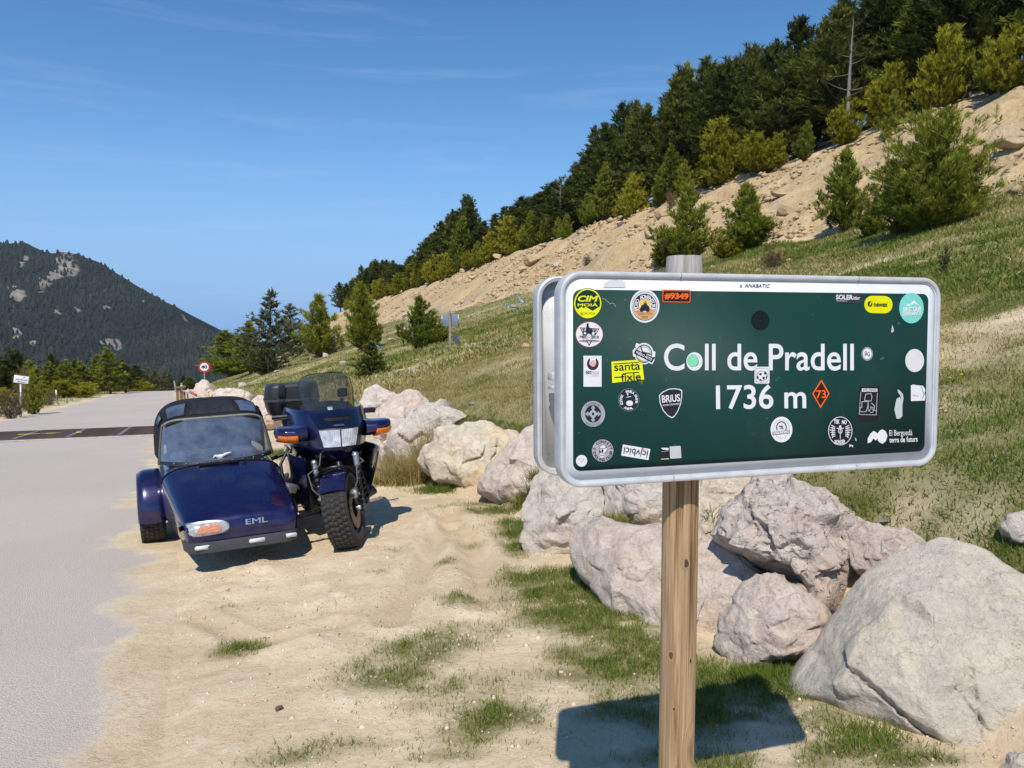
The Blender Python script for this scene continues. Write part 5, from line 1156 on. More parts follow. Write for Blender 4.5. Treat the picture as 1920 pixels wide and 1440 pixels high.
# soft top
def roof(u, v, off=0.):
    y = 1.0 + 1.05 * v; hw = float(np.interp(v, [0, .2, .5, .8, 1], [.405, .445, .455, .44, .37])) + off
    top = float(np.interp(v, [0, .1, .25, .45, .7, .88, 1], [.985, 1.065, 1.125, 1.14, 1.09, .95, .70])) + off
    bot = .655; p = float(np.interp(v, [0, .25, 1], [6.5, 4.2, 3.0])); a = math.pi * (1 - u)
    return (SX + hw * sgp(math.cos(a), 2 / p), y - .10 * max(0, 1 - v * 3) * 0 + .10 * (1 - v) * abs(math.cos(a)) ** 4, bot + (top - bot) * abs(math.sin(a)) ** (2 / p))
mb = MB(); mb.sheet(lambda u, v: roof(u, v), 56, 34, .010); soft = mb.build('soft_top', M_FAB, rig, angle=60, fn=sk)
def rwin(u0, u1, v0, v1):
    m = MB()
    def fn(u, v):
        return roof(u0 + (u1 - u0) * u, v0 + (v1 - v0) * v, .006)
    m.sheet(fn, 12, 8, .003); o_ = m.build('roof_window', M_RWIN, soft, angle=60, fn=sk)
    m = MB(); pts = [fn(t, 0) for t in np.linspace(0, 1, 8)] + [fn(1, t) for t in np.linspace(0, 1, 8)] + [fn(1 - t, 1) for t in np.linspace(0, 1, 8)] + [fn(0, 1 - t) for t in np.linspace(0, 1, 8)]
    m.tube(pts, .005, 6, False); m.build('stitched_edge', M_FAB, o_, fn=sk)
rwin(.300, .455, .05, .22); rwin(.545, .70, .05, .22); rwin(.12, .22, .10, .30); rwin(.78, .88, .10, .30)
mb = MB(); mb.sheet(lambda u, v: roof(.475 + .05 * u, .05 + .18 * v, .006), 6, 6, .004); mb.build('roof_patch', M_BLKP, soft, fn=sk)
# cabin: dark lining and two grey seats
mb = MB(); mb.box((SX, 1.2, .60), (.80, 1.0, .06), bev=.02); mb.box((SX, 1.72, .78), (.70, .05, .40), bev=.02); mb.build('cabin_lining', M_CAB, rig, fn=sk)
for x in (-.25, .0, .24):
    mb = MB(); mb.box((SX + x, 1.40, .80), (.20, .12, .32), (rad(-14), 0, 0), .05, 3); mb.box((SX + x, 1.22, .665), (.20, .36, .10), None, .04, 3); mb.build('seat', M_SEAT, rig, fn=sk)
# sidecar wheel and mudguard
TYRE_PROF = [(.19, -.072), (.205, -.086), (.245, -.096), (.275, -.094), (.289, -.084), (.292, -.06), (.293, 0), (.292, .06), (.289, .084), (.275, .094), (.245, .096), (.205, .086), (.19, .072)]
def wheel(name, M, parent, fnl=None):
    t = MB(); t.lathe(TYRE_PROF, 64, M); w_ = t.build(name, M_TYRE, parent, angle=50, fn=fnl)
    b = MB()
    for row, (x, wd) in enumerate(((-.074, .030), (-.040, .030), (-.006, .030), (.030, .032), (.068, .036))):
        for k in range(40):
            a = 2 * math.pi * (k + (.5 if row % 2 else 0) + .2 * math.sin(row * 2.1)) / 40
            Mb = M @ Matrix.Rotation(a, 4, 'X') @ Matrix.Translation((x, 0, .2935 if abs(x) < .06 else .2905)) @ Matrix.Rotation(rad((12, -9, 14, -12, 8)[row]), 4, 'Z')
            b.add([(sx * wd / 2, sy * .0198, sz * .0036) for sx in (-1, 1) for sy in (-1, 1) for sz in (-1, 1)], [[0, 1, 3, 2], [4, 6, 7, 5], [0, 4, 5, 1], [2, 3, 7, 6], [0, 2, 6, 4], [1, 5, 7, 3]], Mb)
    tag(b.build('tread', M_TYRE, w_, False, fn=fnl), None, None, None, 'stuff')
    r_ = MB(); r_.lathe([(.192, -.07), (.178, -.066), (.165, -.03), (.06, -.02), (.03, -.035), (0, -.035)], 40, M); r_.lathe([(0, .05), (.03, .05), (.05, .03), (.165, .042), (.180, .066), (.192, .07)], 40, M)
    r_.build('rim', M_BLKM, w_, angle=40, fn=fnl)
    return w_
bpy.context.view_layer.update(); _w = (Matrix.Translation(RW) @ Euler((0, rad(-2.6), RIG_YAW)).to_matrix().to_4x4()).inverted() @ hit(290, 1014)
SWC = Vector((_w.x, _w.y, _w.z + .29)); print('sidecar wheel', SWC)
wheel('sidecar_wheel', Matrix.Translation(SWC), rig)
def guard(u, v):
    th = rad(-12 + 190 * v); a = u * 2 - 1; r = .332 - .030 * abs(a) ** 3.5
    return (SWC.x + .012 + .104 * sgp(a, .8), SWC.y - r * math.cos(th), SWC.z + r * math.sin(th))
mb = MB(); mb.sheet(guard, 16, 40, .006)
def guard_side(u, v):
    th = rad(-12 + 190 * v); r = .303 - .08 * u * (1 - .4 * abs(2 * v - 1)); return (SWC.x - .094 - .004 * u, SWC.y - r * math.cos(th), SWC.z + r * math.sin(th))
mb.sheet(guard_side, 5, 40, .005); mb.build('mudguard', M_PAINT, rig, angle=50)
# ---- bike: front wheel with leading-link suspension (steered to the viewer's left)
STEER = Matrix.Translation((0, .02, .288)) @ Matrix.Rotation(rad(-24), 4, 'Z') @ Matrix.Rotation(rad(-9), 4, 'Y')
fw = wheel('front_wheel', STEER, rig)
for sx in (-1, 1):
    mb = MB(); mb.lathe([(.155, sx * .082), (.155, sx * .087), (.075, sx * .087), (.075, sx * .082)], 40, STEER, True); mb.build('brake_disc', M_DISC, fw, angle=40)
def S_(p): return STEER @ Vector(p)
mb = MB()
def fend(u, v):
    a = u * 2 - 1; th = rad(40 + 72 * v); r = .325 - .018 * abs(a) ** 3
    return S_((.098 * a, -r * math.cos(th), r * math.sin(th)))
mb.sheet(fend, 12, 10, .006); fd = mb.build('front_mudguard', M_PAINT, rig, angle=50)
mb = MB(); mb.tube([S_((-.12, .02, .24)), S_((-.11, -.06, .325)), S_((-.06, -.10, .355)), S_((.0, -.105, .362)), S_((.06, -.10, .355)), S_((.12, -.05, .33)), S_((.15, .03, .25)), S_((.15, .08, .12))], .012, 8); mb.build('mudguard_bar', M_BLKM, rig)
def spring(p0, p1, r, n, t):
    p0, p1 = Vector(p0), Vector(p1); d = (p1 - p0); q = d.to_track_quat('Z', 'Y').to_matrix(); pts = []
    for i in range(n * 12 + 1):
        a = 2 * math.pi * i / 12; pts.append(p0 + d * (i / (n * 12)) + q @ Vector((r * math.cos(a), r * math.sin(a), 0)))
    m = MB(); m.tube(pts, t, 6); return m
for sx in (-1, 1):
    top, bot = S_((sx * .165, .06, .40)), S_((sx * .165, -.005, -.02))
    mb = MB(); mb.tube([top, top.lerp(bot, .35)], .020, 10); mb.tube([top.lerp(bot, .35), bot], .013, 8); sh_ = mb.build('shock_absorber', M_ENG, rig); mb = MB(); mb.ball(top, .028, 2); mb.tube([top, top.lerp(bot, .2)], .024, 10); mb.build('upper_mount', M_SIL, sh_)
    spring(top.lerp(bot, .22), top.lerp(bot, .9), .030, 7, .0068).build('coil_spring', M_BLKM, sh_)
    mb = MB(); mb.tube([S_((sx * .135, .30, .02)), S_((sx * .145, .12, -.02)), S_((sx * .14, -.01, -.01))], [.022, .026, .024], 8); mb.tube([S_((sx * .15, .28, .04)), S_((sx * .15, .14, .34))], .018, 8); mb.build('leading_link', M_BLKM, rig)
    mb = MB(); mb.box((0, 0, 0), (.045, .085, .070), None, .010); mb.box((0, -.05, .01), (.055, .025, .022), None, .006); mb.box((0, .04, -.02), (.058, .022, .022), None, .006); cal = mb.build('brake_caliper', M_SIL, rig)
    cal.matrix_basis = STEER @ Matrix.Translation((sx * .125, -.045, .125))
    mb = MB(); mb.tube([(sx * .12, .20, .72), (sx * .17, .0, .66), S_((sx * .19, -.08, .34)), S_((sx * .175, -.10, .22)), S_((sx * .13, -.08, .15))], .0055, 6); mb.build('brake_hose', M_SILC, rig, fn=None)
mb = MB(); mb.lathe([(0, .10), (.022, .10), (.026, .125), (.018, .14), (0, .14)], 16, STEER); mb.build('axle_nut', M_SIL, fw)
# ---- fairing
FK = [.60, .70, .80, .965, 1.085, 1.13]; FY = [.30, .20, .125, .155, .33, .40]; FW = [.24, .275, .315, .350, .325, .29]; FP = 2.35; FR = .95
def fair(x, z, off=0.):
    yf, w = np.interp(z, FK, FY), np.interp(z, FK, FW); q = max(0., 1 - min(1, abs(x / w)) ** FP) ** (1 / FP)
    return (x, FR - (FR - yf) * q - off, z)
def fair_loft(u, v):
    z = .70 + .40 * v; yf, w = np.interp(z, FK, FY), np.interp(z, FK, FW); a = math.pi * (1 - u)
    return (w * sgp(math.cos(a), 2 / FP), FR - (FR - yf) * abs(math.sin(a)) ** (2 / FP), z)
mb = MB(); mb.sheet(fair_loft, 60, 20, .012); fairing = mb.build('fairing', M_PAINT, rig, angle=50, fn=lean)
def fpatch(pts_fn, nu, nv, off, th, mt, name, parent, ang=50):
    m = MB(); m.sheet(lambda u, v: fair(*pts_fn(u, v), off), nu, nv, th); return m.build(name, mt, parent, angle=ang, fn=lean)
def trap(xb, xt, z0, z1): return lambda u, v: ((2 * u - 1) * (xb + (xt - xb) * v), z0 + (z1 - z0) * v)
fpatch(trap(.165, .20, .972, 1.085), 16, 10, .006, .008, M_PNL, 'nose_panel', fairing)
hb = fpatch(trap(.138, .168, .818, .970), 16, 8, .006, .010, M_BLKP, 'headlight', rig)
for sx in (-1, 1):
    fpatch(lambda u, v: (sx * (.006 + (.118 + .030 * v) * u), .828 + .132 * v), 10, 8, .016, .012, M_HL, 'lens', hb)
fpatch(trap(.095, .105, 1.022, 1.050), 10, 4, .010, .012, M_CAVE, 'air_vent', fairing)
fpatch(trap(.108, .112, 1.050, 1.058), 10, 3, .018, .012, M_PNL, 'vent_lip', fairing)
Vt, Ft = text_tris('HONDA', .05); lo, hi = Vt.min(0), Vt.max(0); q = (Vt - (lo + hi) / 2) / (hi - lo) * (.082, .014)
obj('lettering', mesh_np('lettering', [tuple(lean(fair(x, .992 + z, .016))) for x, z in q], Ft, M_CHR, smooth=False), fairing)
# lower fairing flanks, chin, dark cavity
for sx in (-1, 1):
    mb = MB()
    def flank(u, v):
        z = .30 + .46 * v; y = .10 + .16 * (1 - v) ** 1.5 + u * (1.0 - .1 * v); w = .262 + .050 * v + .05 * math.sin(math.pi * min(1, u * 1.4)) - .03 * (1 - u) ** 4
        return (sx * w, y, z)
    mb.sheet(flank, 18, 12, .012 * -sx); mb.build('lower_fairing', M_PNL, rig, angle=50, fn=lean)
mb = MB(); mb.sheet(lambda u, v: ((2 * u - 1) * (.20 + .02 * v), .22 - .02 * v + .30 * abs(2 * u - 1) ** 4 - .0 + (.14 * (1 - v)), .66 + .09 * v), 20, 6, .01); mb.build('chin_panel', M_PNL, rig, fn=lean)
mb = MB(); mb.box((0, .50, .54), (.46, .06, .40), None, .01); mb.box((0, .75, .42), (.42, .45, .36), None, .03); mb.box((0, .36, .74), (.36, .30, .02)); mb.build('radiator', M_CAVE, rig, fn=lean)
mb = MB()
for sx in (-1, 1): mb.box((sx * .25, .78, .36), (.20, .34, .24), None, .04, 3)
mb.box((0, .85, .26), (.36, .55, .16), None, .03); mb.build('engine', M_ENG, rig, fn=lean)
mb = MB(); mb.tube([(.0, .26, .72), (.0, .18, .55)], .035, 10); mb.box((0, .22, .60), (.30, .08, .05), None, .012); mb.build('fork_yoke', M_BLKM, rig, fn=lean)
# indicator and mirror pods
for sx in (-1, 1):
    secs = [(.24, .42, .935, .20, .070), (.33, .36, .932, .155, .062), (.41, .345, .938, .125, .058), (.455, .35, .945, .095, .050), (.478, .36, .950, .05, .030), (.482, .365, .951, .008, .006)]
    _x = [s_[0] for s_ in secs]
    def pod(u, v, x0=.24, x1=.482, off=0., zs=1.):
        x = x0 + (x1 - x0) * v; yc, zc, ry, rz_ = (float(np.interp(x, _x, [s_[k] for s_ in secs])) for k in (1, 2, 3, 4)); a = 2 * math.pi * u
        return (sx * x * (1 if sx < 0 else .955), yc + (ry + off) * sgp(math.cos(a), .7), zc + (rz_ + off) * sgp(math.sin(a), .7))
    mb = MB(); mb.grid(lambda u, v: pod(u, v), 36, 22, wrap=True); pd = mb.build('mirror_pod', M_PAINT, rig, angle=55, fn=lean)
    mb = MB()
    def lens(u, v):
        x = .318 + .142 * v + .012 * (u - .5) * (1 if v < .5 else -1); yc, zc, ry, rz_ = (float(np.interp(x, _x, [s_[k] for s_ in secs])) for k in (1, 2, 3, 4))
        zz = zc - .030 + (u - .5) * (.064 - .012 * v)
        return (sx * x * (1 if sx < 0 else .955), yc - ry * (1 - min(1, abs((zz - zc) / rz_)) ** 2.86) ** (1 / 2.86) - .010 + .006 * abs(2 * v - 1) ** 4, zz)
    mb.sheet(lens, 8, 14, .010 * sx); mb.build('turn_signal', M_AMB, pd, angle=50, fn=lean)
# windscreen, dashboard, bars
def bws(u, v):
    a = 2 * u - 1; w = float(np.interp(v, [0, .25, .6, .85, .95, 1], [.185, .208, .224, .222, .212, .190]))
    return (w * a, .345 + .30 * v + .16 * abs(a) ** 2.4, 1.075 + .315 * v - .020 * a * a - .030 * abs(a) ** 6 * v)
mb = MB(); mb.sheet(bws, 30, 20, .004); bs = mb.build('fairing_screen', M_BWS, rig, angle=60, fn=lean)
mb = MB(); mb.tube([bws(0, v) for v in np.linspace(0, 1, 12)] + [bws(u, 1) for u in np.linspace(0, 1, 16)] + [bws(1, 1 - v) for v in np.linspace(0, 1, 12)], .0045, 6); mb.build('edge_trim', M_BLKP, bs, fn=lean)
mb = MB(); mb.box(Vector(bws(.42, .10)) + Vector((0, -.006, 0)), (.040, .002, .045), (rad(-46), 0, 0)); mb.build('toll_sticker', mat('yellow_blue_paper', (.30, .42, .42), .5, vary=.3, scale=60), bs, False, fn=lean)
mb = MB(); mb.sheet(lambda u, v: ((2 * u - 1) * (.24 - .03 * v), .40 + .30 * v + .08 * abs(2 * u - 1) ** 2, 1.06 + .085 * v - .03 * abs(2 * u - 1) ** 2), 14, 8, .02); mb.build('dashboard', M_BLKP, rig, fn=lean)
mb = MB(); mb.tube([(.12, .62, 1.12), (.115, .62, 1.17)], .012, 8); mb.box((.115, .60, 1.215), (.085, .035, .075), None, .018, 3); mb.build('phone_holder', M_BLKP, rig, fn=lean)
for sx in (-1, 1):
    mb = MB(); mb.tube([(sx * .12, .72, 1.0), (sx * .26, .74, 1.035), (sx * .30, .76, 1.035)], .013, 8); mb.tube([(sx * .29, .755, 1.035), (sx * .44, .80, 1.03)], .019, 10); mb.tube([(sx * .30, .72, 1.02), (sx * .43, .75, 1.012)], .007, 6); mb.build('handlebar', M_BLKP, rig, fn=lean)
# tank, saddle, tail, rear wheel, top box
mb = MB(); mb.grid(lambda u, v: (.20 * math.cos(2 * math.pi * u) * (1 - .35 * v), .95 + .32 * (2 * v - 1), .88 + .13 * math.sin(2 * math.pi * u) * (1 - .5 * v)), 24, 12, wrap=True); mb.build('fuel_tank', M_PAINT, rig, fn=lean)
mb = MB(); mb.box((0, 1.22, .80), (.30, .40, .12), None, .05, 3); mb.box((0, 1.58, .86), (.28, .38, .14), None, .05, 3); mb.build('saddle', M_BLKP, rig, fn=lean)
mb = MB(); mb.box((0, 1.60, .70), (.34, .70, .22), None, .08, 3); mb.box((0, 1.05, .62), (.40, .55, .28), None, .06, 3); mb.build('tail_fairing', M_PAINT, rig, fn=lean)
wheel('rear_wheel', Matrix.Translation((0, 1.55, .288)), rig)
mb = MB(); mb.box((0, 1.2, .30), (.12, .75, .10), None, .03); mb.build('swingarm', M_BLKM, rig)
for sx in (-1, 1):
    mb = MB(); mb.tube([(sx * .16, 1.3, .90), (sx * .17, 1.7, .92), (sx * .12, 2.0, .93)], .012, 8); mb.build('luggage_rail', M_BLKM, rig, fn=lean)
mb = MB(); mb.tube([(-.22, 1.02, .80), (-.24, 1.12, .86), (-.22, 1.35, .90), (-.20, 1.5, .90)], .011, 8); mb.build('grab_rail', M_SIL, rig, fn=lean)
BX = -.125
def tbox(u, v, z0, z1, grow):
    a = 2 * math.pi * u; hw, hd = .255, .20; k = float(np.interp(v, [0, .12, .5, .88, 1], grow)); z = z0 + (z1 - z0) * v
    return (BX + hw * k * sgp(math.cos(a), .45), 1.86 + hd * k * sgp(math.sin(a), .45), z)
mb = MB(); mb.grid(lambda u, v: tbox(u, v, .945, 1.085, [.80, .88, .95, .99, 1.0]), 56, 12, wrap=True); mb.grid(lambda u, v: tbox(u * 1, 0, .945 + 1e-4 * v, .945, [.80 * (1 - v)] * 5 if v < 1 else [.001] * 5), 56, 3, wrap=True)
tb = mb.build('top_box', M_BLKP, rig, angle=45, fn=lean)
mb = MB(); mb.grid(lambda u, v: tbox(u, v, 1.105, 1.245, [1.0, .995, .97, .93, .86]), 56, 14, wrap=True); mb.grid(lambda u, v: tbox(u, 1, 1.105, 1.245 + .006 * v, [.86 * (1 - v) + .001] * 5), 56, 6, wrap=True); mb.build('lid', M_BLKP, tb, angle=45, fn=lean)
mb = MB(); mb.grid(lambda u, v: tbox(u, .5, 1.083 + .024 * v, 1.083 + .024 * v, [1.02] * 5), 56, 3, wrap=True); mb.build('seam_band', M_BMP, tb, angle=45, fn=lean)
for x in (-.12, .12):
    mb = MB(); mb.box((BX + x, 1.645, 1.19), (.060, .022, .125), (rad(6), 0, 0), .008); mb.build('strap', M_BLKP, tb, fn=lean); mb = MB(); mb.box((BX + x, 1.638, 1.085), (.050, .026, .050), None, .008); mb.build('latch', M_BLKP, tb, fn=lean)
mb = MB(); mb.box((BX, 1.84, .932), (.34, .30, .022), None, .006); mb.build('box_plate', M_BLKM, tb, fn=lean)
# struts joining bike and sidecar, small fittings seen between them
for nm, pts, r_ in (('strut', [(-.46, .12, .25), (-.30, .12, .26), (-.14, .16, .27)], .020), ('strut', [(-.55, .55, .30), (-.30, .50, .50), (-.16, .42, .60)], .017), ('strut', [(-.45, .95, .28), (-.2, .95, .26)], .022), ('strut', [(-.50, 1.25, .52), (-.2, 1.2, .62)], .017),
                    ('crash_bar', [(-.22, .50, .74), (-.30, .42, .64), (-.34, .40, .45), (-.28, .46, .30)], .014), ('crash_bar', [(-.30, .70, .72), (-.38, .62, .60), (-.36, .55, .34)], .013)):
    mb = MB(); mb.tube(pts, r_, 10); mb.build(nm, M_BLKM, rig)
mb = MB(); mb.box((-.36, .30, .46), (.10, .08, .07), (0, rad(20), rad(15)), .012); mb.build('cylinder_cap', M_SIL, rig)
mb = MB(); mb.tube([(-.47, .12, .252), (-.43, .12, .253)], .028, 12); mb.build('tube_end_cap', M_GRN2, rig)
mb = MB(); mb.ball((-.13, .16, .27), .034, 2); mb.tube([(-.15, .18, .26), (-.12, .12, .20)], .016, 8); mb.build('ball_joint', M_BLKM, rig)
mb = MB(); mb.prism([(-.30, .46), (-.17, .46), (-.15, .30), (-.19, .26), (-.24, .31)], .0, .012, Matrix.Translation((0, .34, 0)) @ Matrix.Rotation(rad(90), 4, 'X')); mb.build('gusset_plate', mat('grey_gusset_paint', (.06, .06, .062), .5, .3), rig, False)
mb = MB(); mb.box((.30, .55, .34), (.10, .34, .07), (rad(8), rad(-25), 0), .02); mb.build('foot_guard', M_PAINT, rig)
# ------------------------------------------------------------------ trees
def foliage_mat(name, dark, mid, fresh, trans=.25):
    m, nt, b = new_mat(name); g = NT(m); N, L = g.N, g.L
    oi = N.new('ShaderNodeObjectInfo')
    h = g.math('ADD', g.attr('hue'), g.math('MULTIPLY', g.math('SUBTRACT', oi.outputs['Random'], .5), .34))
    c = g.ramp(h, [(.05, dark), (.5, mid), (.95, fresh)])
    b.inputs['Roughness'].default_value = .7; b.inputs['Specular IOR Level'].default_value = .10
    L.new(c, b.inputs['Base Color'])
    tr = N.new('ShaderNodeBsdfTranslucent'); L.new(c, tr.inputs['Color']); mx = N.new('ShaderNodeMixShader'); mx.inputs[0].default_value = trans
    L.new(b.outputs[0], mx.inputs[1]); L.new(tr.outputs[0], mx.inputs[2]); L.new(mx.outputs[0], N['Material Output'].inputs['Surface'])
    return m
M_FDARK = foliage_mat('dark_pine_needles', (.026, .036, .009), (.088, .104, .022), (.21, .205, .04))
M_FYEL = foliage_mat('yellow_green_pine_needles', (.10, .11, .012), (.32, .305, .026), (.50, .42, .05), .3)
M_FYNG = foliage_mat('young_pine_needles', (.065, .092, .012), (.205, .235, .028), (.38, .36, .06), .3)
M_FGRY = foliage_mat('grey_green_needles', (.05, .06, .026), (.125, .135, .06), (.22, .215, .11))
M_FBRN = foliage_mat('dry_brown_twigs', (.07, .045, .022), (.16, .11, .055), (.26, .20, .11), .15)
M_BARK = mat('pine_bark', (.115, .082, .060), .95, vary=.4, scale=14, bump=.6, bscale=30)
M_GBARK = mat('grey_dead_bark', (.21, .19, .17), .95, vary=.35, scale=14, bump=.6, bscale=30)
def tubes_np(segs, n=4):
    """segs: (p0, p1, r0, r1) arrays -> joined open tubes"""
    P0, P1, R0, R1 = [np.array(x, float) for x in zip(*segs)]
    d = P1 - P0; d /= np.linalg.norm(d, axis=1)[:, None] + 1e-9
    a = np.where(np.abs(d[:, 2:3]) < .9, [[0, 0, 1.]], [[1., 0, 0]]); u = np.cross(d, a); u /= np.linalg.norm(u, axis=1)[:, None]; w = np.cross(d, u)
    V = []
    for P, R in ((P0, R0), (P1, R1)):
        for k in range(n):
            t = 2 * np.pi * k / n; V.append(P + (u * math.cos(t) + w * math.sin(t)) * R[:, None])
    V = np.stack(V, 1); m = len(P0)
    f = np.array([[k, (k + 1) % n, n + (k + 1) % n, n + k] for k in range(n)])
    return V.reshape(-1, 3), (f[None] + (np.arange(m) * 2 * n)[:, None, None]).reshape(-1, 4)
def needles_np(P, D, L, hue, K, W, spread, r):
    """tufts of K narrow needles round each shoot P->D"""
    m = len(P); D = D / (np.linalg.norm(D, axis=1)[:, None] + 1e-9)
    a = np.where(np.abs(D[:, 2:3]) < .9, [[0, 0, 1.]], [[1., 0, 0]]); u = np.cross(D, a); u /= np.linalg.norm(u, axis=1)[:, None]; w = np.cross(D, u)
    th = r.uniform(0, 2 * np.pi, (m, K)); t0 = r.uniform(-.25, .55, (m, K)); sp = r.uniform(.25, 1.0, (m, K)) * spread
    rad_ = u[:, None] * np.cos(th)[..., None] + w[:, None] * np.sin(th)[..., None]
    dirn = D[:, None] + rad_ * sp[..., None]; dirn /= np.linalg.norm(dirn, axis=2)[..., None]
    base = P[:, None] + D[:, None] * (t0 * L[:, None])[..., None]
    ln = L[:, None] * r.uniform(.6, 1.1, (m, K)); tip = base + dirn * ln[..., None]
    side = np.cross(dirn, r.normal(size=(m, K, 3))); side /= np.linalg.norm(side, axis=2)[..., None] + 1e-9
    hw = (W * r.uniform(.7, 1.3, (m, K)))[..., None] * .5
    mid = base * .55 + tip * .45
    V = np.stack([base, mid + side * hw, tip, mid - side * hw], 2)
    nn = m * K; F4 = np.arange(nn * 4).reshape(nn, 4)
    return V.reshape(-1, 3), F4, np.repeat(hue, K * 4)
def pine(seed, H, R, base, prof, whorls, per, shoots, nl, nw, K, up0=5, up1=50, spread=.9, gap=.12, top_only=0., multi=1, jit=.25, trunk_r=None, droop=0.):
    r = np.random.default_rng(seed); segs = []; P, D, L, Hh = [], [], [], []
    tr = trunk_r or .016 * H + .02
    for st in range(multi):
        hs = H * (1 if st == 0 else r.uniform(.55, .9)); ox = np.array([0, 0]) if multi == 1 else r.normal(0, R * .28, 2)
        bend = r.normal(0, .03 * H, 2)
        def axis_(t): return np.array([ox[0] * min(1, t * 3) + bend[0] * t * t, ox[1] * min(1, t * 3) + bend[1] * t * t, hs * t])
        tt = np.linspace(0, 1, 9)
        for a, b in zip(tt, tt[1:]): segs.append((axis_(a) - (np.array([0, 0, .25]) if a == 0 else 0), axis_(b), tr * (1 - a) ** .9 + .004, tr * (1 - b) ** .9 + .004))
        for wi in range(whorls):
            t = base + (1 - base) * ((wi + r.uniform(-.3, .3)) / whorls); t = min(max(t, base), .99)
            f = (t - base) / (1 - base); Lb = R * float(np.interp(f, prof[0], prof[1])) * (1 if st == 0 else .75)
            el0 = rad(up0 + (up1 - up0) * f ** 1.2)
            n_ = max(3, int(per * (1 - .45 * f) + r.uniform(-.5, .9))); a0 = r.uniform(0, 6.28)
            for k in range(n_):
                if r.random() < gap: continue
                az = a0 + 2 * np.pi * k / n_ + r.normal(0, .25); ll = Lb * r.uniform(1 - jit * 1.5, 1 + jit); el = el0 + r.normal(0, .14)
                p0 = axis_(t); d = np.array([math.cos(az) * math.cos(el), math.sin(az) * math.cos(el), math.sin(el)])
                ns = 3; pts = [p0]; dd = d.copy()
                for q in range(ns):
                    dd = dd + np.array([0, 0, (.16 if droop == 0 else -droop)]); dd /= np.linalg.norm(dd); pts.append(pts[-1] + dd * ll / ns)
                for a, b, i in zip(pts, pts[1:], range(ns)): segs.append((a, b, max(.004, tr * .30 * (1 - f * .6) * (1 - i / ns)), max(.003, tr * .30 * (1 - f * .6) * (1 - (i + 1) / ns))))
                ms = max(2, int(shoots * (ll / R + .25)))
                for q in range(ms):
                    x = 1 - (1 - top_only - .12) * r.random() ** 1.1 if q else 1.0; x = max(.15, x)
                    pos = np.array([np.interp(x * ns, range(ns + 1), [p_[c] for p_ in pts]) for c in range(3)])
                    off = r.normal(0, .10 + .16 * (1 - x), 3) * ll * .7 * (0 if q == 0 else 1); off[2] = abs(off[2]) * .6 - .03 * ll
                    P.append(pos + off); sd = dd * .6 + np.array([0, 0, .55]) + r.normal(0, .32, 3); D.append(sd); L.append(nl * r.uniform(.75, 1.25))
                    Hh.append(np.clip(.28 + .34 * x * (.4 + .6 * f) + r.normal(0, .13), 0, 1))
        for q in range(4): P.append(axis_(1) + r.normal(0, .03, 3)); D.append(np.array([0, 0, 1.]) + r.normal(0, .15, 3)); L.append(nl * 1.2); Hh.append(.7)
    V, Fq, hue = needles_np(np.array(P), np.array(D), np.array(L), np.array(Hh), K, nw, spread, r)
    return (V, Fq, hue), tubes_np(segs)
PR_CONE = ([0, .12, .45, .8, 1], [.75, 1, .72, .36, .07]); PR_OVAL = ([0, .2, .5, .8, 1], [.7, 1, .95, .6, .15]); PR_TOP = ([0, .3, .6, .85, 1], [.4, .8, 1, .8, .25]); PR_BUSH = ([0, .25, .6, .9, 1], [.95, 1, .85, .55, .3])
PROTO = {}
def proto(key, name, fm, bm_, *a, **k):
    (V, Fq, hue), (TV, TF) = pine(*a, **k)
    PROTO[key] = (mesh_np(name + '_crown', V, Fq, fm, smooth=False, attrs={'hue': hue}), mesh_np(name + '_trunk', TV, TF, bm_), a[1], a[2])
for i in range(4): proto(('tall', i), 'pine', M_FDARK, M_BARK, 20 + i, 9.0, 1.75 + .15 * (i % 3), (.12, .2, .08, .16)[i], (PR_CONE, PR_CONE, PR_CONE, PR_OVAL)[i], 21, 7, 11, .36, .052, 15, 8, 58, gap=.08, jit=.35)
for i in range(3): proto(('tally', i), 'pine', M_FYNG, M_BARK, 30 + i, 7.5, 1.7, .06, PR_CONE, 18, 7, 10, .36, .070, 11, 8, 55, gap=.06)
for i in range(3): proto(('bush', i), 'pine', M_FYEL, M_BARK, 40 + i, 2.6, 1.25, .03, PR_BUSH, 10, 8, 12, .22, .036, 14, 15, 60, multi=2, gap=.04)
for i in range(3): proto(('young', i), 'pine', M_FYNG, M_BARK, 50 + i, 2.6, .95, .03, PR_CONE, 14, 8, 13, .19, .024, 16, 18, 68, gap=.05, jit=.4, multi=(1, 2, 1)[i])
proto(('big', 0), 'pine', M_FYNG, M_BARK, 60, 3.2, 1.75, .03, PR_OVAL, 15, 8, 19, .21, .021, 17, 15, 62, multi=4, jit=.45, gap=.08)
for i in range(2): proto(('spruce', i), 'pine', M_FDARK, M_BARK, 65 + i, 3.0, .95, .02, PR_CONE, 17, 8, 12, .19, .030, 13, 0, 45, jit=.35)
for i in range(2): proto(('grey', i), 'pine', M_FGRY, M_BARK, 70 + i, 6.5, 1.6, .05, PR_CONE, 18, 7, 9, .30, .055, 10, 5, 50, jit=.45, gap=.15)
proto(('thin', 0), 'pine', M_FDARK, M_GBARK, 75, 7.0, 1.5, .45, PR_TOP, 9, 5, 5, .30, .040, 9, 10, 40, gap=.3, top_only=.3, jit=.5)
proto(('snag', 0), 'pine', M_FGRY, M_GBARK, 77, 9.0, 1.15, .40, ([0, .5, 1], [.9, .8, .35]), 11, 4, 1, .22, .022, 5, 5, 30, gap=.45, top_only=.55, jit=.6, trunk_r=.14)
proto(('tiny', 0), 'pine', M_FDARK, M_BARK, 79, 1.0, .38, .02, PR_CONE, 9, 6, 8, .10, .010, 11, 15, 60)
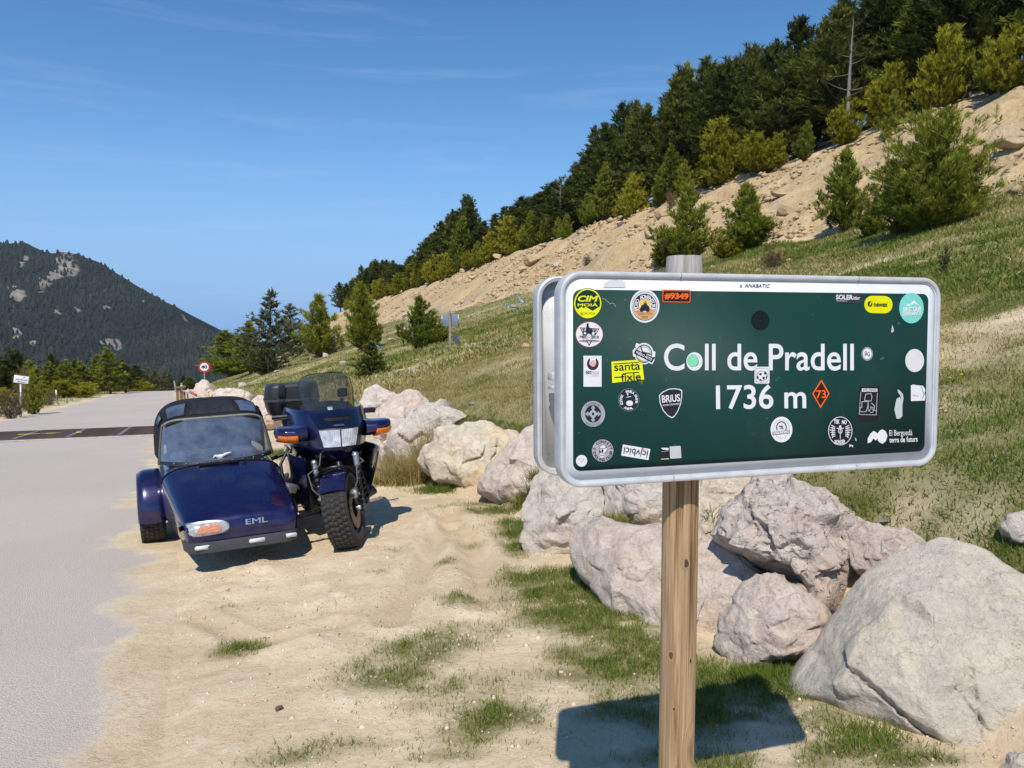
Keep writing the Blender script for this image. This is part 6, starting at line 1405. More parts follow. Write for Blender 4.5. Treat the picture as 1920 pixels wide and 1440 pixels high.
proto(('dry', 0), 'bush', M_FBRN, M_GBARK, 81, .9, .8, .03, PR_BUSH, 5, 7, 9, .16, .012, 8, 15, 60, multi=3)
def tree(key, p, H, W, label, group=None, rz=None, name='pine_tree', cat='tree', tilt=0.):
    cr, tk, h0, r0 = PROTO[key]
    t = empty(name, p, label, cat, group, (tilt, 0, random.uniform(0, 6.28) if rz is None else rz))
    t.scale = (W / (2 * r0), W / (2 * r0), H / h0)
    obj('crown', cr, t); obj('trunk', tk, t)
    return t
def tree_px(key, u, v, hp, wp, label, group=None, **k):
    p = hit(u, v); s_ = p.y / F_PX
    return tree(key, p - Vector((0, 0, .05)), hp * s_, wp * s_, label, group, **k)
BANK = 'young pines growing on the bank and cut slope'
for key, u, v, hp, wp, lb in [
    (('young', 0), 1286, 492, 136, 112, 'bushy young pine directly above the top of the wooden post'),
    (('bush', 0), 1245, 497, 62, 60, 'low side bush at the left foot of the pine above the post'),
    (('young', 1), 1400, 482, 124, 104, 'forked yellowish young pine second from the post along the bank'),
    (('bush', 1), 1365, 492, 38, 60, 'low shrubby pine between the first two young pines'),
    (('young', 2), 1582, 442, 146, 110, 'slim young pine just left of the big bushy pine'),
    (('young', 1), 1635, 440, 74, 62, 'small pine squeezed between the slim pine and the big bushy pine'),
    (('big', 0), 1752, 432, 176, 232, 'largest bushy young pine on the right of the bank'),
    (('bush', 2), 1690, 440, 60, 70, 'low bush under the left skirt of the big bushy pine'),
    (('tiny', 0), 1771, 508, 52, 36, 'tiny dark pine alone in the grass below the big bushy pine'),
    (('young', 0), 787, 655, 98, 84, 'young pine left of the grey information board'),
    (('bush', 1), 822, 640, 44, 50, 'low bush directly left of the information board post'),
    (('young', 1), 684, 662, 122, 96, 'upright young pine with a pointed top behind the ribboned stunted pine'),
    (('spruce', 1), 697, 706, 66, 76, 'stunted dark pine with a blue ribbon beside it'),
    (('young', 0), 600, 667, 112, 104, 'dense dark pine left of the pointed young pine'),
    (('grey', 0), 507, 700, 150, 135, 'tallest sparse-topped pine right of the speed limit sign'),
    (('grey', 1), 548, 668, 95, 105, 'greyish pine between the tallest roadside pine and the dense dark pine'),
    (('tally', 0), 432, 706, 84, 120, 'broad bushy pine directly right of the speed limit sign'),
    (('tally', 1), 470, 702, 96, 110, 'dense pine between the broad bushy pine and the sparse-topped pine'),
    (('young', 2), 492, 704, 60, 60, 'small pine at the foot of the sparse-topped pine'),
    (('bush', 0), 1113, 424, 26, 30, 'small round bush clinging to the bare scree below the forest edge'),
    (('dry', 0), 1448, 502, 34, 50, 'dry brown bush above the top edge of the sign'),
    (('dry', 0), 1258, 402, 22, 30, 'small dry bush on the scree left of the first young pine'),
    (('dry', 0), 1101, 502, 18, 18, 'lone dry twig bush on the scree above the sign corner')]:
    tree_px(key, u, v, hp, wp, lb, BANK if 'pine' in lb[:40] else None, name='bush' if 'bush' in lb.split(' ')[:4] else 'pine_tree', cat='bush' if 'bush' in lb.split(' ')[:4] else 'tree')
# forest on top of the slope: rows back from the brow
FG = 'dark pines of the dense forest above the cut slope'
rs_ = random.Random(5); cnt = 0
rows = [(28.2, 2.9, .86), (30.6, 3.0, 1.0), (33.4, 3.2, 1.08), (37.5, 3.6, 1.2), (43, 5.0, 1.3)]
for n0, step, hf in rows:
    s = -8.0
    while s < 168:
        ss, nn = s + rs_.uniform(-.9, .9), n0 + rs_.uniform(-1.0, 1.0); x, y = to_xy(ss, nn)
        u, v = project([[x, y, float(terrain(ss, nn))]]); u = u[0]
        s += step * (1 + s / 190)
        if y < 4 or u > 2120: continue
        k = rs_.choice([('tall', 0), ('tall', 1), ('tall', 2), ('tall', 3), ('tall', 0), ('tall', 3), ('tally', 0)])
        # the wood stands tallest between the bare pine and the right of the photograph
        hz = float(np.interp(u, [560, 640, 700, 760, 830, 880, 905, 960, 1010, 1060, 1090, 1110, 1200, 1330, 1420, 1500, 1560, 1600, 2100], [5.5, 6.5, 7, 4.2, 7.6, 7.6, 4.6, 5.0, 5.2, 4.6, 6.0, 7.2, 8.0, 7.6, 6.8, 6.4, 7.0, 7.3, 8])) * hf * rs_.uniform(.86, 1.10)
        if n0 > 36 and u < 1060: continue
        zi = 0 if u < 720 else 1 if u < 1000 else 2 if u < 1330 else 3 if u < 1560 else 4; fr_ = n0 < 30
        lb_ = ('dark forest pine %s near the white upright boulder', 'dark forest pine %s left of the bare-stemmed thin pine', 'tall dark forest pine %s behind the cone-shaped pine',
               'tall dark forest pine %s left of the dead trunk', 'tall dark forest pine %s right of the dead trunk')[zi] % ('in the front row' if fr_ else 'in the back rows')
        tree(k, Vector((x, y, float(terrain(ss, nn)) - .1)), hz, rs_.uniform(3.9, 5.2) * (.8 + .25 * hf), lb_, 'dark forest pines, ' + ('front' if fr_ else 'back') + ' trees, ' + ('far low end', 'thin stretch', 'dense block', 'left of the dead trunk', 'right of the dead trunk')[zi], rs_.uniform(0, 6.28)); cnt += 1
YG = 'yellow-green young pines along the brow of the cut slope'
s = -6.0
while s < 150:
    ss, nn = s + rs_.uniform(-.5, .5), 26.1 + rs_.uniform(-.5, .8); x, y = to_xy(ss, nn); s += 1.25 * (1 + s / 110)
    u, v = project([[x, y, float(terrain(ss, nn))]]); u = u[0]
    if y < 4 or u > 2080: continue
    if 1075 < u < 1100 or 1455 < u < 1475: continue
    h = rs_.uniform(1.5, 3.1) * (1.0 if u < 1440 else .92); k = rs_.choice([('bush', 0), ('bush', 1), ('bush', 2), ('young', 0), ('young', 1), ('tally', 2)])
    if k[0] == 'tally': h *= 1.35
    tree(k, Vector((x, y, float(terrain(ss, nn)) - .08)), h, h * rs_.uniform(.78, 1.0) if k[0] == 'bush' else h * .62, (('round bushy' if k[0] == 'bush' else 'slim pointed') + ' yellow-green brow pine ' + ('left of the thin bare-stemmed pine', 'right of the thin bare-stemmed pine', 'left of the dead bare trunk', 'right of the dead bare trunk')[0 if u < 1050 else 1 if u < 1290 else 2 if u < 1588 else 3]), 
         ('bushy' if k[0] == 'bush' else 'slim') + ' brow pines, ' + ('lower end', 'above the sign corner', 'above the young pines', 'above the big pine')[0 if u < 1050 else 1 if u < 1290 else 2 if u < 1588 else 3], rs_.uniform(0, 6.28))
def brow(u, n=26.2):
    """ground point on the brow line seen at photo column u"""
    S = np.linspace(-5, 170, 900); x, y = to_xy(S, np.full_like(S, n)); z = terrain(S, np.full_like(S, n)); uu, _ = project(np.c_[x, y, z]); k = int(np.argmin(np.where(y > 4, np.abs(uu - u), 1e9)))
    return Vector((x[k], y[k], z[k]))
p = brow(1050, 27.5); tree(('thin', 0), p, 96 * p.y / F_PX * 1.12, 2.9, 'thin pine with a bare stem and flat tuft of crown left of the dense forest', None)
p = brow(1588, 27.0); tree(('snag', 0), p - Vector((0, 0, .2)), 245 * p.y / F_PX, 2.3, 'dead bare pine trunk standing out against the dark forest', None, 1.0, 'dead_pine')
p = brow(1122, 26.2); tree(('young', 0), p, 62 * p.y / F_PX, 56 * p.y / F_PX, 'bright yellow-green cone-shaped pine at the forest edge above the sign', None)
p = brow(1425, 26.0); tree(('bush', 1), p, 62 * p.y / F_PX, 82 * p.y / F_PX, 'round yellow bush-like pine overhanging the brow above the second young pine', None)
p = brow(1790, 26.5); tree(('young', 2), p, 130 * p.y / F_PX, 95 * p.y / F_PX, 'tall bright green young pine at the forest edge above the big bushy pine', None)
# trees left of the road
LG = 'pines and bushes left of the road'
for key, u, Y, hp, wp, vb, lb in [
    (('tall', 0), -20, 62, 130, 90, 772, 'dark pine cut by the left edge of the photo'), (('tall', 3), 30, 64, 112, 75, 770, 'dark pine rising behind the white notice board'), (('tall', 1), 12, 58, 82, 64, 768, 'lower dark pine left of the white notice board'),
    (('tally', 0), 62, 58, 84, 60, 762, 'bushy olive pine just right of the white notice board'), (('young', 0), 63, 27.5, 74, 46, 771, 'small young pine at the road edge beside the white notice board'),
    (('tally', 1), 92, 62, 78, 62, 758, 'olive pine behind the leaning snow pole'), (('tall', 2), 104, 78, 88, 55, 752, 'dark-topped pine behind the leaning snow pole'), (('tally', 2), 122, 66, 76, 60, 752, 'olive pine above the upright snow pole'),
    (('bush', 0), 118, 54, 40, 60, 757, 'low olive bush at the foot of the upright snow pole'), (('tall', 1), 140, 82, 72, 50, 748, 'dark pointed pine between two olive pines left of the tall one'), (('tally', 0), 158, 70, 70, 60, 748, 'olive pine second left of the tallest roadside pine'),
    (('bush', 2), 156, 56, 32, 46, 752, 'low yellow-green bush at the road edge left of the tallest pine'), (('tally', 1), 183, 76, 78, 62, 745, 'olive pine directly left of the tallest roadside pine'), (('tally', 2), 208, 72, 92, 72, 746, 'tallest olive pine left of the road'),
    (('tall', 0), 236, 78, 68, 56, 742, 'dark green pine directly right of the tallest olive pine'), (('tall', 3), 255, 92, 52, 48, 738, 'dark pine right of the tallest olive pine near the road crest'), (('bush', 1), 262, 88, 20, 40, 738, 'low bush where the road edge meets the crest'),
    (('grey', 0), 276, 104, 46, 46, 736, 'grey-green pine beyond the crest of the road'), (('tall', 1), 292, 112, 42, 40, 736, 'dark pine beyond the crest, left of the green-topped post'), (('grey', 1), 308, 116, 38, 40, 736, 'pale green pine beyond the crest above the far end of the road'),
    (('tall', 2), 322, 120, 36, 36, 737, 'dark little pine beyond the road end'), (('tall', 0), 340, 126, 32, 40, 737, 'dark pine right of the road end beyond the gate'), (('tall', 3), 357, 120, 30, 40, 737, 'low dark pine left of the tall cream boulder'),
    (('bush', 0), 20, 40, 36, 60, 772, 'low olive bush behind the white notice board post'), (('bush', 2), -6, 36, 46, 60, 776, 'olive bush at the left edge of the photo'), (('dry', 0), 50, 44, 60, 40, 764, 'leafless brown shrub right behind the white notice board'), (('dry', 0), 92, 38, 26, 34, 764, 'dry grey-brown shrub beside the leaning snow pole'),
    (('dry', 0), 172, 66, 22, 34, 749, 'dry shrub at the road edge below the olive pines'), (('dry', 0), 22, 25, 40, 60, 784, 'dry brown scrub behind the stones left of the notice board')]:
    q = at(u, vb, Y); gz = float(height(q.x, q.y)); s_ = Y / F_PX
    top = CAM_H + (HOR - (vb - hp)) / F_PX * Y; H = max(top - gz, .4)
    tree(key, Vector((q.x, q.y, gz - .05)), H, wp * s_ * (1.0 if 'bush' not in lb else 1.1), lb, LG, name='bush' if ('bush' in lb or 'shrub' in lb or 'scrub' in lb) else 'pine_tree', cat='bush' if ('bush' in lb or 'shrub' in lb or 'scrub' in lb) else 'tree')

# ------------------------------------------------------------------ grass
M_GRASS, _, _ = new_mat('grass_blade'); g = NT(M_GRASS)
gc_ = g.ramp(g.attr('hue'), [(0, (.52, .41, .21)), (.25, (.34, .29, .10)), (.48, (.20, .225, .042)), (.75, (.125, .185, .026)), (1, (.085, .14, .022))])
g.to('Base Color', gc_); g.b.inputs['Roughness'].default_value = .55; g.b.inputs['Specular IOR Level'].default_value = .2
tr = g.N.new('ShaderNodeBsdfTranslucent'); g.L.new(gc_, tr.inputs[0]); mx_ = g.N.new('ShaderNodeMixShader'); mx_.inputs[0].default_value = .3
g.L.new(g.b.outputs[0], mx_.inputs[1]); g.L.new(tr.outputs[0], mx_.inputs[2]); g.L.new(mx_.outputs[0], g.N['Material Output'].inputs['Surface'])
def blades(name, label, s, n, ht, wd, hue, lean_=.55, cat='grass', mt=None):
    m = len(s); x, y = to_xy(s, n); z = terrain(s, n); B = np.c_[x, y, z - .004]
    a = RNG.uniform(0, 2 * np.pi, m); ln = RNG.uniform(.1, 1., m) ** 1.2 * lean_; d = np.c_[np.cos(a) * ln, np.sin(a) * ln, np.ones(m)]; d /= np.linalg.norm(d, axis=1)[:, None]
    b = RNG.uniform(0, 2 * np.pi, m); sd_ = np.c_[np.cos(b), np.sin(b), np.zeros(m)] * (wd * .5)[:, None]
    M1 = B + d * (ht * .55)[:, None]; dr = np.c_[np.cos(a), np.sin(a), np.full(m, -.25)] * (ht * ln * .45)[:, None]; T = B + d * ht[:, None] + dr
    V = np.stack([B - sd_, B + sd_, M1 + sd_ * .75, M1 - sd_ * .75, T], 1).reshape(-1, 3)
    f = np.arange(m)[:, None] * 5; F3 = np.concatenate([f + [0, 1, 2], f + [0, 2, 3], f + [3, 2, 4]])
    o = obj(name, mesh_np(name, V, F3, mt or M_GRASS, smooth=True, attrs={'hue': np.repeat(np.clip(hue, 0, 1), 5)}))
    return tag(o, label, cat, None, 'stuff')
def sown(N, s0, s1, n0, n1, pw=1.0):
    s = s0 + (s1 - s0) * RNG.random(N) ** pw; n = RNG.uniform(n0, n1, N); return s, n
# verge tufts
s, n = sown(620000, 1.4, 12, -.2, 3.7); k = n < wall_n(s) + .75; s, n = s[k], n[k]
ga = grass_amount(s, n); x, y = to_xy(s, n); cl = fbm2(x, y, 13, 3, 77)
k = RNG.random(len(s)) < np.clip(ga - .05, 0, 1) ** 1.3 * np.clip(.85 + 1.5 * cl, .03, 1.5); s, n, ga, cl = s[k], n[k], ga[k], cl[k]
hv = np.clip(.50 + .30 * (ga - .5) + .18 * cl + RNG.normal(0, .17, len(s)), 0, 1)
blades('verge_grass', 'short green grass tufts on the dusty verge at the foot of the boulders', s, n, RNG.uniform(.022, .060, len(s)) * (.65 + .55 * ga), RNG.uniform(.0020, .0040, len(s)), hv, .95)
# straws, sparse
s, n = sown(60000, 1.5, 9, .3, 3.0); ga = grass_amount(s, n); k = (n < wall_n(s) + .4) & (RNG.random(len(s)) < .012 + .15 * np.clip(ga, 0, .6)); s, n = s[k], n[k]
blades('dry_straw', 'scattered dry straws on the dusty verge', s, n, RNG.uniform(.02, .07, len(s)), RNG.uniform(.0012, .0022, len(s)), RNG.uniform(.0, .42, len(s)), 1.8)
# bank, nearer part in full blades, farther in broader ones
for nm, lb, N, s0, s1, n0, n1, pw, h0, h1, w0, w1 in (('bank_grass', 'short grass on the near part of the bank above the boulders', 640000, -1.0, 13, 2.6, 10, 1.0, .020, .062, .004, .0075),
                                    ('upper_bank_grass', 'grass on the upper bank below the cut slope', 260000, -1, 28, 8, 19, 1.0, .05, .12, .012, .024), ('far_bank_grass', 'grass on the farther bank along the road', 200000, 12, 85, 1.2, 18, 1.5, .06, .14, .018, .036)):
    s, n = sown(N, s0, s1, n0, n1, pw); x, y = to_xy(s, n); k = (np.abs(x / np.maximum(y, .1) ) < .78) & (y > 1.5); s, n, x, y = s[k], n[k], x[k], y[k]
    ga = grass_amount(s, n); cl = fbm2(x, y, 3.2, 3, 78); dryz = fbm2(x, y, .5, 3, 79) + .5 * fbm2(x, y, 2.0, 3, 80)
    k = RNG.random(len(s)) < np.clip(ga - .1, 0, 1) * np.clip(.85 + .8 * cl, .05, 1.3); s, n, ga, cl, dryz = s[k], n[k], ga[k], cl[k], dryz[k]
    hv = np.clip(.46 - .60 * np.clip(dryz, -.4, .6) + .12 * cl + RNG.normal(0, .17, len(s)), 0, 1)
    blades(nm, lb, s, n, RNG.uniform(h0, h1, len(s)) * (.75 + .4 * np.clip(cl + .5, 0, 1)), RNG.uniform(w0, w1, len(s)), hv, 1.0)
s, n = sown(40000, 14, 110, -40, -5.6, 1.2); ga = grass_amount(s, n); k = (n < road_l(s) - .25) & (RNG.random(len(s)) < ga); s, n = s[k], n[k]
blades('roadside_scrub', 'dry grass and low scrub left of the road', s, n, RNG.uniform(.10, .32, len(s)), RNG.uniform(.02, .05, len(s)), RNG.uniform(.0, .55, len(s)), 1.2)
# tufts that grow in gaps between the boulders, and the dry thicket beside the motorcycle
def tuft(name, label, u, v, hp, wp, N, hue0, hue1, cat, mt=None, lean_=.9, bw=.004, dz=0., dp=None):
    p = hit(u, v) if dp is None else at(u, v, dp); sc = p.y / F_PX; m = N
    B = np.c_[p.x + RNG.normal(0, wp * sc * .25, m), p.y + RNG.normal(0, wp * sc * .12, m), np.full(m, p.z + dz)]
    if dp is None: B[:, 2] = height(B[:, 0], B[:, 1]) - .01
    L_ = RNG.uniform(.4, 1.05, m) * hp * sc; a = RNG.uniform(0, 6.283, m); l = RNG.random(m) * lean_; d = np.c_[np.cos(a) * l, np.sin(a) * l, np.ones(m)]; d /= np.linalg.norm(d, axis=1)[:, None]
    b = RNG.uniform(0, 6.283, m); sd_ = np.c_[np.cos(b), np.sin(b), np.zeros(m)] * bw * .5
    M1 = B + d * (L_ * .5)[:, None]; T = B + d * L_[:, None] + np.c_[np.cos(a) * l, np.sin(a) * l, -.3 * l] * (L_ * .35)[:, None]
    V = np.stack([B - sd_, B + sd_, M1 + sd_ * .8, M1 - sd_ * .8, T], 1) - np.array(p)
    f = np.arange(m)[:, None] * 5; F3 = np.concatenate([f + [0, 1, 2], f + [0, 2, 3], f + [3, 2, 4]])
    o = obj(name, mesh_np(name, V.reshape(-1, 3), F3, mt or M_GRASS, attrs={'hue': np.repeat(RNG.uniform(hue0, hue1, m), 5)})); o.location = p
    return tag(o, label, cat)
tuft('dry_thicket', 'grey-brown dry thicket spilling down the rocks right of the motorcycle', 765, 905, 80, 120, 1500, .0, .32, 'bush', lean_=1.3, bw=.006)
tuft('dry_thicket', 'thin dry brambles climbing between the grey boulder and the whitish ochre boulder', 800, 870, 95, 70, 700, .0, .3, 'bush', lean_=1.2, bw=.005)
tuft('grass_tuft', 'bright green grass under the whitish ochre boulder', 845, 912, 26, 110, 1300, .5, .9, 'grass tuft', lean_=1.1, bw=.005)
tuft('grass_tuft', 'grass at the foot of the motorcycle-side thicket', 735, 905, 24, 120, 800, .3, .75, 'grass tuft', lean_=1.1, bw=.005)
tuft('grass_tuft', 'dark grass tuft in the gap between the pitted boulder and the huge slab', 1592, 1092, 62, 30, 160, .35, .8, 'grass tuft', bw=.005, dp=3.95)
tuft('grass_tuft', 'small green tuft growing on the broad pink slab right of the post', 1352, 1160, 28, 22, 90, .5, .9, 'grass tuft', lean_=1.5, bw=.006, dp=4.05)
tuft('grass_tuft', 'dry tuft wedged under the pitted boulder', 1440, 1098, 26, 50, 220, .05, .5, 'grass tuft', lean_=1.3, bw=.004, dp=4.5)
tuft('grass_tuft', 'thin tuft on top of the small wedge boulder', 1665, 1040, 44, 30, 40, .4, .7, 'grass tuft', lean_=1.4, bw=.004, dp=4.0)
tuft('grass_tuft', 'overhanging grass clump at the right edge above the huge slab', 1905, 1075, 75, 70, 1300, .35, .85, 'grass tuft', lean_=1.6, bw=.005, dp=4.1)
tuft('grass_tuft', 'tuft of grass in the gap above the broad pink slab', 1160, 990, 44, 60, 420, .1, .6, 'grass tuft', lean_=1.2, bw=.005, dp=5.2)
tuft('grass_tuft', 'dark weeds at the undercut foot of the grey wedge boulder', 985, 945, 46, 46, 420, .3, .75, 'grass tuft', lean_=1.0, bw=.006)
tuft('grass_tuft', 'weeds between the wedge boulder and the upright boulder', 1008, 905, 40, 36, 260, .2, .7, 'grass tuft', lean_=1.0, bw=.006, dp=6.6)
tuft('grass_tuft', 'spiky weed clump right of the post under the sign', 1338, 985, 52, 34, 120, .4, .8, 'grass tuft', bw=.006, dp=4.9)
tuft('grass_tuft', 'dry brown grass left of the huge slab foot', 1530, 1195, 70, 50, 220, .05, .4, 'grass tuft', lean_=.9, bw=.004, dp=3.75)
tuft('grass_tuft', 'grass lapping the foot of the low pinkish boulder', 1420, 1262, 40, 150, 900, .45, .85, 'grass tuft', lean_=.9, bw=.004)
tuft('grass_tuft', 'grass at the lower edge of the huge slab', 1620, 1370, 30, 180, 800, .4, .8, 'grass tuft', lean_=1.0, bw=.004)
# little yellow flowers
M_PET = mat('yellow_petal', (.75, .52, .01), .6); M_STEM = mat('flower_stem', (.08, .13, .03), .7)
fb, fs = MB(), MB()
for k in range(12):
    a = 2 * math.pi * k / 12; fb.add([(0, 0, .002), (.009 * math.cos(a - .2), .009 * math.sin(a - .2), .004), (.0125 * math.cos(a), .0125 * math.sin(a), .003), (.009 * math.cos(a + .2), .009 * math.sin(a + .2), .004)], [[0, 1, 2, 3]])
fb.ball((0, 0, .003), (.0045, .0045, .003), 1); fs.tube([(0, 0, -.05), (.003, .002, -.02), (0, 0, .001)], .0014, 5)
def flower(u, v, label, lift=.045, sc=1.0, group='yellow dandelions in the verge grass'):
    p = hit(u, v + 10); t = empty('dandelion', p + Vector((0, 0, lift)), label, 'flower', group, (rad(25), rad(random.uniform(-20, 20)), random.uniform(0, 6))); t.scale = (sc,) * 3
    global _fl
    try: obj('petals', _fl[0], t); obj('stem', _fl[1], t)
    except NameError:
        a, b = fb.build('petals', M_PET, t), fs.build('stem', M_STEM, t); _fl = (a.data, b.data)
flower(1207, 1212, 'yellow dandelion left of the post, leftmost of the trio'); flower(1230, 1187, 'yellow dandelion highest of the trio left of the post'); flower(1233, 1211, 'yellow dandelion touching the post edge'); flower(1060, 1160, 'single dandelion alone in the grass below the broad pink slab', .03)
s, n = sown(3000, 2, 9, 3.8, 8.5); x, y = to_xy(s, n); z = terrain(s, n); u, v = project(np.c_[x, y, z])
k = (np.exp(-((u - 1775) / 30) ** 2 - ((v - 690) / 60) ** 2) + np.exp(-((u - 1800) / 60) ** 2 - ((v - 925) / 40) ** 2) * .5 + np.exp(-((u - 1780) / 15) ** 2 - ((v - 780) / 15) ** 2)) > RNG.random(len(s)) * .9
P = np.c_[x, y, z + .06][k]; m = len(P); a = np.arange(6) * 2 * np.pi / 6
V = np.stack([P + np.array([math.cos(t) * .014, math.sin(t) * .014, .004 * (i % 2)]) for i, t in enumerate(a)], 1)
if m: tag(obj('bank_flowers', mesh_np('bank_flowers', V.reshape(-1, 3), np.arange(m * 6).reshape(m, 6), M_PET, False)), 'tiny yellow flowers sprinkled in the bank grass right of the sign', 'flowers', None, 'stuff')

# ------------------------------------------------------------------ cattle grid across the road
M_GRD = mat('rusty_brown_rail', (.062, .040, .038), .75, .3, vary=.35, scale=6); M_STL = mat('grey_steel_beam', (.30, .30, .33), .6, .4, vary=.2, scale=8); M_CONC = mat('pale_concrete_lip', (.47, .43, .40), .9, vary=.2, scale=10); M_YPAINT = mat('yellow_road_paint', (.55, .50, .05), .8, vary=.35, scale=14); M_PIT = mat('pit_shade_dark', (.02, .016, .015), .9)
ga_, gb_ = hit(150, 824.5), hit(150, 810); s_a, s_b = to_sn(ga_.x, ga_.y)[0], to_sn(gb_.x, gb_.y)[0]
cg = empty('cattle_grid', (*to_xy((s_a + s_b) / 2, -3.1), float(drop((s_a + s_b) / 2)) - .005), 'rusty brown steel cattle grid set across the road', 'cattle grid'); cg.matrix_world = Matrix.Translation(cg.location) @ Matrix.Rotation(math.atan2(TS, TC), 4, 'Z') @ Matrix.Rotation(math.atan2(float(drop(s_b) - drop(s_a)), s_b - s_a), 4, 'X')
hw_ = (s_b - s_a) / 2; x0, x1 = -3.6, 2.55
mb = MB(); mb.box(((x0 + x1) / 2, 0, .010), (x1 - x0, 2 * hw_, .012)); mb.build('pit', M_PIT, cg, False)  # flat dark plate above the road; its colour stands for the pit's shade
for sy in (-1, 1):
    mb = MB(); mb.box(((x0 + x1) / 2, sy * (hw_ + .07), .014), (x1 - x0, .10, .02), None, .005); mb.build('concrete_lip', M_CONC, cg)
rail = None
for i in range(11):
    y = -hw_ + .03 + (2 * hw_ - .06) * i / 10
    if rail is None: mb = MB(); mb.tube([(x0, 0, .030), (x1, 0, .030)], .036, 8); o_ = mb.build('rail', M_GRD, cg); rail = o_.data
    else: o_ = obj('rail', rail, cg)
    o_.location = (0, y, -.012)
beam = None; xs = [x1 - .06 - i * .92 for i in range(7)]
for x in xs:
    if beam is None: mb = MB(); mb.box((0, 0, .046), (.085, 2 * hw_ - .02, .05), None, .006); o_ = mb.build('cross_beam', M_STL, cg); beam = o_.data
    else: o_ = obj('cross_beam', beam, cg)
    o_.location = (x, 0, -.022)
for u, l in ((70, .50), (103, .32), (149, .10)):
    q = hit(u, 817); ps, pn = to_sn(q.x, q.y); mb = MB(); mb.box((pn + 3.1, 0, .052), (l, .10 if l > .2 else .28, .006)); mb.build('yellow_paint', M_YPAINT, cg, False)

# ------------------------------------------------------------------ roadside signs, posts, gate
M_GALV = mat('galvanised_steel', (.36, .37, .38), .45, .6, vary=.15, scale=20); M_SRED = mat('sign_red', (.42, .016, .03), .4); M_SWHT = mat('sign_white', (.70, .70, .70), .4, vary=.05); M_SBLK = mat('sign_black', (.015, .015, .018), .4); M_WDG = mat('grey_weathered_wood', (.27, .23, .18), .9, vary=.3, scale=20); M_WDB = mat('brown_rail_wood', (.20, .115, .06), .9, vary=.3, scale=14); M_ORW = mat('orange_red_paint', (.35, .09, .06), .7, vary=.3, scale=20)
def plane_text(t, w, h, mt, name, parent, loc, bold=.03):
    V, Fc = text_tris(t, bold); lo, hi = V.min(0), V.max(0); q = (V - (lo + hi) / 2) / (hi - lo) * (w, h)
    o = obj(name, mesh_np(name, [(x + loc[0], loc[1], z + loc[2]) for x, z in q], Fc, mt, smooth=False), parent); return o
Y = 42.0; q = at(383, 688, Y); gz = float(height(q.x, q.y)); R_ = 10.6 * Y / F_PX
sp = empty('speed_limit_sign', (q.x, q.y, gz), 'round red-rimmed 40 speed limit sign on a grey pole', 'road sign', None, (0, 0, math.atan2(-q.x, q.y) * 0 + .36)); hz = q.z - gz
mb = MB(); mb.tube([(0, 0, -.3), (0, 0, hz + R_ * .5)], .036, 12); mb.build('pole', M_GALV, sp)
def disc(r0, r1, y0, y1): return [(r0, y0), (r1, y0), (r1, y1), (r0, y1)]
Mx = Matrix.Translation((0, 0, hz)) @ Matrix.Rotation(rad(-90), 4, 'Z')
mb = MB(); mb.lathe([(0, .04), (R_, .04), (R_, .06), (0, .06)], 40, Mx); dsk = mb.build('disc', M_SRED, sp, angle=30)
mb = MB(); mb.lathe([(0, .06), (R_ * .70, .061), (R_ * .70, .064), (0, .064)], 40, Mx); mb.build('white_field', M_SWHT, dsk, angle=30)
plane_text('40', R_ * 1.02, R_ * .60, M_SBLK, 'number', dsk, (0, -.068, hz), .05)
Y = 26.0; q = at(36.5, 711.5, Y); qb = at(34.5, 768, Y); gz = float(height(q.x, q.y)); u1 = Y / F_PX
wb = empty('notice_board', (q.x, q.y, gz), 'small white notice board on a grey post left of the road', 'sign', None, (rad(0), rad(2.5), .30)); hz = q.z - gz
mb = MB(); mb.box((-.02, .03, hz / 2 - .1), (.075, .05, hz + .1)); mb.build('post', M_GALV, wb, False)
mb = MB(); mb.box((0, -.01, hz), (24.5 * u1, .02, 14 * u1), (0, rad(6), 0), .004); pl = mb.build('plate', M_SWHT, wb, angle=30)
for tx, dz, w, h in (('ÀREA PRIVADA', -.005, 19, 2.6), ('DE CAÇA', -.085, 12, 2.6)):
    o_ = plane_text(tx, w * u1, h * u1, M_SBLK, 'lettering', pl, (0.01, 0, dz), .03); o_.rotation_euler = (0, rad(6), 0); o_.location = (0, -.022, hz)
mb = MB(); mb.box((.09, -.021, hz + .065), (.045, .003, .025)); mb.build('emblem', M_SBLK, pl, False)
def pole_px(name, label, u0, v0, u1_, v1, r_, mt, Y=None, band=None, cat='post', group=None):
    b = hit(u0, v0) if Y is None else at(u0, v0, Y); t = at(u1_, v1, b.y); o = empty(name, b, label, cat, group); d = t - b
    mb = MB(); mb.tube([-d * .06, d * (1 if band is None else .66)], r_, 8); mb.build('shaft', mt, o)
    if band is not None: mb = MB(); mb.tube([d * .66, d], r_ * 1.05, 8); mb.build('painted_top', band, o)
    return o
PG = 'wooden snow poles along the left road edge'
pole_px('snow_pole', 'leaning snow pole with a red painted top right of the notice board', 87, 760, 71, 735, .040, M_WDG, None, M_ORW, group=PG)
pole_px('snow_pole', 'upright pale snow pole right of the leaning one', 107, 757, 105, 731, .045, M_WDG, None, M_SWHT, group=PG)
pole_px('snow_pole', 'short thin snow pole at the road edge left of the tallest olive pine', 178, 743, 178, 728, .05, M_WDG, 62, group=PG)
pole_px('fallen_pole', 'pale pole slanting down behind the notice board post', 36, 768, 20, 742, .040, M_WDG, 26.5, group=None)
st = hit(24, 775)
for i, (u, v, w, h, lb) in enumerate([(24, 776, 22, 10, 'pale yellow stone at the foot of the notice board'), (5, 781, 18, 9, 'flat grey stone at the left edge of the road'), (42, 772, 12, 6, 'small stone right of the notice board post foot')]): block(lb, u, v, w, h, M_WBLK, 60 + i, 'stone', None)
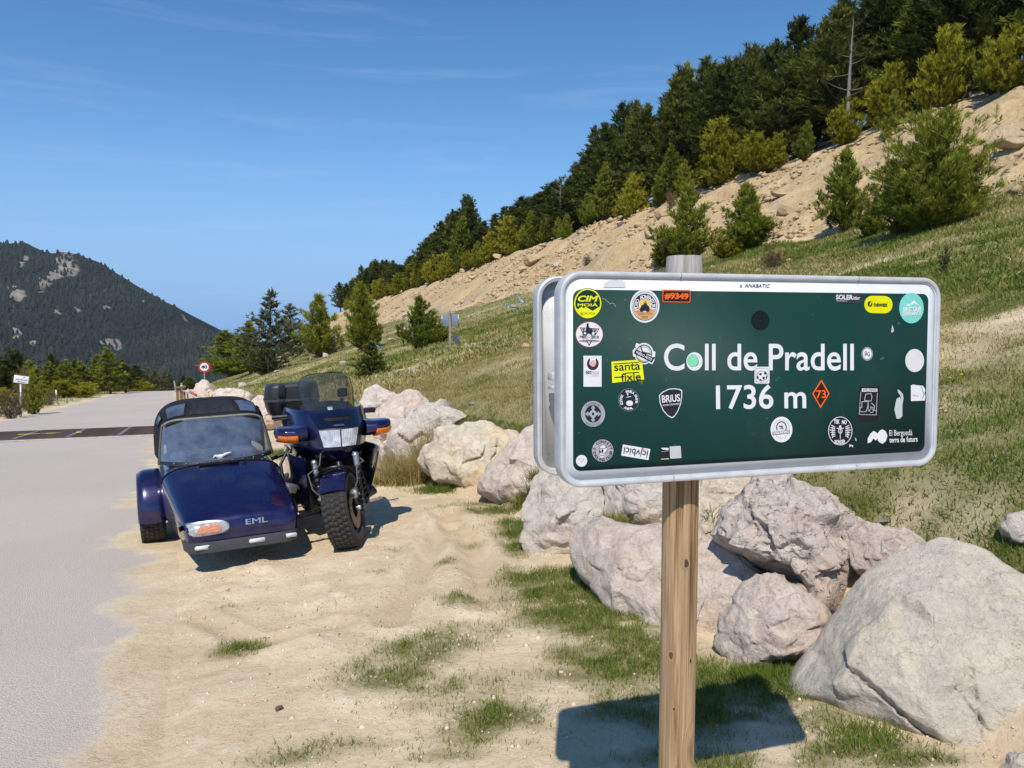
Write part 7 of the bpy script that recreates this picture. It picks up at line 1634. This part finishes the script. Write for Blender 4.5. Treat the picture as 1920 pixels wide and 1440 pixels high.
# pale track on the far bank at the left edge
# grey information board seen from behind, on a post, with a leaning plank
b = hit(845, 658); sc = b.y / F_PX
ib = empty('information_board', b, 'small grey board seen from behind on a wooden post', 'sign', None, (0, rad(-.5), -.10))
mb = MB(); mb.tube([(0, -.06, -.3), (0, -.06, 72 * sc)], .032, 8); mb.build('post', M_WDG, ib)
mb = MB(); mb.box((0, 0, 55 * sc), (31 * sc, .025, 23 * sc), None, .004); bd = mb.build('board', mat('grey_board_back', (.17, .21, .26), .6, .1, vary=.15, scale=8), ib, angle=30)
for sx in (-1, 1): mb = MB(); mb.box((sx * 15.5 * sc, -.005, 55 * sc), (.03, .035, 23 * sc)); mb.build('edge_strip', M_GALV, bd, False)
p = hit(862, 652); pk = empty('plank', p, 'pale plank leaning against the information board post', 'plank', None, (0, rad(-22), .0)); mb = MB(); mb.box((0, 0, 13 * sc), (9 * sc, .03, 27 * sc), None, .004); mb.build('board', M_CONC, pk)
# blue and white plastic ribbons
M_RBB = mat('pale_blue_ribbon', (.20, .36, .44), .5, vary=.2, scale=30); M_RBW = mat('white_ribbon', (.62, .64, .66), .5)
def ribbon(label, uv, Y, w, mt, cat='ribbon', stick=None):
    P = [at(u, v, Y + .12 * math.sin(i * 2.1)) for i, (u, v) in enumerate(uv)]; o_ = P[0].copy(); e = empty('plastic_ribbon', o_, label, cat, None)
    mb = MB(); n_ = len(P); hw2 = w * Y / F_PX / 2
    V = []
    for i, q in enumerate(P):
        t = (P[min(i + 1, n_ - 1)] - P[max(i - 1, 0)]).normalized(); sd2 = t.cross(Vector((0, 1, 0))).normalized(); a = i * .9; sd2 = (sd2 * math.cos(a * .6) + Vector((0, 1, 0)) * math.sin(a * .6) * .6)
        V += [q - o_ - sd2 * hw2, q - o_ + sd2 * hw2]
    mb.add(V, [[2 * i, 2 * i + 1, 2 * i + 3, 2 * i + 2] for i in range(n_ - 1)]); mb.build('strip', mt, e)
    if stick: mb = MB(); mb.tube([at(*stick[0], Y) - o_, at(*stick[1], Y) - o_], .022, 6); mb.build('stick', M_WDG, e)
Yr = hit(968, 592).y
ribbon('pale blue and white plastic ribbon fluttering from a stick left of the sign', [(970, 582), (969, 575), (960, 577), (952, 574), (948, 568), (947, 576), (954, 571), (962, 579), (970, 573), (972, 560), (970, 555), (978, 563), (985, 568)], Yr, 3.4, M_RBB, stick=((969, 600), (969, 556)))
ribbon('white plastic ribbon strip caught beside the blue one on the stick', [(971, 556), (975, 562), (980, 565), (984, 567)], Yr - .1, 3.0, M_RBW)
Yr2 = hit(697, 706).y
ribbon('blue and white ribbon hanging in the stunted dark pine', [(703, 640), (706, 648), (712, 650), (709, 657), (715, 661), (718, 652), (714, 646), (719, 660)], Yr2 - .6, 2.4, M_RBB)
p = hit(1503, 428); ribbon('white strip of litter lying on the scree left of the third young pine', [(1497, 417), (1502, 424), (1506, 430)], p.y - .2, 5, M_RBW)
# wooden gate and posts beyond the sidecar
Yg = 34.0
gt = empty('roadside_gate', at(340, 748, Yg), 'weathered wooden gate rail and posts beside the road beyond the sidecar', 'gate', None); o0 = gt.location.copy()
for u, v0, v1, r_, mt in ((333, 752, 726, .06, M_WDB), (340, 752, 724, .075, M_WDB), (346, 752, 730, .05, M_WDB), (352, 752, 733, .04, M_WDG), (353, 750, 729, .03, M_SWHT)):
    mb = MB(); mb.tube([at(u, v0, Yg) - o0, at(u - .5, v1, Yg) - o0], r_, 8); mb.build('gate_post', mt, gt)
for a, b_, r_, mt in (((330, 727), (347, 725), .05, M_WDB), ((341, 731), (356, 735), .06, M_CONC), ((356, 735), (368, 741), .055, M_ORW), ((366, 741), (388, 746), .05, M_CONC)):
    mb = MB(); mb.tube([at(*a, Yg - .1) - o0, at(*b_, Yg - .4) - o0], r_, 8); mb.build('rail', mt, gt)
pole_px('reflector_post', 'thin grey leaning post above the roadside gate', 330, 734, 326.5, 714, .04, M_GALV, 36)
gp = pole_px('marker_post', 'short post with a bright green top behind the roadside gate', 340.5, 730, 340.5, 718, .07, M_SWHT, 46, mat('green_marker_paint', (.10, .30, .09), .6))
